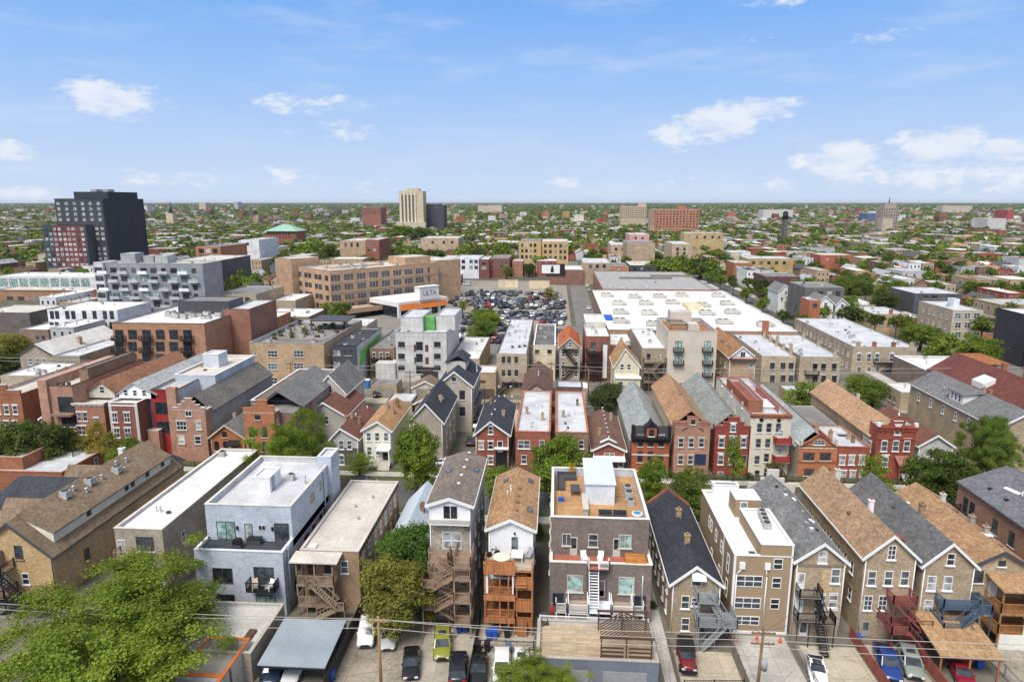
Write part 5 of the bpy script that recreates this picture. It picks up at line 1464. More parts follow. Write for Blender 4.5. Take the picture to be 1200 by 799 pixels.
b.block('rear_wing', .1, W - .1, 2.5, 29, 0, H - .8, mat('stucco', (.5, .44, .35)), None, par=0)
b.p('roof', MB().extr([(-.3, H - 1.0), (W * .5, H + 1.9), (W + .3, H - 1.0), (W + .3, H - .8), (W * .5, H + 2.1), (-.3, H - .8)], 2, 29), mat('shingle', (.38, .22, .12)))
b.stepped([(0, H), (0, H + .35), (W / 2 - 1, H + .35), (W / 2 - 1, H + 1.5), (W / 2 + 1, H + 1.5), (W / 2 + 1, H + .35), (W, H + .35), (W, H)], SALB, cop=mat('brick', (.3, .09, .07))); b.win('f', W / 2, H + .6, .7, .9, fr='brown', g=0, y0=-.05)
b.wp([798, 810, 822], [518.5], .95, 1.7, g=1, lint='stone', **{'sill': 'stone'}); b.wp([797.5, 809], [538.5], .95, 1.7, g=1, lint='stone', sill='stone'); b.wp([797], [556], .95, 1.3, g=1)
b.p('blue_door', MB().box(W - 2.5, W - .5, -.08, .02, 1.9, 3.9), mat('panel', (.03, .05, .11), s=.4)); b.chimney(W * .5, 12, 1.2, .6, z=H + 1.2); b.p('swag', MB().tube((W / 2 - 1.8, -.1, H - .9), (W / 2 - 1.0, -.1, H - .3), .1).tube((W / 2 + 1.8, -.1, H - .9), (W / 2 + 1.0, -.1, H - .3), .1), mat('brick', (.3, .09, .07)))
b = flt('brick_house', 'crimson brick house with stepped gable and white arched windows', 'house', YB, 839, 880, 502, (832, 453), mat('brick', (.29, .035, .03), (.3, .07, .06)), MEMC, None, D=2.5)
W = b.W; H = b.H; rb = mat('brick', (.29, .035, .03), (.3, .07, .06))
b.block('rear_wing', .1, W - .1, 2.5, 32, 0, H - .8, mat('stucco', (.42, .38, .32)), None, par=0)
b.p('roof', MB().extr([(-.3, H - 1.0), (W * .5, H + 2.0), (W + .3, H - 1.0), (W + .3, H - .8), (W * .5, H + 2.2), (-.3, H - .8)], 2, 32), mat('shingle', (.25, .27, .25)))
b.stepped([(0, H), (0, H + .4), (1.2, H + .4), (1.2, H + 1.1), (2.0, H + 1.1), (2.0, H + 2.0), (W - 2.0, H + 2.0), (W - 2.0, H + 1.1), (W - 1.2, H + 1.1), (W - 1.2, H + .4), (W, H + .4), (W, H)], rb, cop=mat('brick', (.33, .06, .05)))
b.wp([845.5, 858.5, 871], [518.5], 1.0, 1.8, kind='arch', g=2, lint='white', sill='white'); b.wp([844.5, 857], [538.5], 1.0, 1.8, kind='arch', g=2, lint='white', sill='white'); b.wp([859], [501.5], .9, 1.3, kind='arch', g=2, lint='white', y0=-.05); door(b, 870, 540, 'grey', 1.4); b.wp([844], [556], 1.0, 1.2)
b = flt('apartment_house', 'tall cream four storey house with red brick cornice and red balconies', 'house', YB, 880, 928, 486, (858, 462), mat('stucco', (.66, .60, .47), amt=.08), MEMG, FR['brick'], D=26, par=.9, side=mat('stucco', (.62, .59, .52)))
W = b.W; H = b.H; b.zr = H - .9
b.cornice(REDB, .6, .25); b.block('roof_terrace', .6, 3.2, 4, 20, b.zr - .1, b.zr + 2.2, REDB, mat('plank', (.3, .1, .07)), REDB, par=.6); b.p('railing', railing([(3.4, 18), (6, 18), (6, 4)], b.zr, 1.1, .15), REDM); b.block('skylight_box', 3.9, 6.2, 6, 11, b.zr - .1, b.zr + .5, STEEL, MEMW, WHITE, par=.05)
b.wp([890, 901, 912], [501], .9, 1.7, fr='grey', g=1); b.wp([888.5, 899.5], [519], .9, 1.7, fr='grey', g=1); b.wp([887], [538.5], .9, 1.6, fr='grey', g=1); b.wp([887], [555.5], .9, 1.6, fr='grey', g=0); b.wp([898], [536, 553], .9, 1.6, fr='grey', g=0)
for u in (1.9, 4.9): b.p('oculus', MB().tube((u, -.04, H - 1.0), (u, .02, H - 1.0), .38, n=12), BLACKM)
for py in (509.5, 531):
    Z = on(912, py, YB)[1]
    P = b.p('balcony', MB().box(W - 2.9, W - .1, -1.5, -.02, Z - 1.3, Z - 1.1), REDB); b.p('railing', railing([(W - 2.85, -.1), (W - 2.85, -1.45), (W - .15, -1.45), (W - .15, -.1)], Z - 1.1, 1.0, .3, solid=True), REDM, P); b.win('f', W - 1.6, Z, .9, 2.0, kind='door', g=3)
b.side('l', 4, [8.5, 5.2], .7, 1.4, g=0); b.side('l', 3, [11.5], .7, 1.2, g=0)
b = flt('brick_house', 'orange brick house with triangular pediment and skylit grey roof', 'house', YB, 937, 982, 523, (905, 462), mat('brick', (.47, .155, .06), (.5, .27, .16)), MEMC, STONE, D=2.5, side=mat('stucco', (.46, .40, .32)))
W = b.W; H = b.H; ob = mat('brick', (.47, .155, .06), (.5, .27, .16))
b.p('pediment', MB().extr([(.3, H - .1), (W - .3, H - .1), (W / 2 + .3, H + 2.1), (W / 2 - .3, H + 2.1)], -.06, .3), ob); b.p('pediment_trim', MB().beam((.1, -.1, H), (W / 2, -.1, H + 2.3), .4, .22).beam((W - .1, -.1, H), (W / 2, -.1, H + 2.3), .4, .22), mat('brick', (.3, .1, .06)))
b.block('rear_wing', .1, W - .1, 2.5, 33, 0, H - .5, mat('stucco', (.48, .42, .34)), None, par=0)
b.p('roof', MB().extr([(-.3, H - .8), (W * .45, H + 2.2), (W + .2, H - .8), (W + .2, H - .6), (W * .45, H + 2.4), (-.3, H - .6)], 1.5, 33), mat('shingle', (.36, .39, .40)))
b.xa = W * .45; b.Hr = H + 2.1; b.He = H - .8
for y in (6, 10, 14): b.skylight(1.6, y, 1.0, 1.8)
b.wp([947.5, 967], [535], 1.9, 1.4, kind='dh2', fr='brown', g=1, sill='lime', lint='brick'); b.win('f', W / 2, H + .8, 1.9, .9, kind='dh3', fr='stone', y0=-.08, g=1); b.band(H - .3, LIME, .2); b.band(H - 2.9, mat('brick', (.33, .1, .05)), .4); b.wp([948, 967], [553], 1.7, 1.4, kind='dh2', fr='brown', g=1); b.p('ornament', MB().box(W - .5, W - .1, -.15, .3, H, H + 1.4).box(.1, .5, -.15, .3, H, H + 1.1), STONE)
b.chimney(W - .8, 8, 1.5, .6, z=H - .2)
b = flt('brick_two_flat', 'low red brick two flat with grey roof and pale blue window trim', 'house', YB, 982, 1020, 524, (975, 485), mat('brick', (.33, .05, .04), (.36, .1, .08)), MEMG, FR['brick'], D=12)
b.block('rear_wing', .1, b.W - .1, 12, 26, 0, b.H - .3, BRNB, MEMD, None, par=.2); b.wp([987, 998, 1010], [539], 1.0, 1.7, g=3, lint='white', sill='white'); b.wp([988, 999, 1010], [556], 1.0, 1.5, g=3, lint='white', sill='white'); b.p('roof_slab', MB().box(3, 4.6, 7, 8, b.H - .5, b.H - .35), DKGREY); b.chimney(.6, 5, 1.6, .6, z=b.H - .4)
b = flt('victorian_house', 'tall dark red brick Victorian with ornate parapet and tan side roof', 'house', YB, 1029, 1075, 500, (1000, 470), mat('brick', (.30, .04, .032), (.32, .09, .07)), MEMC, None, D=3)
W = b.W; H = b.H; rb = mat('brick', (.30, .04, .032), (.32, .09, .07))
b.cornice(rb, .8, .3); b.stepped([(0, H), (0, H + .25), (W / 2 - 1.2, H + .25), (W / 2 - 1.2, H + 1.2), (W / 2, H + 2.0), (W / 2 + 1.2, H + 1.2), (W / 2 + 1.2, H + .25), (W, H + .25), (W, H)], rb); b.p('finial', MB().tube((W / 2, 0, H + 1.9), (W / 2, 0, H + 2.7), .25, .05).box(-.1, .4, -.2, .4, H, H + .7).box(W - .4, W + .1, -.2, .4, H, H + .7).box(W / 2 - .8, W / 2 + .8, -.15, .2, H + 1.0, H + 1.15), WHITE)
b.wp([1052], [504.5], 1.0, 1.5, kind='arch', g=2, lint='white', sill='white'); b.wp([1036, 1049.5, 1062.5], [522.5], 1.05, 1.9, kind='arch', g=2, lint='white', sill='white'); b.band(H - 2.2, rb, .3, .12); b.wp([1037], [541], 1.05, 1.8, kind='arch', g=2, lint='white', sill='white'); b.p('canopy', MB().extr([(-1.8, 3.2), (.02, 4.3), (.02, 4.45), (-1.8, 3.35)], W - 3.2, W - .3, ax='x').box(W - 3.0, W - 2.9, -1.7, -1.6, 0, 3.2).box(W - .5, W - .4, -1.7, -1.6, 0, 3.2), mat('seam', (.34, .14, .11))); stoop(b, 1063, 2.0); door(b, 1064, 545)
b.block('rear_wing', .1, W - .1, 3, 31, 0, H - 2.6, TANB2, None, par=0)
b.p('roof', MB().extr([(-.3, H - 2.8), (W * .5, H + .3), (W + .3, H - 2.8), (W + .3, H - 2.6), (W * .5, H + .5), (-.3, H - 2.6)], 2, 31), mat('shingle', (.42, .26, .15))); b.side('l', 6, [H - 4.4], .7, 1.8, y0=5, lint='white', g=2); b.chimney(W * .5, 16, 1.0, .5, STONE, z=H + .2)
b = Bld('brick_house', 'house with dark reddish low roof between red Victorian and trees', 'house', 66.5, 72.5, 121, 18)
b.gable(4.6, 6.6, 3, mat('clap', (.5, .5, .45)), SH_RED, WHITE); b.win('f', 3, 3)
b = Bld('brick_house', 'long tan brick house with grey roof and white triple window dormer', 'house', 78.5, 88, 119, 30)
b.gable(9.0, 11.8, 4.8, TANB2, SH_GRY, WHITE); b.side('l', 6, [7.0], .75, 1.7, kind='arch', g=2, sill='white')
o = b.p('dormer', MB().box(.6, 4, 12, 16.5, 9.2, 11.4), mat('clap', (.8, .79, .74))); b.p('dormer_roof', MB().extr([(.2, 11.35), (4.6, 11.8), (4.6, 12), (.2, 11.55)], 11.6, 16.9), SH_GRY, o)
for y in (13, 14.3, 15.5): q = b.win('l', y, 10.5, .7, 1.3, fr='white', sill=None, g=0); q.location.x = .6
for x, y in ((1.8, 18), (1.8, 18.7), (1.8, 19.6), (1.8, 20.6)): b.vent(x, y, STEEL, .15, .5)
b = Bld('brick_apartment_house', 'broad brick house under big dark maroon roof beside rooftop patio', 'house', 89, 104, 128, 34)
b.gable(9.0, 13.0, 6, TANB2, mat('shingle', (.15, .05, .04)), DKGREY); b.side('l', 4, [7], .9, 1.2)
o = b.p('dormer', MB().extr([(0.4, 9.6), (2.8, 11.0), (2.8, 12), (.4, 10.9)], 14, 18), mat('clap', (.7, .7, .66)))
for y in (6, 13, 20): b.chimney(8.0, y, 1.6, .8, REDB)
# chimneys and pipes on the second row's roofs
for b in [q for q in ALLB if 112 < q.Y < 120 and q.D > 10]:
    if not hasattr(b, 'He'): continue
    for k in range(2):
        try: b.chimney(b.W * rng.choice((.25, .75)), b.D * rng.uniform(.25, .8), rng.uniform(.9, 1.4), .55, rng.choice((BRNB, TANB2, GREYB)))
        except AttributeError: pass

# ------------------------------------------------------------------ third row across the alley, and the larger buildings beyond
TANC = mat('brick', (.46, .31, .18), (.47, .38, .28)); TANL = mat('brick', (.44, .35, .24), (.46, .4, .32)); CRM = mat('stucco', (.62, .56, .44)); BEI = mat('stucco', (.60, .53, .44), amt=.08)
CONCW = mat('panel', (.56, .55, .51), s=.8)


def roofjunk(b, n, x0=.8, x1=None, y0=1, y1=None):
    x1 = b.W - .8 if x1 is None else x1; y1 = b.D - 1.5 if y1 is None else y1
    for i in range(n):
        x, y = rng.uniform(x0, x1), rng.uniform(y0, y1)
        k = rng.random()
        if k < .4: b.boxvent(x, y, rng.choice((DKGREY, STEEL, WHITE)), rng.uniform(.35, .8), rng.uniform(.2, .6))
        elif k < .7: b.vent(x, y, STEEL, .15, rng.uniform(.4, .9))
        else: b.ac(x, y, .9, .8)


def rear(label, Y, xl, xr, yt, back, wall, roof, cols, rows, w_=1.0, h=1.6, cat='flats', name='flat_building', junk=5, cop=None, fr='dark', sides=None, D=None, side=None, par=.4, **k):
    b = flt(name, label, cat, Y, xl, xr, yt, back, wall, roof, cop, D=D, par=par, side=side)
    b.wp(cols, rows, w_, h, fr=fr, sill=k.get('sill', 'stone'), lint=k.get('lint'), kind=k.get('kind', 'dh'), g=k.get('g'))
    roofjunk(b, junk)
    for f, n, zs in sides or []:
        b.side(f, n, [b.H - q for q in zs], .9, 1.4, fr=fr)
    return b


BRK6 = mat('brick', (.40, .19, .10), (.42, .28, .2))
b = rear('six storey orange brown brick apartment block with black balconies', 163, 131, 239, 379, (255, 352), BRK6, MEMW, [], [], cop=DKGREY, junk=0, D=32)
for c in (140, 155.6, 172, 188, 203.7, 220):
    for r_ in (392, 406, 420, 434.5, 449):
        X, Z = on(c, r_, b.Y)
        if Z < 2: continue
        b.win('f', X - b.X0, Z, 2.3, 2.5, fr='dark', kind='dh2', sill=None, g=rng.choice((0, 0, 1)))
        if c in (140, 172, 220):
            P = b.p('balcony', MB().box(X - b.X0 - 1.6, X - b.X0 + 1.6, -1.2, -.02, Z - 1.5, Z - 1.35), BLACKM)
            b.p('railing', railing([(X - b.X0 - 1.55, -.05), (X - b.X0 - 1.55, -1.15), (X - b.X0 + 1.55, -1.15), (X - b.X0 + 1.55, -.05)], Z - 1.35, 1.05, .2), BLACKM, P)
b.block('penthouse', b.W * .33, b.W * .93, 17, 26, b.zr - .05, b.zr + 3.6, DKGREY, MEMD, DKGREY, par=.2)
b.block('tall_wing', b.W - 2, b.W + 5.5, 14, 32, 0, b.H + 1.6, mat('brick', (.30, .13, .085), (.33, .2, .15)), MEMG, BROWNM, par=.5)
for i in range(14): b.ac(b.W * (.3 + .045 * i), rng.uniform(9, 15), rng.uniform(.9, 1.6), rng.uniform(.8, 1.5))
b = rear('tan brick three storey block with lush roof garden on top', 170, 292, 379, 402, (392, 381), TANC, mat('plank', (.3, .28, .26)), [319.5, 350], [414.5, 429, 446], 2.6, 1.8, kind='dh3', fr='white', cop=GREYM, junk=0, D=36, sides=[('r', 8, [3]), ('r', 8, [7])], par=.9)
b.wp([299], [414], .7, 1.0)
for i in range(20):
    x, y = rng.uniform(1, b.W - 1), rng.uniform(3, 34)
    if y > 10 and i % 2: b.p('planter', MB().box(-.6, .6, -.5, .5, 0, .6), BROWNM, b.roof, (x, y, b.zr))
    else: b.ac(x, y, rng.uniform(.8, 1.4), rng.uniform(.6, 1.2))
b.p('terrace_canopy', MB().box(b.W * .42, b.W * .98, 22, 32, b.zr + 2.8, b.zr + 3.1).box(b.W * .43, b.W * .45, 22.2, 22.5, b.zr, b.zr + 2.8).box(b.W * .95, b.W * .97, 22.2, 22.5, b.zr, b.zr + 2.8), DKGREY)
b.p('railing', railing([(b.W * .3, 3), (b.W - .5, 3), (b.W - .5, 32)], b.zr, 1.1, .3), BLACKM)
for i in range(11):
    q = b.p('planting', MB().box(-.5, .5, -.5, .5, 0, .5), BROWNM, b.roof, (b.W * (.3 + .06 * i) if i % 2 else rng.uniform(2, b.W - 1), 9 + i * 2.2, b.zr)); q2 = link('shrub', tree_meshes('thin', i % 4)[0], q, (0, 0, 1.1)); q2.scale = (1.4, 1.2, 1.0); q2.color = (*rng.choice(((.12, .17, .04), (.2, .21, .05), (.08, .12, .04))), 1)
garden_b = b
b = rear('narrow black and pale modern block with green construction wrap on side', 172, 389, 418, 405, (425, 384), mat('panel', (.075, .08, .09)), mat('membrane', (.055, .06, .065), (.04, .04, .045)), [395, 408], [413, 427], 2.0, 1.6, kind='dh2', junk=6, cop=BLACKM, D=26, side=mat('panel', (.58, .58, .56)))
b.p('base_storey', MB().box(0, b.W, -.05, .02, 0, b.H * .45), mat('stucco', (.55, .45, .33))); b.wp([396, 409], [441], 1.9, 1.5, kind='dh2', fr='dark', g=0) ; b.p('garage_door', MB().box(.5, b.W - .5, -.1, .0, .1, 2.4), mat('clap', (.14, .11, .1)))
b.p('construction_wrap', MB().faces([(b.W + .06, 2, b.H - 6.5), (b.W + .06, 10, b.H - 4.5), (b.W + .06, 24, b.H - 2.6), (b.W + .06, 24, b.H - 1.2), (b.W + .06, 11, b.H - 2.0), (b.W + .06, 3, b.H - 2.2)], [(0, 1, 2, 3, 4, 5)]).faces([(b.W + .01, 2, b.H - 6.5), (b.W + .01, 10, b.H - 4.5), (b.W + .01, 24, b.H - 2.6), (b.W + .01, 24, b.H - 1.2), (b.W + .01, 11, b.H - 2.0), (b.W + .01, 3, b.H - 2.2)], [(5, 4, 3, 2, 1, 0)]), mat('plain', (.16, .50, .10), amt=.25))
b = rear('narrow brown brick flats with zigzag black fire escape', 180, 433, 462, 408, (455, 385), BRNB, MEMD, [438.5, 446.5, 454], [417, 431], .9, 1.8, fr='white', lint='stone', D=28)
b.wp([439], [446], .9, 1.8, fr='white'); P = b.p('fire_escape', MB().box(.3, b.W - .4, -1.1, -.02, b.H - 6.2, b.H - 6.1).box(.3, b.W - .4, -1.1, -.02, b.H - 3, b.H - 2.9), BLACKM); b.p('stairs', flight((b.W - 1, -.6, 2.4), (1, -.6, b.H - 6.1), .7, 12), BLACKM, P); b.p('stairs', flight((1, -.6, b.H - 6.1), (b.W - 1, -.6, b.H - 2.95), .7, 10), BLACKM, P)
b = rear('bare grey concrete block under construction with green wrapped roof house', 176, 463, 523, 389.5, (505, 372), CONCW, MEMG, [470.5, 512.5], [403.6, 417.5, 431], 1.8, 1.5, kind='dh2', cop=GREYM, junk=2, D=24, g=0)
b.wp([491.5], [405.5, 419.5, 433], 1.8, 2.4, kind='slide', fr='dark', g=0); b.p('timber_guard', MB().box(b.W * .36, b.W * .42, -.12, .02, b.H - 5.2, b.H - 3.4).box(b.W * .58, b.W * .64, -.12, .02, b.H - 5.2, b.H - 3.4).box(b.W * .36, b.W * .42, -.12, .02, b.H - 8.6, b.H - 6.8).box(b.W * .58, b.W * .64, -.12, .02, b.H - 8.6, b.H - 6.8), BROWNM)
o = b.block('penthouse', .9, b.W * .5, 3, 17, b.zr - .05, b.H + 3.5, CONCW, MEMG, GREYM, par=.2); o = b.block('penthouse', b.W * .72, b.W + 1.5, 6, 20, b.zr - .05, b.H + 3.5, CONCW, MEMG, GREYM, par=.2)
b.p('construction_wrap', MB().box(b.W * .5, b.W * .71, 5, 8, b.zr, b.H + 3.4), mat('plain', (.12, .34, .09), amt=.5)); b.p('entry_bay', MB().box(b.W * .48, b.W * .82, -.15, .02, .1, 4.2), mat('panel', (.05, .045, .045))); b.p('lower_wing', MB().box(-5.5, -.1, -1.0, 4.0, 0, 5.2), CONCW)
b = rear('tan flats with broad white patched roof', 178, 527, 562, 420, (548, 395), TANL, MEMW, [544, 553], [430], 1.0, 1.8, fr='white', D=30)
porch(b, .3, 3.2, 1.8, [3, 6], BRWOOD, BRDECK, 2)
b = rear('low tan brick garage with brown roller door on alley', 161, 550, 581, 437, (565, 428), mat('brick', (.43, .31, .19), (.42, .35, .25)), MEMW, [], [], junk=2, name='garage', cat='garage', cop=FR['tanbrick'])
b.p('garage_door', MB().box(.4, b.W - .4, -.06, .02, .1, 2.6), mat('clap', (.14, .095, .07))); b.p('wall_lamp', MB().box(b.W * .4, b.W * .6, -.12, .02, 4.2, 4.8), BROWNM)
b = Bld('frame_house', 'small grey gabled house between white roofed flats and tan brick block', 'house', -11.0, -5.8, 186, 16)
b.gable(7.5, 10.2, 2.6, mat('clap', (.6, .58, .52)), SH_GRY, WHITE); b.win('f', 2.5, 7.8, .8, 1.1)
b = rear('tall tan brick flats with long grey white roof', 165, 582, 617.5, 414.5, (604, 374), TANL, MEMG, [590, 596.5, 605], [421.5], .9, 1.7, junk=14, sides=[('r', 7, [3]), ('r', 7, [6.3])])
b.wp([590, 597, 605], [437, 451], .9, 1.7, fr='dark')
P = b.p('fire_escape', MB().box(2, b.W - .2, -1.2, -.02, 3.2, 3.3), BLACKM); b.p('stairs', flight((.5, -.7, .2), (4.4, -.7, 3.3), .7, 10), BLACKM, P)
b = rear('cream block with charred dark roof', 180, 625, 651, 405, (640, 380), mat('stucco', (.68, .60, .42)), mat('membrane', (.12, .12, .12), (.3, .3, .3)), [629.5, 644], [412], 1.2, 1.1, kind='slide', cop=WHITE, junk=4)
b = gab('brick_house', 'tan brick gabled house with bright orange red roof and fire escape', 'house', 178, (654.5, 408), (668, 396), (681.5, 408), (669, 381.5), TANL, mat('shingle', (.47, .13, .045)), trim=STONE)
b.wp([660, 675], [415, 427], .9, 1.6, g=2); b.wp([668], [404], .9, 1.4); b.wp([660, 675], [438], .9, 1.6, g=1)
P = b.p('fire_escape', MB().box(.5, b.W - .5, -1.1, -.02, b.He - .6, b.He - .5).box(.5, b.W - .5, -1.1, -.02, 4.4, 4.5), BLACKM); b.p('stairs', flight((b.W - .6, -.6, 4.5), (1, -.6, b.He - .5), .7, 11), BLACKM, P); b.p('stairs', flight((.6, -.6, .4), (b.W - .8, -.6, 4.5), .7, 11), BLACKM, P)
for x in (1.1, 1.5): b.skylight(x, 8, .4, 2)
b = rear('red brown brick flats with dark open rear porches', 180, 686.5, 715.5, 394, (700, 379), mat('brick', (.27, .09, .065), (.3, .16, .12)), MEMW, [695, 707], [405], 1.3, 2.0, kind='fixed', junk=4)
porch(b, .2, b.W - 2.4, 2.2, [2.6, 5.6, 8.4], BLACKM, mat('plank', (.06, .05, .05)), 3, stairs=None); b.p('white_panel', MB().box(b.W - 1.9, b.W - .8, -.5, -.02, 1, b.H - 2.4), WHITE)
b.block('upper_storey', .5, b.W - .3, 14, 28, b.zr - .05, b.H + 1.4, mat('stucco', (.55, .5, .42)), MEMW, WHITE, par=.2)
b = rear('low dark building with pale patched roof', 196, 714, 743, 404, (727, 388), BRNB, MEMW, [722, 736], [409], 1.2, 1.4, junk=5)
b = gab('frame_house', 'pale yellow gabled house with tan roof above white porch roof', 'house', 163, (719, 430), (733, 409), (751, 431), (727, 405), mat('clap', (.66, .6, .42)), mat('shingle', (.42, .25, .12)), D=12)
b.wp([729, 737], [430], .9, 1.5, fr='white', g=1); P = b.p('enclosed_porch', MB().box(.2, b.W, -2.6, -.02, 0, 5.8), mat('clap', (.66, .62, .42))); b.p('porch_roof', MB().box(0, b.W + .3, -2.9, 0, 5.82, 6.0), MEMW, P); b.win('f', 1.4, 4.4, 1.0, 1.5, y0=-2.6, g=1); b.win('f', 3.6, 4.4, 1.0, 1.5, y0=-2.6, g=1)
b = rear('grey brown flats with white roof and timber back stairs', 172, 752, 782, 408, (742, 384), mat('brick', (.33, .27, .2), (.4, .34, .27)), MEMW, [760, 774], [418, 433], 1.0, 1.6, D=28, junk=6)
porch(b, .3, b.W - .3, 2.2, [2.7, 5.5, 8.0], mat('vplank', (.27, .22, .17)), BRDECK, 3, stairs=(2.5, 4.6))
b = gab('frame_house', 'coach house with dark brown roof behind red brick two flat', 'house', 147, (611, 461), (628.5, 449), (647, 461), (632.5, 424), mat('stucco', (.47, .38, .25)), mat('shingle', (.14, .08, .065)), trim=mat('plain', (.2, .12, .09)))
b.wp([617.5, 627], [473], 1.0, 1.6, fr='white'); b.wp([628.5], [459.5], .9, 1.4, fr='white', g=2); b.vent(b.xa + .3, 6, WHITE); b.vent(b.xa + .3, 9, WHITE)
b = flt('garage', 'dark brown garage with pale roof and white striped awning', 'garage', 150, 652, 683, 454, (667, 446), mat('brick', (.15, .085, .065), (.2, .13, .1)), MEMG, DKGREY)
b.p('garage_door', MB().box(1.8, b.W - .6, -.06, .02, .1, 2.7), BLACKM); b.p('awning', MB().extr([(-1, 3.0), (0, 3.5), (0, 3.6), (-1, 3.1)], 1.6, b.W - .4, ax='x'), WHITE)
b = rear('beige stucco four storey block with small black balconies', 170, 783, 841, 388, (790, 371), BEI, mat('plank', (.33, .17, .09)), [], [], cop=mat('plain', (.5, .42, .34)), D=20, junk=0, par=1.0, side=BEI)
for c in (795, 829):
    for r_ in (405, 420, 434):
        if r_ == 434 and c == 795: continue
        X, Z = on(c, r_, b.Y); b.win('f', X - b.X0, Z, 1.7, 2.4, fr='dark', kind='slide', sill=None, g=5)
        P = b.p('balcony', MB().box(X - b.X0 - 1.3, X - b.X0 + 1.3, -1.0, -.02, Z - 1.6, Z - 1.45), BLACKM); b.p('railing', railing([(X - b.X0 - 1.25, -.05), (X - b.X0 - 1.25, -.95), (X - b.X0 + 1.25, -.95), (X - b.X0 + 1.25, -.05)], Z - 1.45, 1.0, .16), BLACKM, P)
b.block('stair_hutch', 5.2, 8, 1.0, 5, b.zr - .05, b.H + 1.6, BEI, BEI, None, par=.1); b.block('lift_house', 2.8, 8.5, 14, 19, b.zr - .05, b.H + 2.6, BEI, MEMC, None, par=.1)
o = b.p('pergola', MB().box(.8, 5.0, 1.2, 1.4, b.zr + 2.2, b.zr + 2.4).box(.8, 5.0, 8, 8.2, b.zr + 2.2, b.zr + 2.4).box(.8, .95, 1.2, 1.35, b.zr, b.zr + 2.2).box(4.8, 4.95, 1.2, 1.35, b.zr, b.zr + 2.2), BROWNM)
for i in range(10): b.p('slat', MB().box(.8 + i * .45, .9 + i * .45, 1.0, 8.4, b.zr + 2.4, b.zr + 2.52), BROWNM, o)
P = porch(b, .2, 7.2, 4.5, [2.6], mat('vplank', (.24, .2, .17)), BRDECK, 4, solid=True)
b = gab('frame_house', 'tall tan house with long orange brown roof and white attic', 'house', 168, (854, 419.5), (871, 406.5), (887.5, 420), (843, 383.5), TANC, mat('shingle', (.34, .18, .085)), side=mat('stucco', (.5, .38, .23)))
b.p('attic_front', MB().faces([(.1, -.05, b.He - .3), (b.W - .1, -.05, b.He - .3), (b.xa, -.05, b.Hr - .1)], [(0, 1, 2)]), mat('clap', (.8, .8, .79))); b.win('f', b.xa + .1, b.He + .75, 1.2, 1.4, y0=-.06, sill=None, fr='white', kind='slide', g=0); b.p('railing', railing([(.1, -.1), (.1, -.9), (b.W, -.9), (b.W, -.1)], b.He - .5, .8, .2), REDM); b.p('balcony', MB().box(0, b.W, -1, -.02, b.He - .65, b.He - .5), BROWNM)
for y in (5, 7.5, 12, 14): b.skylight(1.3, y, .5, 1.3)
b.side('l', 5, [7, 4], .8, 1.4); b.wp([880], [428], 1, 1)
b = rear('tan brick flats with grey roof, left of matching pair', 182, 893, 933, 417.5, (870, 384), TANL, MEMG, [905, 917.5, 927], [429, 443.5], 1.2, 2.0, fr='black', lint='stone', junk=9, g=1)
for i in range(5): b.chimney(b.W - .5, 3 + i * 6, 1.8, .7, TANL)
b = rear('tan brick flats with grey roof, right of matching pair', 182, 938, 986, 418, (900, 384), TANL, MEMG, [955, 965, 977.5], [430, 444], 1.2, 2.0, fr='black', lint='stone', junk=9, g=0)
for i in range(5): b.chimney(.5 if i % 2 else b.W - .5, 3 + i * 6, 1.8, .7, TANL)
P = b.p('balcony', MB().box(1.5, 5, -1.1, -.02, b.H - 5, b.H - 4.9), BLACKM); b.p('railing', railing([(1.5, -.1), (1.5, -1), (5, -1), (5, -.1)], b.H - 4.9, 1, .2), BLACKM, P)
b = rear('long tan brick apartment block with grey roof and arched windows', 195, 1000, 1075, 406.5, (958, 373), TANL, MEMG, [1006.5, 1018, 1028, 1045], [419], 1.3, 2.4, fr='white', kind='arch', junk=16, g=2, sides=[('l', 14, [2.8]), ('l', 14, [6.2])])
b.wp([1006.5, 1018, 1028, 1044], [434.5], 1.3, 2.3, fr='white', g=1); P = b.p('fire_escape', MB().box(6, 15, -1.1, -.02, b.H - 4.6, b.H - 4.5).box(6, 15, -1.1, -.02, b.H - 8.4, b.H - 8.3), BLACKM); b.p('stairs', flight((8, -.6, b.H - 8.3), (13, -.6, b.H - 4.5), .8, 12), BLACKM, P); b.p('railing', railing([(6, -.1), (6, -1), (15, -1), (15, -.1)], b.H - 4.5, 1, .25), BLACKM, P)
for x in (1.8, 6.2, 11.5, 16.5): b.chimney(x, .9, 1.5, .9, REDB if x > 5 and x < 12 else TANL)
b = rear('golden tan brick block with curved parapet and white roof', 252, 1024, 1066, 368, (1005, 359), TANC, MEMG, [1031, 1058.5], [377], 3.0, 2.6, fr='stone', kind='dh3', junk=4, sides=[('l', 4, [4]), ('l', 4, [8])], g=1)
b.wp([1041.5, 1047], [378], 1.2, 2.6, fr='stone', g=0); b.chimney(b.W * .55, 2, 1.6, 1, REDB)
b = rear('tan four storey block with pale square windows', 238, 1117, 1153, 363.5, (1090, 355), mat('panel', (.5, .43, .33), s=.6), MEMG, [1122.5, 1133.5, 1144.5], [370, 381, 392], 2.0, 1.9, fr='white', kind='dh2', junk=2, sides=[('l', 5, [3, 6.5, 10])], side=TANL, D=22)
b.block('corner_tower', b.W * .55, b.W * .75, 10, 14, b.zr - .05, b.H + 2.5, mat('stucco', (.66, .7, .72)), MEMW, None, par=.1)
b = rear('narrow red brick block squeezed between tan and black blocks', 246, 1154, 1172, 372, (1160, 364), ORGB, MEMD, [1160.5], [376.5, 387], 3.0, 2.0, fr='dark', kind='slide', junk=1, D=18)
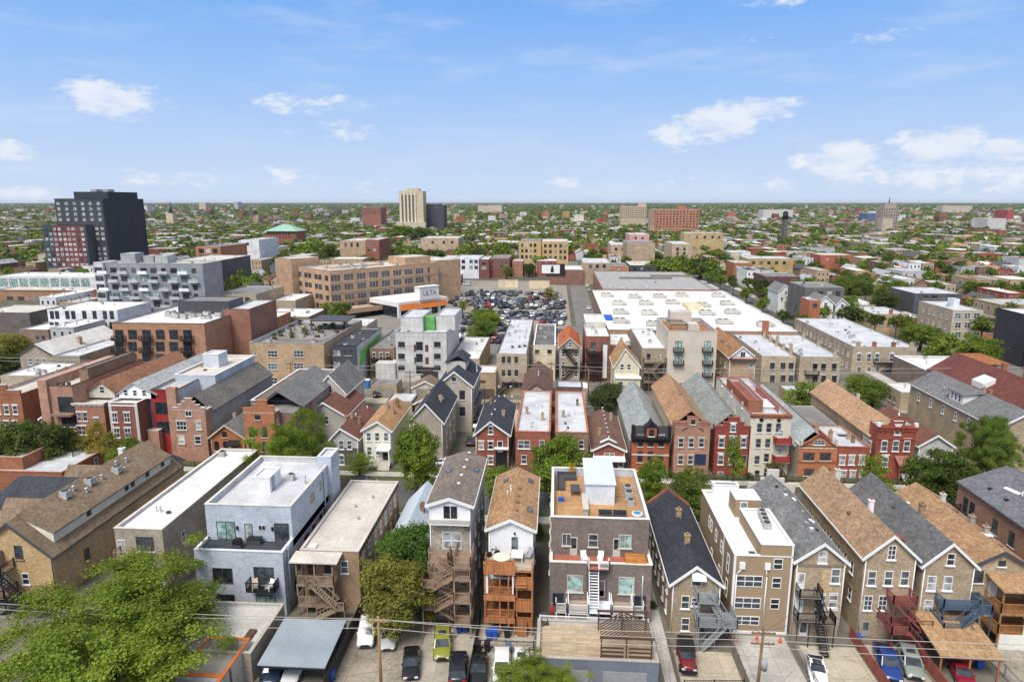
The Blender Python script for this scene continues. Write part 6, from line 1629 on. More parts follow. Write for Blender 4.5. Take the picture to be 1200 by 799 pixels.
b = Bld('flat_building', 'big black panelled block at right edge', 'flats', 138, 160, 196, 22); b.flat(15.6, mat('panel', (.50, .51, .5)), MEMW, BLACKM, side=mat('panel', (.045, .047, .052))); b.p('downspout', MB().tube((-.1, 7, .1), (-.1, 7, 15), .12), BLACKM)
b = rear('modern dark grey brick block with ribbon windows', 292, 1072, 1128, 344, (1080, 335), mat('panel', (.10, .10, .105)), MEMG, [1085, 1095, 1105, 1115], [348], 2.4, 1.4, fr='dark', kind='slide', junk=3, D=22)
b = Bld('commercial_building', 'low building with pale roof beside timber roof pergola', 'building', 93.5, 112, 164, 24); b.flat(6.5, mat('brick', (.2, .15, .12)), MEMW, WHITE); roofjunk(b, 12)
o = b.p('pergola', MB().box(11, 17.5, 4, 4.2, 9, 9.2).box(11, 17.5, 15, 15.2, 9, 9.2).box(11, 11.2, 4, 4.2, 6, 9).box(17.2, 17.5, 4, 4.2, 6, 9), CEDARV)
for i in range(12): b.p('slat', MB().box(10.8, 17.8, 4 + i, 4.15 + i, 9.2, 9.4), CEDARV, o)
b = rear('small tan brick house with white flat roof and black stairs', 158, 1056, 1094, 460, (1062, 448), TANL, MEMW, [1072, 1084], [467], 1.0, 1.6, fr='dark', junk=2, sides=[('l', 3, [2.5])])
b = gab('stone_house', 'stone gabled house with long white painted roof', 'house', 170, (20, 417), (39.5, 404), (63, 417), (124, 382), mat('brick', (.36, .29, .22), (.4, .35, .3)), mat('membrane', (.60, .585, .55), (.5, .47, .42)), trim=DKGREY)
b.wp([36, 44, 52], [423.5], 1.1, 1.8, fr='white', g=2); b.chimney(b.W - 1.2, 12, 1.8, 1.2, TANL)
b = rear('low stone block with grey flat roof beside white roofed house', 168, 61, 93, 417, (128, 398), mat('brick', (.33, .28, .21), (.4, .35, .3)), MEMG, [], [], junk=3)
b = rear('low block with white roof near left edge in front of stone house', 150, 0, 48, 440, (40, 425), TANL, MEMW, [], [], junk=7)
b = rear('brown brick workshop with curved white roof at far left', 215, 22, 56, 386, (40, 370), mat('brick', (.23, .16, .12)), MEMW, [44, 51], [396], 1.0, 1.5, junk=2)
b = rear('dark brown brick block at far left edge', 235, -30, 34, 366, (0, 357), mat('brick', (.13, .11, .1)), MEMC, [], [], junk=2)
b = rear('white panelled two storey block with tall dark windows', 225, 55, 137, 363, (100, 353), mat('panel', (.70, .71, .72)), mat('membrane', (.78, .77, .74)), [61, 67, 79, 86, 99, 111, 123, 131], [369, 382], 1.5, 2.9, fr='dark', kind='slide', sill=None, junk=5, g=0)
b = rear('brown brick warehouse row with arched top windows', 318, -6, 110, 340, (50, 336), mat('brick', (.36, .19, .10), (.4, .28, .2)), MEMC, [12, 25, 40, 54, 68, 82, 97], [351], 3.4, 3.0, fr='dark', kind='dh2', junk=5)
b.cornice(mat('brick', (.4, .22, .13)), .6, .3)
b = rear('long white roofed block with ribbon of green glass', 345, -8, 112, 324, (60, 319), mat('panel', (.66, .67, .66)), MEMW, [4, 16, 28, 40, 52, 64, 76, 88, 100], [331], 4.6, 4.2, fr='dark', kind='dh3', g=5, sill=None, junk=9)

for lab, Y, xl, xr, yt, bk in (('low shop with bright white roof between brick six storey block and loft', 232, 300, 362, 371, (330, 361)), ('low white roofed shed against left end of loft', 275, 318, 346, 352, (330, 344)), ('low tan shed with white roof beside roof garden block', 222, 396, 430, 381, (410, 373)), ('low brown garage row behind white panelled block', 285, 142, 200, 368, (170, 362)), ('pale flat block behind brick six storey block', 255, 255, 300, 366, (280, 358)),
                              ('low pale shop behind bare concrete block', 228, 500, 520, 381, (510, 374)), ('low brown flats left of white panelled block', 240, 0, 60, 377, (30, 369)), ('low white roofed flats behind long tan block', 300, 985, 1030, 357, (1005, 350)), ('low tan flats by tan four storey block', 262, 1062, 1085, 372, (1075, 365))):
    rear(lab, Y, xl, xr, yt, bk, rng.choice((TANL, BRNB, TANC)), MEMW, [], [], junk=5, name='low_building', cat='shop')

# grey apartment block with balconies
b = rear('grey six storey apartment block with rows of pale balconies', 250, 113, 237, 309, (190, 305), mat('panel', (.27, .28, .29)), mat('membrane', (.45, .46, .38)), [], [], cop=GREYM, junk=6, D=15, side=mat('panel', (.3, .3, .31)))
for j in range(6):
    z = b.H - 2.6 - j * 3.25
    for i in range(10):
        u = 2.6 + i * (b.W - 5) / 9.3
        b.win('f', u, z, 2.6 if i % 3 else 1.8, 1.9, fr='dark', kind='slide', sill=None, g=rng.choice((0, 0, 1, 2, 5)))
        if (i + j) % 2 == 0:
            P = b.p('balcony', MB().box(u - 1.9, u + 1.9, -1.4, -.02, z - 1.35, z - 1.2).box(u - 1.9, u + 1.9, -1.4, -1.32, z - 1.2, z - .15), mat('panel', (.45, .46, .47)) if i % 4 else WHITE)
b.block('corner_glass', -.4, 3.2, -1.2, 8, 0, b.H + .4, mat('panel', (.56, .58, .58)), MEMW, WHITE, par=.2)
for z in range(6):
    b.p('glass_band', MB().box(-.2, 3.0, -1.26, -1.19, b.H - 3.4 - z * 3.25, b.H - 1.4 - z * 3.25), GLS[1])
b.block('lift_house', 6, 12, 6, 12, b.zr - .05, b.H + 3.4, mat('panel', (.33, .34, .35)), MEMG, None, par=.1); b.block('lift_house', 20, 25, 6, 12, b.zr - .05, b.H + 2.6, mat('panel', (.4, .41, .42)), MEMG, None, par=.1); b.block('lift_house', 14, 18, 8, 13, b.zr - .05, b.H + 2.4, mat('panel', (.33, .34, .35)), MEMG, None, par=.1)

# the black and red tower
Yt = 415
xl = on(67, 260, Yt)[0]; xm = on(124, 260, Yt)[0]; xr = on(172, 260, Yt)[0]
b = Bld('apartment_tower', 'black high rise tower with red lower wing standing above everything on left', 'tower', xl, xm, Yt, 42)
zt = on(100, 233, Yt)[1]; zt2 = on(120, 226, Yt)[1]; W = b.W; um = xm - xl
BLK = mat('panel', (.04, .046, .055), s=1.5); BLK2 = mat('panel', (.06, .066, .074), s=1.2)
b.flat(zt, BLK, MEMD, BLACKM, side=BLK); b.block('core_tower', W * .3, W - .02, 5, 36, zt - .6, zt2 + .6, BLK, MEMD, BLACKM, par=.3)
b.p('window_bay', MB().box(.3, W - 8, -.35, .02, 20, zt - .4), BLK2); b.p('light_strip', MB().box(W - 7.9, W - .5, -.5, .02, 0, zt - .8), BLK2)
for x in (W * .5, W * .75): b.p('cooling_unit', MB().box(x, x + 4, 12, 18, zt2 + .5, zt2 + 2.4), GREYM)
xw0 = on(50, 275, Yt - 8)[0] - xl; zw = on(80, 264, Yt - 8)[1]
o = b.block('lower_wing', xw0, um - 8.2, -8, -.1, 0, zw, mat('panel', (.07, .078, .085)), MEMD, BLACKM, par=.3)
for i in range(6):
    x = xw0 + 7 + i * (um - 8.2 - xw0 - 8) / 6
    b.p('red_strip', MB().box(x, x + 2.4, -8.2, -8.02, 0, zw - .5), mat('panel', (.26, .05, .045)), o)
wl = []
for j in range(11):
    for i in range(9): wl.append((xw0 + 2.5 + i * (um - 11 - xw0) / 8.6, zw - 2.4 - j * 3.15, -8.22))
    for i in range(2): wl.append((um - 6.2 + i * 3.6, zw - 2.4 - j * 3.15, -.52))
for j in range(4):
    for i in range(6): wl.append((2.5 + i * (um - 4) / 5.3, zt - 3 - j * 3.3, -.37 if i < 4 else -.52))
k = 0; rest = MB()
for u, z, y in wl:
    if z < 3: continue
    if k < 98 and rng.random() < .8: b.win('f', u, z, 2.1, 1.9, fr='dark', kind='slide', sill=None, y0=y, g=rng.choice((1, 2, 3, 3, 4, 4)))
    else: rest.box(u - 1, u + 1, y - .06, y, z - .95, z + .95)
    k += 1
o = b.p('windows', rest, GLS[3]); o['kind'] = 'stuff'

# the long tan loft block with the white shopfront
P0 = (-97.0, 284.6); ang = R(48); L = 59.0
LOFT = mat('brick', (.50, .30, .175), (.46, .36, .26))
b = Bld('loft_building', 'long tan brick loft block with white shopfront and orange awnings', 'commercial block', P0[0], P0[0] + L, P0[1], 28, rz=ang)
HL = 19.0
b.flat(HL, LOFT, MEMC, mat('plain', (.4, .28, .2)), par=.8)
nb = 9
for j in range(4):
    z = HL - 3.2 - j * 4.3
    for i in range(nb):
        u = 2.6 + i * (L - 5) / (nb - .6)
        if j == 3 and i > 5: continue
        for q in (-1.55, 0, 1.55) if i < nb - 1 else (-1.0,):
            b.win('f', u + q, z, 1.35, 2.6, fr='grey', kind='grid', sill=None, g=1)
o = MB()
for j in range(4):
    for i in range(6): o.box(-.08, .02, 1.6 + i * 4.6 + (1.2 if i % 2 else 0), 4.4 + i * 4.6 + (1.2 if i % 2 else 0), HL - 4.4 - j * 4.3, HL - 2.2 - j * 4.3)
q = b.p('side_windows', o, GLS[1]); q['kind'] = 'stuff'
for j in range(4): b.band(HL - 5.3 - j * 4.3, mat('brick', (.47, .32, .21)), .5, .12)
b.block('annex', L + .01, L + 16, 2, 26, 0, HL + .8, LOFT, MEMC, None, par=.5); b.block('penthouse', L * .74, L * 1.0, 6, 20, b.zr - .05, HL + 3.0, LOFT, MEMC, None, par=.3)
b.block('stair_tower', -2, 12, 31, 44, 0, HL + 3.5, LOFT, MEMC, None, par=.3)
for i in range(16): b.ac(rng.uniform(6, L * .7), rng.uniform(5, 25), 1.8, 1.3)
o = b.p('roof_structure', MB().box(8, L * .6, 14, 24, b.zr, b.zr + 1.0), mat('stucco', (.55, .42, .3)))
SF = mat('stucco', (.74, .73, .70), amt=.05)
sx0, sx1, sy = 15.5, 42.0, -28.0
s_ = b.p('shopfront', MB().box(sx0, sx1, sy, -6, 4.6, 6.6), SF)
for q in (0, .2, .42, .61, .8, .955): s_2 = b.p('pillar', MB().box(sx0 + (sx1 - sx0) * q, sx0 + (sx1 - sx0) * q + 1.2, sy, sy + 1.0, 0, 4.6), SF, s_)
b.p('sign_tower', MB().box(sx0 + (sx1 - sx0) * .41, sx0 + (sx1 - sx0) * .8, sy - .7, sy + 3, 6.62, 12.0).box(sx0 + (sx1 - sx0) * .4, sx0 + (sx1 - sx0) * .81, sy - .9, sy + 3, 12.0, 12.3), SF, s_)
b.p('shop_windows', MB().box(sx0 + .3, sx1 - .3, sy + 1.2, -6, .1, 4.0), GLS[0], s_)
for a0, a1 in ((.03, .4), (.43, .79), (.82, .97)):
    b.p('awning', MB().extr([(sy - 1.1, 3.1), (sy - .1, 5.6), (sy, 5.6), (sy - .9, 3.1)], sx0 + (sx1 - sx0) * a0, sx0 + (sx1 - sx0) * a1, ax='x'), mat('plain', (.62, .17, .03), amt=.05), s_)
b.p('parking_ramp', MB().box(-8, sx0 - .1, -16, -4, 2.6, 3.4).box(-8, sx0 - .1, -16.3, -16, 2.4, 4.4), LOFT)


def text(s, size, parent, loc, m, name='lettering', rot=(math.pi / 2, 0, 0), ext=.03):
    c = bpy.data.curves.new(name, 'FONT'); c.body = s; c.size = size; c.extrude = ext; c.align_x = 'CENTER'; c.align_y = 'CENTER'
    tmp = bpy.data.objects.new(name, c); COL.objects.link(tmp)
    dg = bpy.context.evaluated_depsgraph_get(); dg.update()
    me = bpy.data.meshes.new_from_object(tmp.evaluated_get(dg)); bpy.data.objects.remove(tmp)
    me.materials.clear(); me.materials.append(m)
    o = link(name, me, parent, loc); o.rotation_euler = rot
    return o


text('ULTA', 3.0, s_, (sx0 + (sx1 - sx0) * .605, sy - .76, 9.4), mat('plain', (.2, .2, .2)))

# big white-roofed store
x0, y0 = at(713, 386, 8); x1 = at(926, 384, 8)[0]; y1 = at(780, 341, 8)[1]
b = Bld('store_building', 'huge low store with bright white roof and scattered roof units', 'store', x0, x1, y0, y1 - y0)
b.flat(8, mat('brick', (.3, .18, .12)), mat('membrane', (.78, .765, .74), (.62, .60, .55), amt=.1), WHITE, par=.25)
for i in range(5):
    for j in range(4):
        x = b.W * (.08 + .19 * i) + rng.uniform(-3, 3); y = b.D * (.1 + .23 * j) + rng.uniform(-4, 4)
        c = b.p('rooftop_unit', MB().box(-2.2, 2.2, -1.3, 1.3, .3, 1.7).box(2.2, 3.6, -.9, .9, .3, 1.1).box(-2.0, 2.0, -1.1, 1.1, 0, .3), mat('plain', (.5, .48, .42), amt=.15), b.roof, (x, y, 7.75)); b.p('fan_grille', MB().tube((-1, 0, 1.7), (-1, 0, 1.85), .7, n=12).tube((1, 0, 1.7), (1, 0, 1.85), .7, n=12), DKGREY, c)
b.p('skylight_curb', MB().box(b.W * .56, b.W * .66, b.D * .44, b.D * .56, 7.7, 9.2), mat('stucco', (.62, .55, .36))); b.p('blue_sign_panel', MB().box(-.3, 3.0, 18, 26, 7.7, 8.6), mat('plain', (.03, .12, .5)))
b.p('corner_pier', MB().box(-3.5, -.1, 14, 28, 0, 8), mat('brick', (.3, .17, .1)))
b.p('brick_chimney', MB().box(b.W - 11, b.W - 9.4, -1.5, .2, 0, 11.5), ORGB)
x2 = at(706, 340, 8)[0]; y3 = at(780, 320, 8)[1]
b = Bld('store_building', 'long low store with dull grey roof beyond bright white one', 'store', x2, x1 - 3, y1 + .4, y3 - y1)
b.flat(8.6, mat('brick', (.3, .15, .1)), mat('membrane', (.36, .355, .34), (.28, .28, .27)), mat('brick', (.3, .13, .09)), par=.7)
roofjunk(b, 18, 4, b.W - 4, 4, b.D - 4)
o = b.p('duct', MB().box(12, 40, b.D * .6, b.D * .6 + .8, 8.2, 9).box(30, 56, b.D * .75, b.D * .75 + .8, 8.2, 9), mat('plain', (.2, .17, .15)))

# buildings round the far side of the car yard
for (lab, Y, xl, xr, yt, bk, wl_, cols, rows, w_, h, fr) in (
        ('tan shop block with paired dark windows at far end of car yard', 428, 513, 531, 304, (520, 299), TANL, [517, 522, 527], [308.5, 315], 2.0, 2.4, 'dark'),
        ('white three storey shop block with black window pairs beyond car yard', 430, 531, 561, 303.5, (545, 298), mat('stucco', (.68, .69, .70)), [535, 543, 552, 558], [306.5, 313.5], 2.2, 2.2, 'dark'),
        ('narrow dark topped red shop block beside white one', 430, 561.5, 573, 304, (566, 300), mat('brick', (.2, .07, .06)), [567], [309, 314], 3, 2, 'stone'),
        ('pair of dark red brick shop fronts beyond car yard', 436, 573.5, 597, 303, (585, 299), mat('brick', (.24, .08, .06)), [577, 583, 588, 593], [307, 312], 1.6, 2, 'stone'),
        ('yellow brick four storey corner block with orange fire escape', 478, 608, 634, 283, (640, 277), mat('brick', (.58, .39, .15), (.55, .43, .26)), [612, 617, 622, 627], [287.5, 294, 301], 1.8, 2.4, 'dark'),
        ('golden brick block joined to yellow corner block', 480, 634.5, 666, 283, (650, 278), mat('brick', (.56, .37, .15), (.55, .43, .26)), [639, 645, 651, 657, 662], [288, 295, 302], 1.8, 2.4, 'dark'),
        ('tan block with timber lean to beside main road', 400, 683, 716, 308, (700, 299), mat('brick', (.4, .3, .2)), [692, 700, 708], [312], 2, 2, 'dark'),
        ('orange brick low block beyond grey store roof', 432, 698, 737, 312, (717, 308), mat('brick', (.44, .2, .1)), [705, 715, 725], [316], 2, 1.6, 'dark'),
        ('dark green and grey low block behind grey store roof', 440, 738, 770, 311, (754, 306), mat('panel', (.06, .075, .07)), [744, 752, 760], [315], 1.6, 1.6, 'dark'),
        ('pale brown warehouse block left of tall tan one', 520, 716, 736, 287, (726, 283), mat('brick', (.47, .34, .24)), [722, 730], [292], 2, 2, 'dark'),
        ('big tan windowless warehouse block', 490, 735, 768, 285, (752, 281), mat('brick', (.42, .32, .22)), [], [], 2, 2, 'dark'),
        ('pink rendered house rising over tan warehouse', 560, 738, 761, 275, (750, 272), mat('stucco', (.62, .36, .32)), [745, 753], [279], 2, 2, 'white'),
        ('yellow gold block with small tower right of green trees', 640, 802, 848, 273, (824, 269), mat('brick', (.5, .36, .18)), [808, 817, 826, 835, 843], [278], 2, 2.4, 'dark'),
        ('tan flats with white stripes right of car yard trees', 455, 788, 812, 286, (800, 281), mat('brick', (.48, .37, .25)), [794, 802], [292, 297], 1.6, 2, 'dark'),
        ('yellow brick long low block with corner chimneys', 440, 876, 930, 303, (900, 298), mat('brick', (.46, .31, .14)), [883, 892, 901, 910, 919], [308], 2, 2, 'dark'),
        ('bright red brick pair of flats facing side street', 425, 860, 882, 308, (869, 303), mat('brick', (.38, .09, .05)), [864, 871, 878], [313, 320], 1.4, 1.8, 'white'),
        ('red brick row of flats on right hand side', 480, 962, 1000, 299, (980, 295), mat('brick', (.40, .12, .07)), [970, 980, 990], [304], 1.6, 1.8, 'dark'),
        ('dark plum block behind white frame houses', 345, 897, 938, 324, (915, 317), mat('brick', (.13, .055, .06)), [905, 915, 925], [331], 1.6, 1.8, 'dark'),
        ('dark grey three storey block with open steel balconies', 275, 944, 990, 337, (960, 330), mat('panel', (.15, .14, .13)), [952, 962, 972, 982], [344, 353], 1.8, 2, 'dark'),
        ('small rust orange block in front of dark grey one', 250, 949, 962, 352, (955, 348), mat('brick', (.42, .14, .07)), [955], [358], 1.6, 1.6, 'dark'),
        ('tan church like hall with tall end wall', 470, 398, 428, 282, (413, 271), mat('brick', (.42, .29, .18)), [405, 412, 419], [287], 1.6, 3, 'dark'),
        ('dark red block right of tan hall', 470, 428.5, 444, 281, (436, 275), mat('brick', (.3, .06, .05)), [432, 439], [286, 293], 2, 2, 'stone'),
        ('tan twin gabled block behind tan loft roof', 600, 493, 537, 279, (515, 275), mat('brick', (.47, .35, .23)), [500, 507, 520, 530], [284], 2, 2.4, 'dark'),
        ('brown hotel like block among left trees', 330, 205, 258, 305, (240, 296), mat('panel', (.12, .12, .13)), [215, 225, 235, 245], [311], 2, 2, 'dark'),
        ('orange brick grid fronted block right of grey apartments', 380, 229, 258, 289, (244, 283), mat('brick', (.42, .18, .09)), [236, 244, 252], [294, 301, 308], 3, 2.6, 'dark'),
        ('white cubic house group on left beyond tan hall', 460, 282, 303, 281, (295, 276), mat('stucco', (.7, .7, .7)), [290], [286], 2, 2, 'dark'),
        ('low tan block with tall windowed front left of loft', 262, 252, 300, 345, (280, 335), mat('brick', (.4, .31, .22)), [260, 270, 280, 290], [352], 2, 2.4, 'dark'),
        ('tan end wall block left of long loft building', 330, 322, 345, 303, (335, 297), mat('brick', (.45, .33, .2)), [335], [318], 2.4, 3, 'dark')):
    b = rear(lab, Y, xl, xr, yt, bk, wl_, rng.choice((MEMG, MEMC, MEMD)), cols, rows, w_, h, fr=fr, junk=6, kind='fixed', sill=None, name='commercial_building', cat='block', D=max(9, min(20 if xl > 800 else 34, at(*bk, on(xl, yt, Y)[1])[1] - Y)))
b = flt('commercial_building', 'low white roofed shop with black billboard frame on roof', 'block', 398, 640, 684, 316, (660, 308), mat('brick', (.23, .12, .09)), MEMW, WHITE, D=26)
for i_, (q1_, q2_, q3_, lb_) in enumerate((((958, 356), (968, 347), (978, 356), 'white frame house with grey roof, left one before dark grey block'), ((979, 358), (987, 350), (996, 358), 'white frame house with grey roof, right one before dark grey block'), ((912, 342), (921, 334), (931, 342), 'tall white frame house with grey roof before plum block'), ((931, 346), (937, 341), (943, 346), 'small white gabled house right of tall white one'))):
    h_ = gab('frame_house', lb_, 'house', 262 if i_ < 2 else 300, q1_, q2_, q3_, (0, 0), mat('clap', (.72, .72, .7)), mat('shingle', (.2, .19, .18)), D=15)
    h_.win('f', h_.W / 2, h_.He - .6, 1.2, 1.6); h_.win('f', h_.W * .25, h_.He - 3.4, 1, 1.6, g=0); h_.win('f', h_.W * .75, h_.He - 3.4, 1, 1.6, g=0)
    h_.side('l', 4, [h_.He - 1.6, h_.He - 4.6], .9, 1.5, g=0)
o = b.p('billboard', MB().box(-3, 11, -.9, -.3, b.H - 3, b.H + 3.4), BLACKM); b.p('poster', MB().box(-2.6, 8, -1.0, -.92, b.H - 2.2, b.H + 2.8), WHITE, o)
b.p('poster_figure', MB().tube((3.6, -1.05, b.H + 1.6), (3.6, -1.01, b.H + 1.6), .7, n=10).box(2.7, 4.5, -1.05, -1.01, b.H - 1.6, b.H + .9), BLACKM, o)
for i, (px, w_) in enumerate(((588, 60), (606, 60))):
    pass
for lab, p0, p1 in (('long cream garden wall behind car yard, left half', (584, 337), (607, 337)), ('long cream garden wall behind car yard, right half', (620, 338), (644, 338))):
    a = at(*p0); c = at(*p1)
    tag(part('boundary_wall', MB().box(0, c[0] - a[0], 0, .5, 0, 4.2).box(-.1, c[0] - a[0] + .1, -.1, .6, 4.2, 4.45), mat('stucco', (.66, .55, .38)), None, (a[0], a[1], 0)), lab, 'wall')

# far landmarks on the skyline
def tower(label, xl, xr, yt, Y, D, wall, floors=0, cols=0, cat='tower', name='high_rise', strip=None, flo=3.4):
    x0 = on(xl, 240, Y)[0]; x1 = on(xr, 240, Y)[0]; H = on((xl + xr) / 2, yt, Y)[1]
    b = Bld(name, label, cat, x0, x1, Y, D); b.flat(H, wall, MEMC, None, par=.6)
    n = 0
    for j in range(floors):
        for i in range(cols):
            if n >= 96: break
            b.win('f', b.W * (i + .5) / cols, H - 3 - j * flo * 1.0, b.W / cols * .5, 1.9 if flo < 5 else 3.4, fr='dark', kind='fixed', sill=None, g=rng.choice((0, 1, 2))); n += 1
    return b


b = tower('pale beige ribbed tower on the skyline beside dark glass box', 468, 496, 224, 1050, 26, mat('stucco', (.56, .47, .32)), 0, 0)
for i in range(5): b.p('rib', MB().box(b.W * (.03 + .15 * i), b.W * (.1 + .15 * i), -1.8, .1, 6, b.H - 3), mat('stucco', (.66, .57, .41)))
for i in range(4): b.p('window_strip', MB().box(b.W * (.105 + .15 * i), b.W * (.175 + .15 * i), -.3, .1, 6, b.H - 6), mat('panel', (.16, .14, .11)))
b.block('lift_house', b.W * .3, b.W * .8, 6, 20, b.H - .7, b.H + 4, mat('stucco', (.5, .42, .3)), None, None, par=.1); b.p('podium', MB().box(-4, b.W + 4, -8, 0, 0, 18), mat('stucco', (.55, .48, .38)))
tower('dark glass office block right of beige tower', 497, 514, 239, 1080, 30, mat('panel', (.09, .10, .12), s=2), 6, 6); tower('narrow black block beside dark glass offices', 514, 520, 240.5, 1060, 30, mat('panel', (.06, .065, .075)))
tower('dull red brick block on the skyline left of beige tower', 424, 446, 243, 1150, 40, mat('brick', (.30, .12, .08)), 3, 8)
b = tower('wide orange brick hospital slab at right of skyline', 769, 820, 245.5, 1000, 26, mat('brick', (.46, .2, .11)), 7, 13, flo=3.6); b.block('lift_house', b.W * .55, b.W * .72, 6, 18, b.H - .7, b.H + 5, ORGB, None, None, par=.1)
tower('pale end wing of wide orange brick slab', 763, 769, 245.5, 1010, 26, mat('brick', (.46, .33, .22)), 6, 3, flo=3.6)
b = tower('tan slab block with stepped top left of orange one', 728, 758, 242, 1180, 30, mat('stucco', (.5, .4, .28)), 5, 12, flo=3.8); b.block('lift_house', b.W * .7, b.W * .98, 4, 20, b.H - .7, b.H + 6, mat('stucco', (.5, .4, .28)), None, None, par=.1)
b = tower('grey brown office tower with mast at right of skyline', 1036, 1054, 243, 1000, 22, mat('stucco', (.36, .29, .24)), 9, 6, flo=4.0)
b.block('upper_storey', b.W * .12, b.W * .88, 3, 19, b.H - .7, b.H + 6, mat('stucco', (.36, .29, .24)), None, None, par=.1); b.p('mast', MB().tube((b.W * .55, 10, b.H + 6), (b.W * .55, 10, b.H + 15), 1.1, .15), mat('plain', (.15, .12, .11))); b.block('base_wing', -6, b.W * .4, -14, 0, 0, 26, mat('stucco', (.5, .4, .3)), None, None, par=.1)
b = tower('red brick school with pale green copper roof on left', 310, 345, 271, 720, 26, mat('brick', (.3, .1, .06)), 2, 10)
b.p('copper_roof', MB().faces([(-2, -2, b.H), (b.W + 2, -2, b.H), (b.W + 2, 28, b.H), (-2, 28, b.H), (b.W * .4, 13, b.H + 7), (b.W * .6, 13, b.H + 7)], [(0, 1, 5, 4), (1, 2, 5), (2, 3, 4, 5), (3, 0, 4)]), mat('plain', (.27, .46, .36)))
b = tower('pale church with pointed steeple on left skyline', 193, 201, 250, 1250, 14, mat('stucco', (.55, .45, .3)), cat='church', name='church'); b.p('steeple', MB().tube((b.W / 2, 7, b.H), (b.W / 2, 7, b.H + 22), 4, .2, 8), DKGREY)
b = tower('black round water tank tower beyond yellow block on right', 921, 925, 257, 760, 8, mat('plain', (.13, .115, .105)), name='water_tower', cat='water tower'); b.p('tank', MB().tube((b.W / 2, 4, b.H), (b.W / 2, 4, b.H + 7), 2.8, n=14).tube((b.W / 2, 4, b.H + 7), (b.W / 2, 4, b.H + 9), 3.0, .1, 14), BLACKM)
for lab, xl, xr, yt, Y in (('tiny pale high rise on far left horizon', 233, 241, 237.5, 3200), ('tiny grey high rise right of pale one on far horizon', 274, 279, 236.8, 3600), ('dark low slab on far horizon left of church', 145, 172, 241, 2600),
                           ('wide pale warehouse on far horizon above loft block', 560, 588, 241, 2400), ('white hall on far horizon right of tan slab', 1105, 1140, 241, 2600), ('long pink brick block on far right horizon', 895, 930, 246, 1700), ('blue roofed far hall right of water tank', 1018, 1030, 250, 1450), ('pale blue grey long block on right near horizon', 1160, 1182, 256, 1100), ('dark red tower block on right edge of horizon', 1182, 1190, 246, 1400)):
    tower(lab, xl, xr, yt, Y, 40, mat('stucco', rng.choice(((.5, .42, .33), (.4, .4, .42), (.55, .53, .5)))) if 'red' not in lab and 'blue roofed' not in lab else mat('stucco', (.35, .09, .08) if 'red' in lab else (.09, .14, .26)), cat='block', name='far_block')
# ------------------------------------------------------------------ trees one can point to
YG = (.215, .285, .048); MG = (.155, .215, .046); DG = (.105, .145, .042); OL = (.25, .245, .06); BG = (.180, .250, .042); YE = (.30, .24, .05)


def tr(kind, label, px, pyc, ytop, rpx, Y, colour, **k):
    """a tree whose crown is rpx wide (half) round column px and tops out at row ytop, standing at distance Y"""
    x, _ = on(px, pyc, Y); r = (on(px + rpx, pyc, Y)[0] - x) * 1.36; top = on(px, ytop, Y)[1]
    z_ = {'near': .95, 'tall': 1.3, 'big': .85, 'thin': 1.15, 'mid': .9}[kind]
    k.setdefault('sz', max(.75 * r, min(1.35 * r, (top - .6) / (2 * z_) * 1.12)))
    return tree(kind, label, x, Y, top, r * .9, colour, **k)


tree('big', 'huge bright green tree spreading over the back yards in lower left', -42.0, 56.0, 14.4, 13.6, YG, v=0, sz=9.4, rz=.6)
tree('big', 'bright green tree top poking up in front of timber roofed garage', -1.4, 55.5, 6.3, 5.6, YG, v=1, sz=4.2)
tr('tall', 'olive leaved tree over parked cars beside brick three flat', 466, 690, 632, 46, 67.5, OL)
tr('thin', 'low hanging olive tree over silver car in dirt yard', 462, 728, 692, 30, 65.5, OL)
tr('near', 'deep green tree between cottage and wooden stair porches', 482, 628, 598, 33, 75, (.12, .21, .05))
tr('thin', 'small olive tree behind the white car in the dirt yard', 505, 720, 700, 14, 69, OL)
tr('big', 'broad round green street tree in front of orange brick houses', 345, 515, 478, 47, 99, BG)
tr('tall', 'tall green street tree in front of cream house', 486, 510, 471, 29, 101, BG)
tr('thin', 'small light green tree in front of pale grey house', 421, 540, 524, 18, 112, YG)
tr('near', 'green street tree in front of brown brick two flat', 657, 530, 507, 35, 103, BG)
tr('near', 'green street tree right behind orange deck house roof', 606, 552, 533, 35, 97, MG)
tr('tall', 'light green tree in front of brick Victorian with black cornice', 766, 545, 521, 19, 99, BG)
tr('near', 'dark green street tree behind near black roof', 815, 566, 546, 27, 97, MG)
tr('thin', 'sparse yellow green sapling before crimson stepped house', 861, 535, 502, 17, 106, YG)
tr('thin', 'dusky olive tree in front of tall cream house', 909, 547, 530, 16, 104, (.13, .12, .05))
tr('thin', 'pale young tree in front of tall dark red Victorian', 1028, 545, 522, 27, 104, YG)
tr('near', 'dense dark green tree right of the iron canopy', 1102, 546, 520, 36, 103, (.10, .15, .035))
tr('big', 'large green tree at right edge behind slate roof', 1165, 508, 472, 38, 107, MG)
tr('near', 'dark tree at left edge, left one of two', 14, 503, 474, 34, 104, DG); tr('near', 'dark tree at left edge, right one of two', 58, 515, 486, 28, 106, DG)
tr('thin', 'yellow leaved tree before brown brick townhouse', 108, 505, 484, 22, 108, YE); tr('near', 'green tree before the quoined brick townhouse', 152, 520, 502, 22, 104, MG)
tr('thin', 'small olive tree at left edge of brown roofed building', 128, 512, 496, 12, 106, OL)
tr('near', 'round bright green tree behind red brick two flat roofs', 956, 468, 444, 35, 153, BG); tr('near', 'green tree right of round one by long tan block', 1024, 455, 433, 27, 160, MG)
tr('near', 'dark olive round tree standing in the middle alley', 705, 465, 441, 23, 148, (.085, .11, .04)); tr('thin', 'small shrub like tree beside white car on alley', 402, 468, 459, 9, 160, BG)
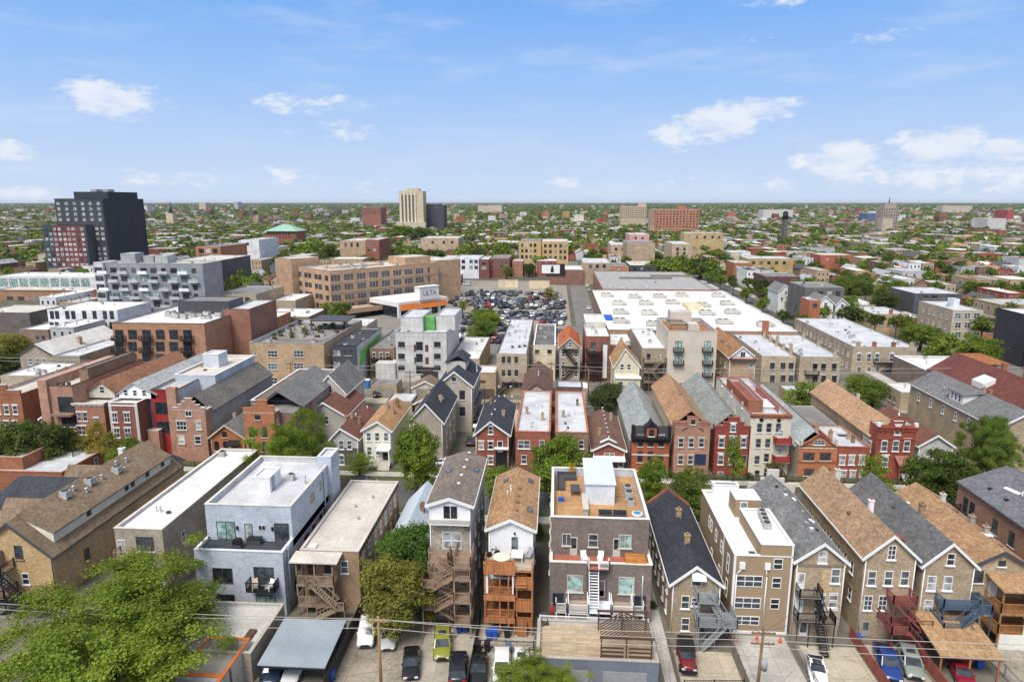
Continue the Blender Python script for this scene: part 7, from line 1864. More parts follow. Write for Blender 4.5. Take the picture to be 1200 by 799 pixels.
tr('near', 'green tree between long tan block and golden block', 1080, 390, 372, 21, 226, MG); tr('near', 'bright tree in front of tan four storey block', 1145, 405, 388, 27, 205, BG); tr('near', 'low dark tree left of bright one by four storey block', 1096, 408, 398, 18, 212, DG)
tr('near', 'green tree at near edge of car yard, upper one', 566, 369, 356, 17, 262, BG); tr('near', 'green tree at near edge of car yard, lower one', 565, 386, 372, 18, 238, MG); tr('thin', 'yellow green tree standing among cars at right of yard', 645, 342, 333, 11, 335, OL)
tr('thin', 'small brown green tree on corner by loft shopfront', 542, 357, 348, 8, 290, OL); tr('thin', 'pale tree at far left corner of car yard', 594, 318, 308, 9, 420, MG); tr('near', 'dark tree below golden brick block', 620, 312, 304, 7, 440, DG)
tr('near', 'rusty olive tree at left edge above white roofs', 14, 398, 377, 30, 192, OL); tr('near', 'dark green tree below rusty olive one at left edge', 6, 428, 408, 20, 172, DG)
for i, (px, py, yt, rp, Y) in enumerate(((908, 338, 329, 9, 330), (924, 330, 322, 9, 350), (938, 352, 336, 16, 300), (948, 365, 352, 11, 262), (893, 332, 320, 10, 345), (1004, 372, 359, 10, 268), (1000, 330, 318, 20, 365), (1040, 345, 334, 15, 300), (1048, 332, 320, 20, 340), (980, 335, 325, 12, 340))):
    tr('near', ['tall tree beside the side street behind white store', 'leafy tree by white frame houses', 'big green tree before dark plum block', 'small tree on kerb left of dark grey block', 'tree at far corner of the grey store roof', 'green tree left of golden tan curved block', 'dark broad tree right of orange row', 'green tree left of ribbon windowed block', 'round tree behind ribbon windowed block', 'small tree behind white frame houses'][i], px, py, yt, rp, Y, (MG, DG, BG)[i % 3])
for i in range(17):
    y_ = 205 + i * 13.5 + rng.uniform(-3, 3); x_ = 91 if i % 2 else 102.5
    tree('mid', None, x_ + rng.uniform(-1, 1), y_, rng.uniform(7, 11), rng.uniform(2.8, 4.6), (MG, BG, DG)[i % 3])
GROVE = [(280, 322, 309, 13, 340), (296, 328, 314, 12, 330), (268, 330, 320, 10, 325), (345, 284, 276, 14, 520), (366, 285, 275, 15, 500), (385, 288, 279, 12, 480), (460, 290, 281, 15, 520), (482, 292, 284, 14, 500), (508, 294, 286, 12, 495), (438, 292, 285, 12, 520), (545, 290, 282, 12, 520), (560, 293, 285, 10, 505), (590, 290, 280, 14, 530), (470, 265, 258, 14, 800), (495, 268, 261, 13, 760), (782, 306, 296, 14, 440), (800, 304, 293, 14, 430), (820, 302, 291, 14, 430), (836, 306, 296, 11, 420), (765, 306, 299, 10, 445)]
for i, g in enumerate(GROVE):
    tr('mid', None, *g, (MG, BG, DG)[i % 3])
# ------------------------------------------------------------------ the wider city: houses and trees on the street grid
HC = [('tan brick', (.42, .31, .19)), ('red brick', (.30, .085, .055)), ('brown brick', (.24, .14, .09)), ('pale grey', (.46, .46, .45)), ('cream', (.60, .54, .42)), ('white', (.70, .70, .68)), ('dark grey', (.13, .135, .14)), ('orange brick', (.42, .17, .085)), ('ochre brick', (.48, .34, .16))]
RC = [('grey', (.42, .43, .45)), ('white', (.72, .72, .70)), ('dark', (.09, .09, .095)), ('brown', (.19, .12, .085)), ('tan', (.34, .22, .13))]
FOOT = [(b.X0 - 1, b.X0 + b.W + 1, b.Y - 1, b.Y + b.D + 1) for b in ALLB if not b.rz]
FOOT += [(-56, 20, 236, 428), (-125, -40, 262, 352), (6, 20, 230, 560), (90, 104, 161, 900), (-600, 600, 420, 436), (-130, 110, 113, 200), (-90, 110, 196, 236), (20, 92, 190, 425), (88, 104, 160, 260)]
FOOT += [(x - r * .75, x + r * .75, y - r * .75, y + r * .75) for x, y, r in TREES if y > 120]
WIN1 = MB().box(-.5, .5, -.06, .02, -.85, .85, 1).box(-.42, .42, -.09, -.05, -.75, .75, 0).mesh('window', [GLS[1], WHITE])
TINT = mat('tint', (.5, .5, .5), amt=.16)
PROTO = []


def proto(kind, W, D, H):
    m = MB()
    if kind == 'flat':
        m.box(0, W, 0, D, 0, H).box(-.1, W + .1, -.1, .25, H, H + .5).box(-.1, W + .1, D - .25, D + .1, H, H + .4).box(-.1, .2, .25, D - .25, H, H + .4).box(W - .2, W + .1, .25, D - .25, H, H + .4)
        r = MB().box(.2, W - .2, .25, D - .25, H - .2, H + .1)
        for i in range(3): r.box(W * .2 + i * W * .2, W * .2 + i * W * .2 + .8, D * (.2 + .22 * i), D * (.2 + .22 * i) + .9, H + .1, H + .9)
    else:
        m.faces([(0, 0, 0), (W, 0, 0), (W, 0, H), (W / 2, 0, H + W * .36), (0, 0, H), (0, D, 0), (W, D, 0), (W, D, H), (W / 2, D, H + W * .36), (0, D, H)], [(0, 1, 2, 3, 4), (9, 8, 7, 6, 5), (0, 4, 9, 5), (1, 6, 7, 2)])
        r = MB().extr([(-.35, H - .25), (W / 2, H + W * .36), (W + .35, H - .25), (W + .35, H - .08), (W / 2, H + W * .36 + .18), (-.35, H - .08)], -.35, D + .3)
        r.box(W * .6, W * .6 + .6, D * .4, D * .4 + .6, H, H + W * .36 + .9)
    ws = [(W * (.5 + i) / 3, 0, z, 0) for z in [H - 1.7 - 3.1 * j for j in range(int(H / 3.1))] for i in range(3)]
    ws += [(0, D * (.5 + i) / 4, H - 1.8, -math.pi / 2) for i in range(4)] + [(W, D * (.5 + i) / 4, H - 1.8, math.pi / 2) for i in range(4)]
    return m.mesh('wall', TINT), r.mesh('roof', TINT), ws, kind, W, D, H


for k, W, D, H in (('flat', 7, 20, 6.8), ('flat', 7, 22, 9.6), ('flat', 13, 18, 9.8), ('flat', 8, 16, 7.5), ('flat', 22, 16, 10.5), ('gable', 6.6, 16, 6.0), ('gable', 7, 20, 7.2), ('gable', 6.4, 14, 4.8), ('flat', 14, 12, 4.5)):
    PROTO.append(proto(k, W, D, H))
g = random.Random(11)
SPOTS = []
for row in range(0, 30):
    base = 116 + row * 92
    for off in (0, 52):
        Y = base + off
        if Y < 160 and row == 0 and off == 0: pass
        x = -.9 * Y - 15
        while x < .76 * Y + 20:
            P_ = g.choices(PROTO, (4, 4, 1.5, 2, .7, 3, 3, 2, .6))[0]
            W, D = P_[4], P_[5]
            yy = Y + g.uniform(-2, 3)
            if g.random() < (.95 if Y < 700 else .88) and all(x + W < a or x > b_ or yy + D < c or yy > d for a, b_, c, d in FOOT):
                SPOTS.append((x, yy, P_))
            x += W + g.choice((.8, 1.0, 1.3, 1.3, 6))
            if int(x / 118) != int((x - W - 1.3) / 118): x += 16
SPOTS.sort(key=lambda s: math.hypot(s[0], s[1]))
LM = []
for o in sc.objects:
    if o.parent is None and o.get('category') and o.location.y > 60 and not o.get('kind') and o['category'] not in ('tree', 'wall'):
        LM.append((o.location.x + 4, o.location.y, o['label']))


def short(l):
    for k in (' with ', ' beside ', ' at ', ' of ', ' on ', ' behind ', ' in ', ' under ', ' left ', ' right ', ' beyond ', ' joined ', ' by ', ' above ', ' between ', ' below ', ' rising ', ' facing ', ' squeezed '):
        l = l.split(k)[0]
    return 'the ' + ' '.join(l.replace(',', '').split()[:6])


from collections import Counter
_c = Counter(short(l) for _, _, l in LM)
LM = [(pix(x, y, 6), short(l)) for x, y, l in LM if _c[short(l)] == 1]
SEEN = {}


def label_by_place(lead, x, y, z):
    p = pix(x, y, z)
    d = sorted(((q[0] - p[0]) ** 2 + 4 * (q[1] - p[1]) ** 2, q, n) for q, n in LM)[0]
    dx, dy = p[0] - d[1][0], p[1] - d[1][1]
    rel = ('right of' if dx > 0 else 'left of') if abs(dx) > 1.6 * abs(dy) else ('beyond' if dy < 0 else 'in front of')
    key = (lead, rel, d[2])
    SEEN.setdefault(key, []).append(None)
    k = len(SEEN[key])
    o = {1: '', 2: 'second ', 3: 'third ', 4: 'fourth ', 5: 'fifth ', 6: 'sixth ', 7: 'seventh ', 8: 'eighth '}.get(k, 'another ')
    t_ = f'{o}{lead} {rel} {d[2]}'
    return (t_ if len(t_.split()) <= 16 else ' '.join(t_.split()[:16])), (None if k < 9 else f'{lead} {rel} {d[2]}')


NIND = 0
FAR = []
for (x, y, P_) in SPOTS:
    wm, rm, ws, kind, W, D, H = P_
    cn, wc = g.choices(HC, (5, 3.4, 2.4, 2.2, 1.6, 2.2, 1.0, 1.6, 1.4))[0]
    rn, rc = g.choices(RC, (4, 3, 1.6, .8, .6) if kind == 'flat' else (2, .3, 2.4, 3, 2))[0]
    p = pix(x + W / 2, y, H)
    inview = -15 < p[0] < 1215 and p[1] < 800
    if NIND < 225 and inview:
        t = thing('city_house', '', 'house', (x, y, 0), 0, 'houses in the streets beyond')
        t['label'], gg = label_by_place(f'{cn} {"flat" if kind == "flat" else "gabled"} house with {rn} roof', x + W / 2, y, H)
        if gg: t['group'] = gg
        f = g.uniform(.8, 1.15)
        a = link('wall', wm, t); a.color = (*[q * f for q in wc], 1)
        b_ = link('roof', rm, t); b_.color = (*[q * f for q in rc], 1)
        if NIND < 110:
            for (u, v, z, rz) in ws:
                if (rz < 0) == (p[0] > 652) or rz == 0:
                    if z > 1: link('window', WIN1, t, (u, v, z), rz)
        NIND += 1
    elif inview:
        FAR.append((x, y, W, D, H, kind, [q * .95 for q in wc], [q * (.9 if y > 700 else 1) for q in rc]))


def boxes_mesh(name, items, m):
    V = []; F = []; T = []
    for (x, y, W, D, H, kind, wc, rc) in items:
        k = len(V); f = g.uniform(.75, 1.2)
        wc = [q * f for q in wc] + [1]; rc = [q * f for q in rc] + [1]
        if kind == 'flat':
            V += [(x, y, 0), (x + W, y, 0), (x + W, y + D, 0), (x, y + D, 0), (x, y, H), (x + W, y, H), (x + W, y + D, H), (x, y + D, H)]
            F += [(k, k + 1, k + 5, k + 4), (k + 1, k + 2, k + 6, k + 5), (k + 2, k + 3, k + 7, k + 6), (k + 3, k, k + 4, k + 7), (k + 4, k + 5, k + 6, k + 7)]
            T += [wc] * 4 + [rc]
        else:
            V += [(x, y, 0), (x + W, y, 0), (x + W, y + D, 0), (x, y + D, 0), (x, y, H), (x + W, y, H), (x + W, y + D, H), (x, y + D, H), (x + W / 2, y, H + W * .36), (x + W / 2, y + D, H + W * .36)]
            F += [(k, k + 1, k + 5, k + 8, k + 4), (k + 1, k + 2, k + 6, k + 5), (k + 2, k + 3, k + 7, k + 9, k + 6), (k + 3, k, k + 4, k + 7), (k + 4, k + 8, k + 9, k + 7), (k + 8, k + 5, k + 6, k + 9)]
            T += [wc] * 4 + [rc] * 2
    me = bpy.data.meshes.new(name); me.from_pydata(V, [], F)
    a = me.attributes.new('tone', 'FLOAT_COLOR', 'FACE'); a.data.foreach_set('color', np.array(T, dtype=np.float32).ravel())
    me.materials.append(m); me.update()
    return me


for i in range(27000):   # larger blocks thinning towards the horizon
    y = 1300 * math.exp(g.random() * 2.1); x = g.uniform(-.92, .76) * y
    W = g.uniform(7, 18) * (1 + y / 9000); D = g.uniform(10, 22)
    FAR.append((x, y, W, D, g.uniform(6, 11) + (g.uniform(4, 16) if g.random() < .025 else 0), 'flat' if g.random() < .93 else 'gable', g.choices(HC, (5, 2, 2, 3, 2, 1.5, 2, 1, 1))[0][1], g.choices(((.27, .26, .25), (.42, .40, .37), (.13, .13, .13), (.2, .16, .13)), (4, 1.6, 3, 2.5))[0]))
far_o = link('distant_houses', boxes_mesh('distant_houses', FAR, attr_mat('far_house_finish', windows=True)))
far_o['kind'] = 'stuff'
# street and yard trees: the nearest ones each a tree, the rest one mass
TS = []
for row in range(0, 16):
    base = 116 + row * 92
    for off in (-8, -24, 34, 40, 47, 24):
        Y = base + off
        if Y < 165: continue
        x = -.9 * Y
        while x < .76 * Y:
            yy = Y + g.uniform(-4, 4)
            if g.random() < (.48 if Y < 520 else .58 if x < .1 * Y else .42) and all(x + 2 < a or x - 2 > b_ or yy + 2 < c or yy - 2 > d for a, b_, c, d in FOOT):
                if not (Y < 440 and x < 20 and g.random() < .88): TS.append((x, yy))
            x += g.uniform(7, 17)
TS.sort(key=lambda s: math.hypot(*s))
NT_ = 0; FT = []
CC = [MG, BG, DG, YG, (.11, .165, .045), (.155, .19, .05), OL]
for (x, y) in TS:
    p = pix(x, y, 8)
    if not (-20 < p[0] < 1220): continue
    c = g.choices(CC, (4, 3, 2.5, 1.5, 3, 2, .5))[0]; r = g.uniform(3.2, 5.6)
    if NT_ < 205:
        tree('mid', None, x, y, r * 1.7 + g.uniform(3, 5), r, c); NT_ += 1
    else: FT.append((x, y, r * 1.05, r * 1.7 + 3, c))
far2 = []
for i in range(21000):
    y = 1450 * math.exp(g.random() * 2.2); x = g.uniform(-.92, .76) * y
    if x > .12 * y and y < 4000 and g.random() < .45: continue
    f = 1 + y / 3500
    far2.append((x, y, g.uniform(6, 9.5) * f, g.uniform(9, 14), g.choices(CC, (4, 2, 3, 1, 3, 2, .3))[0]))


def mass(items, nq, leaf, seed):
    q = np.random.default_rng(seed); n = len(items)
    A = np.array([(x, y, r, t) for x, y, r, t, c in items]); Cc = np.array([(*c, 1) for *_, c in items])
    d = q.normal(size=(n, nq, 3)); d /= np.linalg.norm(d, axis=2, keepdims=True); d[..., 2] = np.abs(d[..., 2]) * 1.1 - .25
    rad = A[:, None, 2:3] * q.uniform(.55, 1.0, size=(n, nq, 1))
    zs = np.minimum(A[:, None, 2:3] * .8, A[:, None, 3:4] * .5)
    P = np.empty((n, nq, 3)); P[..., :2] = A[:, None, :2] + d[..., :2] * rad; P[..., 2] = A[:, None, 3] - zs[..., 0] + d[..., 2] * zs[..., 0]
    P[..., 2] = np.maximum(P[..., 2], .6)
    nr = d + q.normal(size=d.shape) * .5; nr /= np.linalg.norm(nr, axis=2, keepdims=True)
    a = np.cross(nr, q.normal(size=d.shape)); a /= np.linalg.norm(a, axis=2, keepdims=True); b_ = np.cross(nr, a)
    s = leaf * A[:, None, 2:3] * q.uniform(.6, 1.3, size=(n, nq, 1))
    V = np.stack([P - a * s, P - b_ * s * .7, P + a * s, P + b_ * s * .7], 2).reshape(-1, 3)
    T = np.repeat(Cc[:, None, :], nq, 1) * q.uniform(.78, 1.22, size=(n, nq, 1)); T[..., 3] = 1
    return V, T.reshape(-1, 4)


V1, T1 = mass(FT, 60, .30, 1); V2, T2 = mass(far2, 16, .5, 2)
o = link('distant_trees', quads_mesh('distant_trees', np.concatenate([V1, V2]), attr_mat('far_leaf_finish', True), np.concatenate([T1, T2])))
o['kind'] = 'stuff'
for o in list(sc.objects):
    if o.parent is None and o.get('category') == 'tree' and not o.get('label'):
        n = {0: 'round', 1: 'broad', 2: 'uneven', 3: 'full'}[g.randrange(4)]
        c = KIDS[o.name][0].color; h = c[1] / max(.01, c[0])
        tone = 'olive' if h < 1.1 else 'bright green' if c[1] > .16 else 'dark green' if c[1] < .1 else 'green'
        o['label'], gg = label_by_place(f'{n} {tone} tree', o.location.x, o.location.y, 10)
        o['group'] = gg or 'trees among the houses beyond'
# ------------------------------------------------------------------ vehicles
def car_at(kind, label, px, py, heading, colour, cat='car', **k):
    x, y = at(px, py, .6)
    return car_detailed(kind, label, cat, colour, x, y, heading, **k)


BLK_, WHT_, SIL_ = (.012, .013, .015), (.75, .75, .74), (.42, .43, .44)
car_at('suv', 'white car parked in dirt yard beside brick three flat', 430, 741, 10, WHT_)
car_at('sedan', 'silver car half hidden under olive tree in dirt yard', 456, 744, 8, SIL_)
car_at('coupe', 'silver white car parked under grey metal carport', 346, 781, 4, (.6, .6, .6))
car_at('sedan', 'black car with glossy windscreen beside olive tree', 482, 776, 10, BLK_)
car_at('suv', 'bright lime yellow car parked below wooden stair porches', 518.5, 755, 8, (.23, .24, .03), top=True)
car_at('suv', 'navy black car parked left of dark fence between pads', 537, 782, 186, (.012, .016, .026))
car_at('sedan', 'black car parked right of dark fence between pads', 561, 783, 4, BLK_)
car_at('suv', 'white car parked left of white sunroofed one behind cedar decks', 588, 782, 4, WHT_)
car_at('suv', 'white car with dark sunroof beside timber roofed garage', 611, 782, 2, WHT_, top=True)
o = car_at('jeep', 'dark red off road car with black top near grey steel stairs', 804.5, 771, -4, (.16, .014, .018))
link('soft_top', MB().box(-.8, .8, -.62, 2.05, 1.84, 1.92).mesh('soft_top', BLACKM), o)
car_at('coupe', 'white coupe parked on pale pad below black iron stairs', 957, 784, -12, WHT_, top=True)
car_at('pickup', 'bright blue pickup truck below red iron stairs', 1040, 777, -14, (.014, .045, .20), cat='pickup truck')
car_at('suv', 'grey green car parked right of blue pickup', 1067, 777, -14, (.22, .25, .22), top=True)
car_at('sedan', 'crimson car poking out under tan carport', 1127, 788, -14, (.22, .014, .03))
car_at('suv', 'dark blue car under grey carport, left of silver one', 322, 784, 4, (.015, .03, .06))
car_at('suv', 'dark red car parked on street behind roof deck building', 733, 572, 90, (.10, .012, .02))
car_at('sedan', 'dark car parked on driveway beside navy roofed red house', 552, 516, 182, (.03, .035, .04))
car_at('suv', 'black car parked farther up driveway beside red house', 558, 499, 180, BLK_)
car_at('sedan', 'white car parked at driveway mouth behind brown roof', 521, 541, 100, WHT_)
car_at('sedan', 'white car parked by black and pale block on alley', 412, 465, 95, WHT_)
car_at('suv', 'black car parked below zigzag fire escape', 441, 461, 20, (.03, .03, .03))
car_at('sedan', 'white car driving on road beside car yard', 690, 361, 180, WHT_)
car_at('suv', 'black car driving past loft shopfront corner', 533, 357, 200, BLK_); car_at('sedan', 'dark car on avenue left of yard tree', 553, 357, 230, (.05, .05, .055)); car_at('sedan', 'silver car on avenue farther along from shopfront', 549, 350, 200, SIL_)
car_at('van', 'white van parked on avenue below tan shop block', 547, 333, 250, WHT_, cat='van')
for i, (px, py) in enumerate(((688, 335), (690, 340), (687, 331))): car_at('suv', ['white car parked on road by grey store, nearer one', 'silver car parked on road by grey store', 'pale car parked on road by grey store, far one'][i], px, py, 180, (WHT_, SIL_, (.5, .48, .42))[i])
STC = [(-92, 'suv', BLK_), (-75, 'sedan', SIL_), (-58, 'suv', (.03, .05, .1)), (-33, 'sedan', BLK_), (-18, 'suv', SIL_), (-3, 'sedan', (.04, .04, .045)), (23, 'suv', WHT_), (30, 'sedan', BLK_), (38, 'sedan', (.18, .19, .2)), (46, 'suv', BLK_), (54, 'sedan', SIL_), (76, 'suv', (.06, .06, .07)), (84, 'sedan', WHT_)]
for i, (x, k, c) in enumerate(STC):
    t = car_detailed(k, 'car parked along kerb of tree lined street', 'car', c, x, 107.9 if i % 2 else 100.2, 90 if i % 2 else -90, z=.02, group='cars along the tree lined street')
    nm = {BLK_: 'black', SIL_: 'silver', WHT_: 'white'}.get(c, 'dark')
    t['label'] = f'{nm} car parked on tree lined street, number {i}'; t['label'], gg = label_by_place(f'{nm} street parked car', x, t.location.y, .7)
# the crowded car yard
YC = [('black', BLK_, 9), ('dark grey', (.05, .052, .056), 7), ('dark blue', (.018, .03, .07), 4), ('silver', SIL_, 3.4), ('white', WHT_, 3), ('grey', (.16, .165, .17), 3), ('maroon', (.10, .012, .015), 1.1), ('red', (.32, .02, .02), .6), ('blue', (.03, .07, .17), .5)]
g2 = random.Random(5)
protoc = {k: car_simple(k) for k in ('sedan', 'suv', 'van', 'coupe', 'pickup')}
ny = 0
for row in range(27):
    Y = 230 + row * 6.9
    xl_ = -58 + max(0, (Y - 285)) * .16 if Y > 262 else -52
    x = xl_ + g2.uniform(0, 3)
    while x < 4.5:
        if row % 6 != 4 and g2.random() < .84 and ny < 262 and all(math.hypot(x - tx, Y - ty) > 3 for tx, ty, _ in TREES) and all(x + 2 < q.X0 or x - 2 > q.X0 + q.W or Y + 4 < q.Y or Y - 4 > q.Y + q.D for q in ALLB):
            cn, c, _ = g2.choices(YC, [q[2] for q in YC])[0]
            k = g2.choices(('sedan', 'suv', 'van', 'coupe', 'pickup'), (6, 5, .9 if cn == 'white' else .1, 2, .6))[0]
            o = link('yard_car', protoc[k], None, (x, Y + g2.uniform(-1.4, 1.4), .03), R(g2.choice((0, 180)) + g2.uniform(-30, 30) + (12 if x < -20 else -8)))
            f = g2.uniform(.8, 1.25); o.color = (*[min(.8, q * f) for q in c], 1)
            nm = {'sedan': 'car', 'suv': 'tall car', 'van': 'van', 'coupe': 'low car', 'pickup': 'pickup'}[k]
            tag(o, f'{cn} {nm} packed among others in the crowded car yard', 'van' if k == 'van' else 'car', f'{cn} {nm}s in the car yard'); ny += 1
        x += g2.uniform(2.35, 2.9)
sheet('car_yard', -62, 6.5, 228, 418, .01, mat('asphalt', (.30, .27, .22), (.20, .185, .16)))
a_ = [at(440, 385), at(520, 385), at(560, 340), at(596, 330), at(575, 328), at(500, 362)]
struct('avenue', MB().poly([(-130, 236, .018), (-60, 236, .018), (-50, 262, .018), (-46, 420, .018), (-62, 420, .018), (-62, 306, .018), (-84, 274, .018), (-130, 262, .018)]), mat('asphalt', (.22, .205, .18), (.28, .26, .23)))

# ------------------------------------------------------------------ carports, garages, fences, poles and yard things
c0, c1 = at(330, 729, 3), at(383, 780, 3)
t = thing('carport', 'blue grey metal roofed carport over two parked cars', 'carport', (-29.2, 57.6, 0))
part('carport_roof', MB().extr([(0, 2.75), (7.0, 3.25), (7.0, 3.35), (0, 2.85)], 0, 6.9, ax='x'), mat('seam', (.29, .335, .375), amt=.1, rough=.5, s=.7), t)
for x in (.1, 6.7):
    for y in (.1, 6.8): part('post', MB().box(x, x + .1, y, y + .1, 0, 2.75 if y < 1 else 3.2), BLACKM, t)
part('back_wall', MB().box(0, 6.9, 6.9, 7.0, 0, 3.0), DKGREY, t); part('beam', MB().box(0, 6.9, .02, .14, 2.5, 2.74), BLACKM, t)
t = thing('carport', 'wide carport with tan shingle roof over crimson car', 'carport', (39.6, 63.6, 0), R(-2))
part('carport_roof', MB().extr([(-.2, 2.7), (6.4, 3.5), (6.4, 3.65), (-.2, 2.85)], 0, 6.2, ax='x'), mat('shingle', (.40, .25, .13)), t)
for x in (.2, 3.0, 5.8):
    for y in (.0, 6.0): part('post', MB().box(x, x + .14, y, y + .14, 0, 2.75), CEDARV, t)
part('beam', MB().box(0, 6.2, -.05, .1, 2.5, 2.72).box(0, 6.2, 6.0, 6.15, 2.9, 3.3), CEDARV, t)
b = Bld('garage', 'pale garage with bright orange coping and stained grey roof, bottom edge', 'garage', -42.0, -31.2, 48.5, 6.4); b.flat(3.6, mat('stucco', (.52, .48, .40)), mat('membrane', (.40, .38, .36), (.25, .24, .23)), mat('plain', (.50, .135, .035), amt=.2), par=.45)
b.block('rear_wing', 6.4, 10.8, 6.3, 12.0, 0, 3.6, mat('stucco', (.52, .48, .40)), mat('membrane', (.34, .31, .28), (.2, .19, .18)), mat('plain', (.50, .135, .035), amt=.2), par=.45); b.p('downspout', MB().tube((b.W + .1, 7.5, .1), (b.W + .1, 7.5, 3.5), .1), DKGREY)
b = Bld('garage', 'grey flat roofed garage between blue townhouse and carport', 'garage', -39.5, -30.3, 58.6, 8.6); b.flat(3.3, GREYB, mat('membrane', (.52, .50, .47), (.36, .34, .31)), mat('plain', (.42, .39, .33)), par=.4); b.p('roof_hatch', MB().box(7.2, 8.0, 2.0, 4.2, 2.9, 3.15), BROWNM); b.p('garage_door', MB().box(1, 6, -.05, .02, .1, 2.3), mat('clap', (.4, .4, .38)))
t = thing('pergola', 'dark brown slatted timber pergola on garage terrace', 'pergola', (4.9, 60.3, 3.06))
for x in (.1, 2.6, 5.1):
    for y in (.1, 4.6): part('post', MB().box(x, x + .14, y, y + .14, 0, 2.3), BROWNM, t)
part('beam', MB().box(0, 5.4, .08, .26, 2.3, 2.48), BROWNM, t); part('beam', MB().box(0, 5.4, 4.58, 4.76, 2.3, 2.48), BROWNM, t)
for i in range(12):
    q = .25 + i * .42
    part('slat', MB().beam((2.6 - min(q, 2.5), .1 + max(0, q - 2.5), 2.53), (2.6, .1 + q * .95 if q < 4.6 else 4.5, 2.53), .1, .08) if i < 11 else MB().box(2.55, 2.65, 0, 4.7, 2.49, 2.57), BROWNM, t); part('slat', MB().beam((2.7 + min(q, 2.5), .1 + max(0, q - 2.5), 2.53), (2.7, .1 + q * .95 if q < 4.6 else 4.5, 2.53), .1, .08), BROWNM, t)
for z in (.35, .8, 1.25): part('screen_board', MB().box(.1, 2.4, .02, .08, z, z + .2).box(2.9, 5.2, .02, .08, z, z + .2), BROWNM, t)


def fence(label, p, q, h, m, kind='rail', cat='fence'):
    d = math.hypot(q[0] - p[0], q[1] - p[1]); a = math.atan2(q[1] - p[1], q[0] - p[0])
    t = thing('fence', label, cat, (p[0], p[1], 0), a)
    n = max(2, int(d / 2.2))
    for i in range(n + 1): part('fence_post', MB().box(d * i / n - .05, d * i / n + .05, -.05, .05, 0, h + .1), m, t)
    f = MB()
    if kind == 'board':
        f.box(0, d, -.02, .02, .05, h)
    elif kind == 'slat':
        for k in range(int(h / .22)): f.box(0, d, -.02, .02, .1 + k * .22, .26 + k * .22)
    else:
        f.box(0, d, -.02, .02, h - .08, h).box(0, d, -.02, .02, .15, .22)
        for k in range(int(d / .16)): f.box(k * .16 - .01, k * .16 + .01, -.01, .01, .2, h - .04)
    part('fence_panel', f, m, t)


CHN = mat('plain', (.22, .21, .2)); RF = mat('vplank', (.33, .10, .075)); DKF = mat('vplank', (.06, .05, .045)); GWD = mat('vplank', (.25, .21, .17))
fence('black fence between carport and dirt yard', (-22.3, 57), (-22.4, 71), 2.0, DKF, 'board'); fence('dark low fence between yellow car pad and cedar deck yard', (-8.3, 57), (-8.3, 71), 1.3, DKF, 'board')
fence('thin black rail fence below cedar decks', (-7.9, 65.4), (-1.9, 65.4), 1.1, BLACKM); fence('weathered fence along path beside black roofed house', (12.95, 57), (12.95, 67), 1.5, GWD, 'slat'); fence('grey timber fence between off road car and white pad', (19.8, 57), (19.8, 69), 1.4, GWD, 'slat')
fence('black wire fence in front of off road car', (13.4, 60.2), (19.4, 60.6), 1.2, BLACKM); fence('chain fence between white pad and coupe pad', (26.6, 57), (26.6, 69), 1.4, CHN); fence('red timber fence left of blue pickup', (33.6, 57), (33.6, 70), 1.5, RF, 'board'); fence('red timber fence right of grey green car', (39.4, 57), (39.4, 70), 1.5, RF, 'board')
fence('chain fence right of tan carport', (46.7, 57), (46.7, 69), 1.5, CHN); fence('timber fence at end of driveway across middle street', (-15.2, 152.6), (-7.6, 152.8), 1.8, GWD, 'board'); fence('iron fence before red houses across street', (-11, 113.8), (10, 113.8), 1.0, BLACKM)
fence('iron fence before Victorian houses across street', (15, 113.8), (62, 113.8), 1.0, BLACKM); fence('iron fence before brick townhouses on left of street', (-96, 113.8), (-48, 113.8), 1.0, BLACKM); fence('wooden fence beside cottage yard', (-15.6, 72), (-15.6, 84), 1.6, GWD, 'board'); fence('dark fence behind dirt yard under olive tree', (-22, 71.2), (-14.8, 71.2), 1.6, DKF, 'board')


def bin_(label, x, y, m, rz=0, cat='bin'):
    t = thing('wheelie_bin', label, cat, (x, y, 0.03), rz, 'bins in the back yards')
    part('bin_body', MB().faces([(-.24, -.28, .08), (.24, -.28, .08), (.24, .28, .08), (-.24, .28, .08), (-.32, -.36, 1.0), (.32, -.36, 1.0), (.32, .38, 1.05), (-.32, .38, 1.05)], MB.BOXF), m, t)
    part('bin_lid', MB().extr([(-.4, 1.01), (.42, 1.06), (.42, 1.12), (-.4, 1.09)], -.35, .35, ax='x').tube((-.3, .44, 1.02), (.3, .44, 1.02), .03), m, t)
    for s in (-1, 1): part('wheel', MB().tube((s * .27 - .04, .28, .12), (s * .27 + .04, .28, .12), .12, n=10), TYRE, t)


for i, (px, py, c, lab) in enumerate(((273, 793, BLUEM, 'blue bin at left post of grey carport'), (388, 793, BLUEM, 'blue bin at right post of grey carport'), (545, 735, BLUEM, 'tall blue bin below wooden stair porches, right one'), (538, 736, BLUEM, 'blue bin below wooden stair porches, left one'), (573, 744, BLUEM, 'blue bin beneath cedar deck, left of pair'), (580, 743, BLUEM, 'blue bin beneath cedar deck, right of pair'),
                                     (560, 758, BLACKM, 'black bin by dark fence, left of pair'), (571, 758, BLACKM, 'black bin by dark fence, right of pair'), (594, 742, BLACKM, 'black bin beneath cedar deck beside blue pair'), (596, 761, mat('plain', (.08, .13, .2)), 'slate blue bin standing at thin black fence'), (1005, 750, BLUEM, 'blue bin beside red fence and blue pickup'), (1147, 778, BLUEM, 'blue bin under tan carport'),
                                     (535, 463, mat('plain', (.45, .02, .02)), 'red bin beside tall tan house on driveway'), (538, 459, BLUEM, 'blue bin beside tall tan house on driveway'))):
    x, y = at(px, py, .5); bin_(lab, x, y, c)
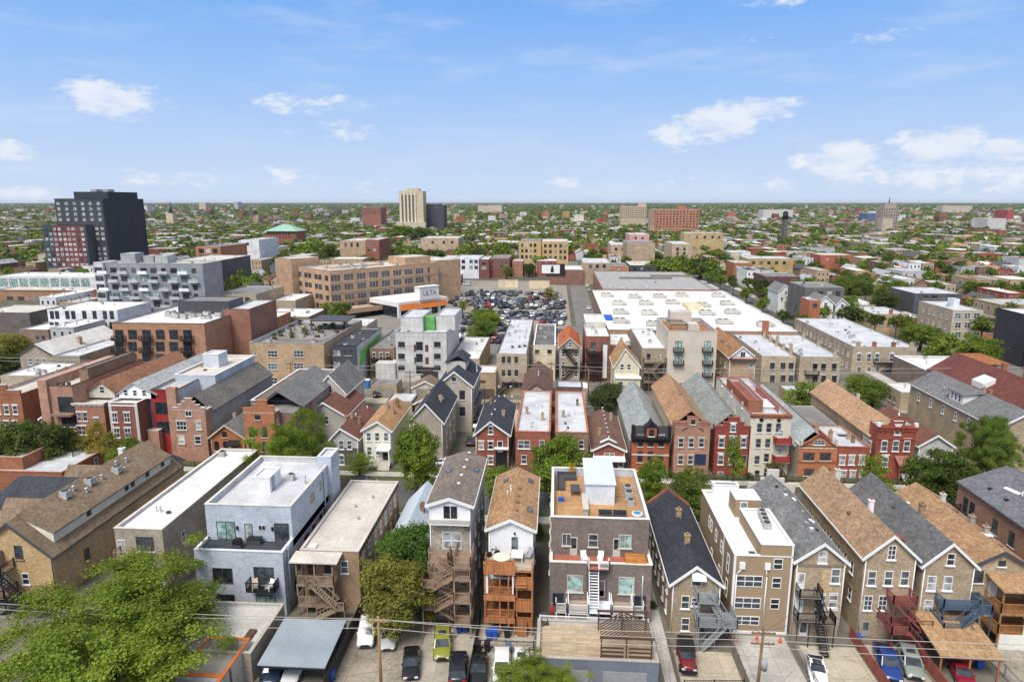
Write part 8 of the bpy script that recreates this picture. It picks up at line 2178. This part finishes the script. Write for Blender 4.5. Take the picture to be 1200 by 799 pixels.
for lab, px, py in (('blue portable toilet by tan roof garden block', 375, 463), ('blue portable toilet by zigzag fire escape flats', 431, 453)):
    x, y = at(px, py, .3)
    t = thing('portable_toilet', lab, 'portable toilet', (x, y, 0)); part('cabin', MB().box(-.6, .6, -.6, .6, 0, 2.1), BLUEM, t); part('cabin_roof', MB().extr([(-.65, 2.1), (.65, 2.1), (.5, 2.35), (-.5, 2.35)], -.65, .65), WHITE, t); part('door', MB().box(-.4, .4, -.64, -.59, .1, 1.95), mat('plain', (.05, .18, .5)), t)
for i, (px, py) in enumerate(((861.5, 750), (887, 750), (914, 752))):
    x, y = at(px, py, 0)
    t = thing('traffic_cone', ['orange cone at left end of white pad', 'orange cone in middle of white pad', 'orange cone at right end of white pad'][i], 'cone', (x, y, .02)); part('cone', MB().tube((0, 0, .05), (0, 0, .75), .2, .04, 10), mat('plain', (.75, .12, .03)), t); part('cone_base', MB().box(-.25, .25, -.25, .25, 0, .05), mat('plain', (.75, .12, .03)), t)

POLEM = mat('plain', (.20, .125, .075), amt=.25)


def pole(label, x, y, h, arms=2, m=POLEM, tr_=False, rz=0, lean=0):
    t = thing('utility_pole', label, 'pole', (x, y, 0), rz)
    part('pole', MB().tube((0, 0, 0), (lean, 0, h), .17, .12, 10), m, t)
    for i in range(arms):
        a = part('cross_arm', MB().box(-1.1 + lean, 1.1 + lean, -.16, -.04, h - .5 - i * 1.1, h - .36 - i * 1.1), m, t)
        for x_ in (-1, -.5, .5, 1): part('insulator', MB().tube((x_ + lean, -.1, h - .36 - i * 1.1), (x_ + lean, -.1, h - .16 - i * 1.1), .05, n=6), GREYM, a)
    if tr_: part('transformer', MB().tube((.45, -.1, h - 4.3), (.45, -.1, h - 3.2), .3, n=12), GREYM, t)
    return t


p1 = on(443, 722, 58); p2 = on(893, 736, 58)
pole('tan wooden power pole beside olive tree at bottom', p1[0], 58, p1[1], 1, mat('plain', (.34, .205, .09), amt=.25)); pole('grey brown power pole with transformers on white pad', p2[0], 58, p2[1], 2, tr_=True, lean=.15)


def cable(label, pts, r=.02, sag=.4, m=None, n=14):
    mb = MB()
    for a, b in zip(pts[:-1], pts[1:]):
        A, B = Vector(a), Vector(b); q = [A.lerp(B, i / n) - Vector((0, 0, sag * 4 * (i / n) * (1 - i / n))) for i in range(n + 1)]
        for u, v in zip(q[:-1], q[1:]): mb.tube(u, v, r, n=5, caps=False)
    tag(part('overhead_cable', mb, m or CHN, None), label, 'cable')


WM = mat('plain', (.42, .40, .37), amt=.1)
z1, z2 = p1[1] - .3, p2[1] - .5
cable('topmost pale power cable between two near poles', [(-60, 57.5, z1 + .6), (p1[0] - .9, 58, z1), (p2[0] - .9, 58, z2), (60, 58.5, z2)], .032, .35, WM)
cable('middle pale power cable between two near poles', [(-60, 57.5, z1 - .1), (p1[0] + .5, 58, z1 - .05), (p2[0] + .5, 58, z2 - .7), (60, 58.5, z2 - .6)], .032, .45, WM)
cable('lowest pale power cable between two near poles', [(-60, 57.5, z1 - .9), (p1[0] + .1, 58.1, z1 - 1.0), (p2[0], 58.1, z2 - 1.5), (60, 58.5, z2 - 1.3)], .032, .55, WM)
for lab, a_q, b_q in (('thin service cable from tan pole to cream roofed three flat', (p1[0], 58, z1), (-25, 71.8, 6.6)), ('thin service cable from tan pole to wooden stair porch house', (p1[0], 58, z1), (-10, 70, 8.5)), ('thin service cable from grey brown pole to tan clad flats', (p2[0], 58, z2), (24, 69.8, 7.5)), ('thin service cable from grey brown pole to black stair house', (p2[0], 58, z2), (30, 69.6, 6.4)), ('thin service cable from grey brown pole to grey stair house', (p2[0], 58, z2), (17, 68.9, 5.6)), ('thin service cable from grey brown pole to red stair house', (p2[0], 58, z2), (37, 70, 6.4))):
    cable(lab, [a_q, b_q], .018, .35, DKGREY, 10)
for i, (px, yt, lab) in enumerate(((340, 424, 'wooden pole with arms before tan roof garden block'), (370, 444, 'short wooden pole beside portable toilet'), (480, 434, 'wooden pole before bare concrete block'), (646, 424, 'wooden pole beside brown roofed coach house'), (846, 430, 'wooden pole right of beige stucco block'), (690, 432, 'thin wooden pole by red brown flats'))):
    q = on(px, yt, 157); pole(lab, q[0], 157, q[1], 1 if i % 2 else 2)
q0 = on(0, 416, 157); q1 = on(340, 427, 157); q2 = on(646, 427, 157); q3 = on(846, 432, 157); q4 = on(1200, 424, 157)
cable('long sagging cable over the middle alley, upper one', [(q0[0] - 20, 157, q0[1]), (q1[0], 157, q1[1]), (q2[0], 157, q2[1]), (q3[0], 157, q3[1]), (q4[0] + 30, 157, q4[1])], .05, .5, WM)
cable('long sagging cable over the middle alley, lower one', [(q0[0] - 20, 157.3, q0[1] - .9), (q1[0], 157.3, q1[1] - .9), (q2[0], 157.3, q2[1] - 1), (q3[0], 157.3, q3[1] - .9), (q4[0] + 30, 157.3, q4[1] - 1)], .04, .6, WM)

# small garages along the middle alley
gm_ = PROTO[8]; g3 = random.Random(3)
for (y, d) in ((147.5, 6.5), (161.2, 6.0)):
    x = -112
    while x < 118:
        W = g3.choice((5.8, 6.2, 6.6))
        if all(x + W < b.X0 - .3 or x > b.X0 + b.W + .3 or y + d < b.Y - 6 * (b.Y > 160) or y > b.Y + b.D for b in ALLB) and not (-16.5 < x + W and x < -6.5) and all(math.hypot(x + W / 2 - tx, y + d / 2 - ty) > 5 for tx, ty, _ in TREES) and g3.random() < .8:
            b = Bld('alley_garage', '', 'garage', x, x + W, y, d, 'garages on the middle alley')
            cn, cc = g3.choice((('tan brick', TANB2), ('brown brick', BRNB), ('pale', STONE), ('red brick', REDB), ('grey', GREYB))); rn, rr = g3.choice((('grey', MEMG), ('white', MEMW), ('dark', MEMD), ('brown', None)))
            if rr: b.flat(3.1, cc, rr, None, par=.15)
            else: b.gable(2.6, 4.2, None, cc, SH_BRN, WHITE, gutter=False)
            b.p('garage_door', MB().box(.8, W - .8, -.05, .02, .05, 2.2), mat('clap', g3.choice(((.5, .5, .48), (.3, .28, .25), (.6, .6, .58)))))
            b.r['label'], gg = label_by_place(f'small {cn} garage with {rn} roof', x + W / 2, y, 2)
        x += W + g3.choice((.6, 1.2, 4))

# terrace furniture
def chair(label, x, y, z, m, rz=0, s=1.0):
    t = thing('lounge_chair', label, 'chair', (x, y, z), rz)
    part('seat', MB().box(-.33, .33, -.4, .35, .32, .42), m, t); part('backrest', MB().extr([(.3, .38), (.42, .38), (.68, 1.05), (.58, 1.08)], -.33, .33, ax='x'), m, t)
    for a in (-.3, .3):
        for c in (-.36, .3): part('leg', MB().box(a - .04, a + .04, c - .04, c + .04, 0, .33), m, t)
        part('armrest', MB().box(a - .05, a + .05, -.4, .4, .58, .64), m, t)


zt = 7.3
chair('white slatted chair on red terrace, left one', 3.75, 71.75, zt, WHITE, .2); chair('white slatted chair on red terrace, right one', 5.6, 71.75, zt, WHITE, -.2)
t = thing('covered_tub', 'orange covered tub on red terrace', 'tub', (9.6, 71.65, zt)); part('tub_cover', MB().extr([(-1.2, .02), (1.2, .02), (1.2, .75), (1.05, .92), (-1.05, .92), (-1.2, .75)], -.75, .6), mat('plank', (.5, .2, .05)), t)
zr = 11.1
t = thing('corner_sofa', 'dark grey corner sofa on orange roof deck', 'sofa', (.6, 85.6, zr)); part('seat', MB().box(.1, 2.6, .3, 1.3, 0, .45).box(.1, 1.0, -3, .3, 0, .45), DKGREY, t); part('backrest', MB().box(.1, 2.6, 1.3, 1.5, 0, .85).box(-.1, .1, -3, 1.5, 0, .85), DKGREY, t)
t = thing('patio_table', 'dark table on orange roof deck beside sofa', 'table', (2.9, 82.0, zr)); part('tabletop', MB().box(-.6, .6, -1.1, 1.1, .68, .76), DKGREY, t)
for a in (-.5, .5):
    for c in (-.9, .9): part('leg', MB().box(a - .04, a + .04, c - .04, c + .04, 0, .68), DKGREY, t)
t = thing('barbecue_counter', 'pale counter with grill on roof deck', 'counter', (4.0, 77.6, zr)); part('cabinet', MB().box(-.3, .3, -2.2, 2.2, 0, .9), mat('plain', (.45, .42, .38)), t); part('worktop', MB().box(-.36, .36, -2.3, 2.3, .9, .97), STONE, t)
for i, (x, lab) in enumerate(((6.3, 'black planter box below metal roof house, left one'), (8.0, 'black planter box below metal roof house, right one'))):
    t = thing('planter_box', lab, 'planter', (x, 75.2, zr)); part('box', MB().box(-.75, .75, -.4, .4, 0, .8), DKGREY, t); part('rim', MB().box(-.8, .8, -.45, .45, .8, .88), BLACKM, t)
t = thing('yellow_planter', 'yellow flowering shrub on roof deck corner', 'planter', (2.6, 87.3, zr)); part('pot', MB().tube((0, 0, 0), (0, 0, .6), .3, .4, 10), BROWNM, t)
c = link('shrub', tree_meshes('thin', 1)[0], t, (0, 0, 1.2)); c.scale = (.8, .6, .8); c.color = (.5, .33, .03, 1)
t = thing('storage_box', 'small blue box on orange roof deck', 'box', (1.1, 79.5, zr)); part('box', MB().box(-.35, .35, -.25, .25, 0, .4), BLUEM, t); part('lid', MB().box(-.38, .38, -.28, .28, .4, .46), BLUEM, t)
t = thing('paddling_pool', 'round blue paddling pool on orange roof deck', 'pool', (10.2, 76.2, zr)); part('pool_rim', MB().tube((0, 0, 0), (0, 0, .25), .62, .66, 18), WHITE, t); part('water', MB().tube((0, 0, .255), (0, 0, .27), .5, n=18), glass((.1, .35, .6)), t)
t = thing('closed_umbrella', 'closed red umbrella on garage terrace', 'umbrella', (.1, 66.3, 3.05)); part('umbrella_pole', MB().tube((0, 0, 0), (0, 0, 2.3), .03), STEEL, t); part('canopy', MB().tube((0, 0, .7), (0, 0, 2.2), .28, .04, 10), mat('plain', (.4, .02, .03)), t); part('base', MB().tube((0, 0, 0), (0, 0, .1), .3, n=12), DKGREY, t)
chair('dark chair beside closed red umbrella', -.7, 65.7, 3.05, DKGREY, .3)
t = thing('hanging_chair', 'cream round hanging chair on cedar roof deck', 'chair', (-5.6, 68.7, 8.2)); part('basket', MB().tube((0, 0, .5), (0, 0, 1.05), .35, 1.0, 14), mat('plain', (.72, .66, .55)), t); part('stand', MB().tube((0, 0, 0), (0, 0, .5), .3, .1, 10), BROWNM, t)
t = thing('patio_table', 'long white table on cedar roof deck', 'table', (-3.9, 70.0, 8.2)); part('tabletop', MB().box(-.65, .65, -.9, .9, .7, .78), WHITE, t)
for a in (-.55, .55):
    for c in (-.8, .8): part('leg', MB().box(a - .04, a + .04, c - .04, c + .04, 0, .7), WHITE, t)
t = thing('bicycle', 'dark bicycle leaning on cedar roof deck', 'bicycle', (-6.7, 70.6, 8.2), .5)
for s in (-.5, .5): part('wheel', MB().tube((s, -.03, .34), (s, .03, .34), .34, n=16), BLACKM, t)
part('bike_frame', MB().beam((-.5, 0, .34), (-.1, 0, .8), .05, .05).beam((-.1, 0, .8), (.35, 0, .85), .05, .05).beam((.35, 0, .9), (.5, 0, .34), .05, .05).beam((0, 0, .3), (.35, 0, .85), .05, .05), DKGREY, t); part('saddle', MB().box(-.25, 0, -.06, .06, .88, .95), BLACKM, t); part('handlebar', MB().beam((.35, -.28, 1.0), (.35, .28, 1.0), .04, .04), BLACKM, t)
chair('grey armchair on cedar roof deck beside white gable', -2.6, 70.4, 8.2, GREYM, -.4); chair('grey armchair on balcony of pale blue building, left one', -34.4, 69.0, 3.9, mat('plain', (.5, .42, .35)), .4); chair('pale armchair on balcony of pale blue building, right one', -32.7, 69.0, 3.9, WHITE, -.4)
t = thing('grill', 'covered black grill on terrace of pale blue building', 'grill', (-37.2, 71.2, 7.85)); part('cover', MB().extr([(-.5, .5), (.5, .5), (.55, .95), (.3, 1.2), (-.3, 1.2), (-.55, .95)], -.3, .3), BLACKM, t); part('cart', MB().box(-.5, .5, -.28, .28, 0, .5), DKGREY, t)
t = thing('storage_bench', 'dark storage bench on terrace of pale blue building', 'bench', (-35.6, 72.3, 7.85)); part('chest', MB().box(-.8, .8, -.4, .4, 0, .7), DKGREY, t); part('lid', MB().box(-.85, .85, -.45, .45, .7, .78), BLACKM, t)
# shrubs and low planting in the yards
for i, (x, y, r) in enumerate(((-8.8, 90.5, 1.4), (-2, 91, 1.6), (12.4, 90, 1.5), (20, 90.5, 1.4), (27, 91.5, 1.6), (34, 92, 1.7), (42, 92, 1.5), (49, 93, 1.6), (-15, 87, 1.8), (-24, 94, 1.6), (-31, 92.5, 1.9), (-45, 93, 1.7), (-44, 114.5, 1.2), (-36, 114.5, 1.1), (21, 114.6, 1.0), (34.5, 114.6, 1.0), (55, 114.6, 1.2), (64, 115, 1.3), (73, 115, 1.6), (-60, 68, 1.7), (-46.5, 71, 1.6), (12.2, 74, .9), (-22.6, 75, 1.2), (-16, 71.6, 1.3), (56, 60, 1.6), (54.5, 64, 1.2))):
    t = thing('garden_shrub', '', 'shrub', (x, y, 0), i, 'shrubs in the gardens')
    c = link('foliage', tree_meshes('thin', i % 4)[0], t, (0, 0, r * .7)); c.scale = (r, r, r * .8); c.color = (*rng.choice((MG, DG, BG, (.10, .12, .03))), 1)
    part('stem', MB().tube((0, 0, 0), (0, 0, r * .6), .05, .03, 5), BARK, t)
    t['label'], gg = label_by_place('low green shrub', x, y, 1)

# the air: pale and thin, so that the far city fades
hz = part('haze', MB().box(-14000, 14000, -60, 15000, -1, 75), None, None)
hm = bpy.data.materials.new('haze_air'); hm.use_nodes = True
hn = NT(hm.node_tree); hn.n.clear()
pv = hn.new('ShaderNodeVolumePrincipled'); pv.inputs['Color'].default_value = (.86, .92, 1.0, 1); pv.inputs['Density'].default_value = .00003; pv.inputs['Anisotropy'].default_value = .2
hn.l.new(pv.outputs[0], hn.new('ShaderNodeOutputMaterial').inputs['Volume'])
hz.data.materials.clear(); hz.data.materials.append(hm); hz['kind'] = 'stuff'
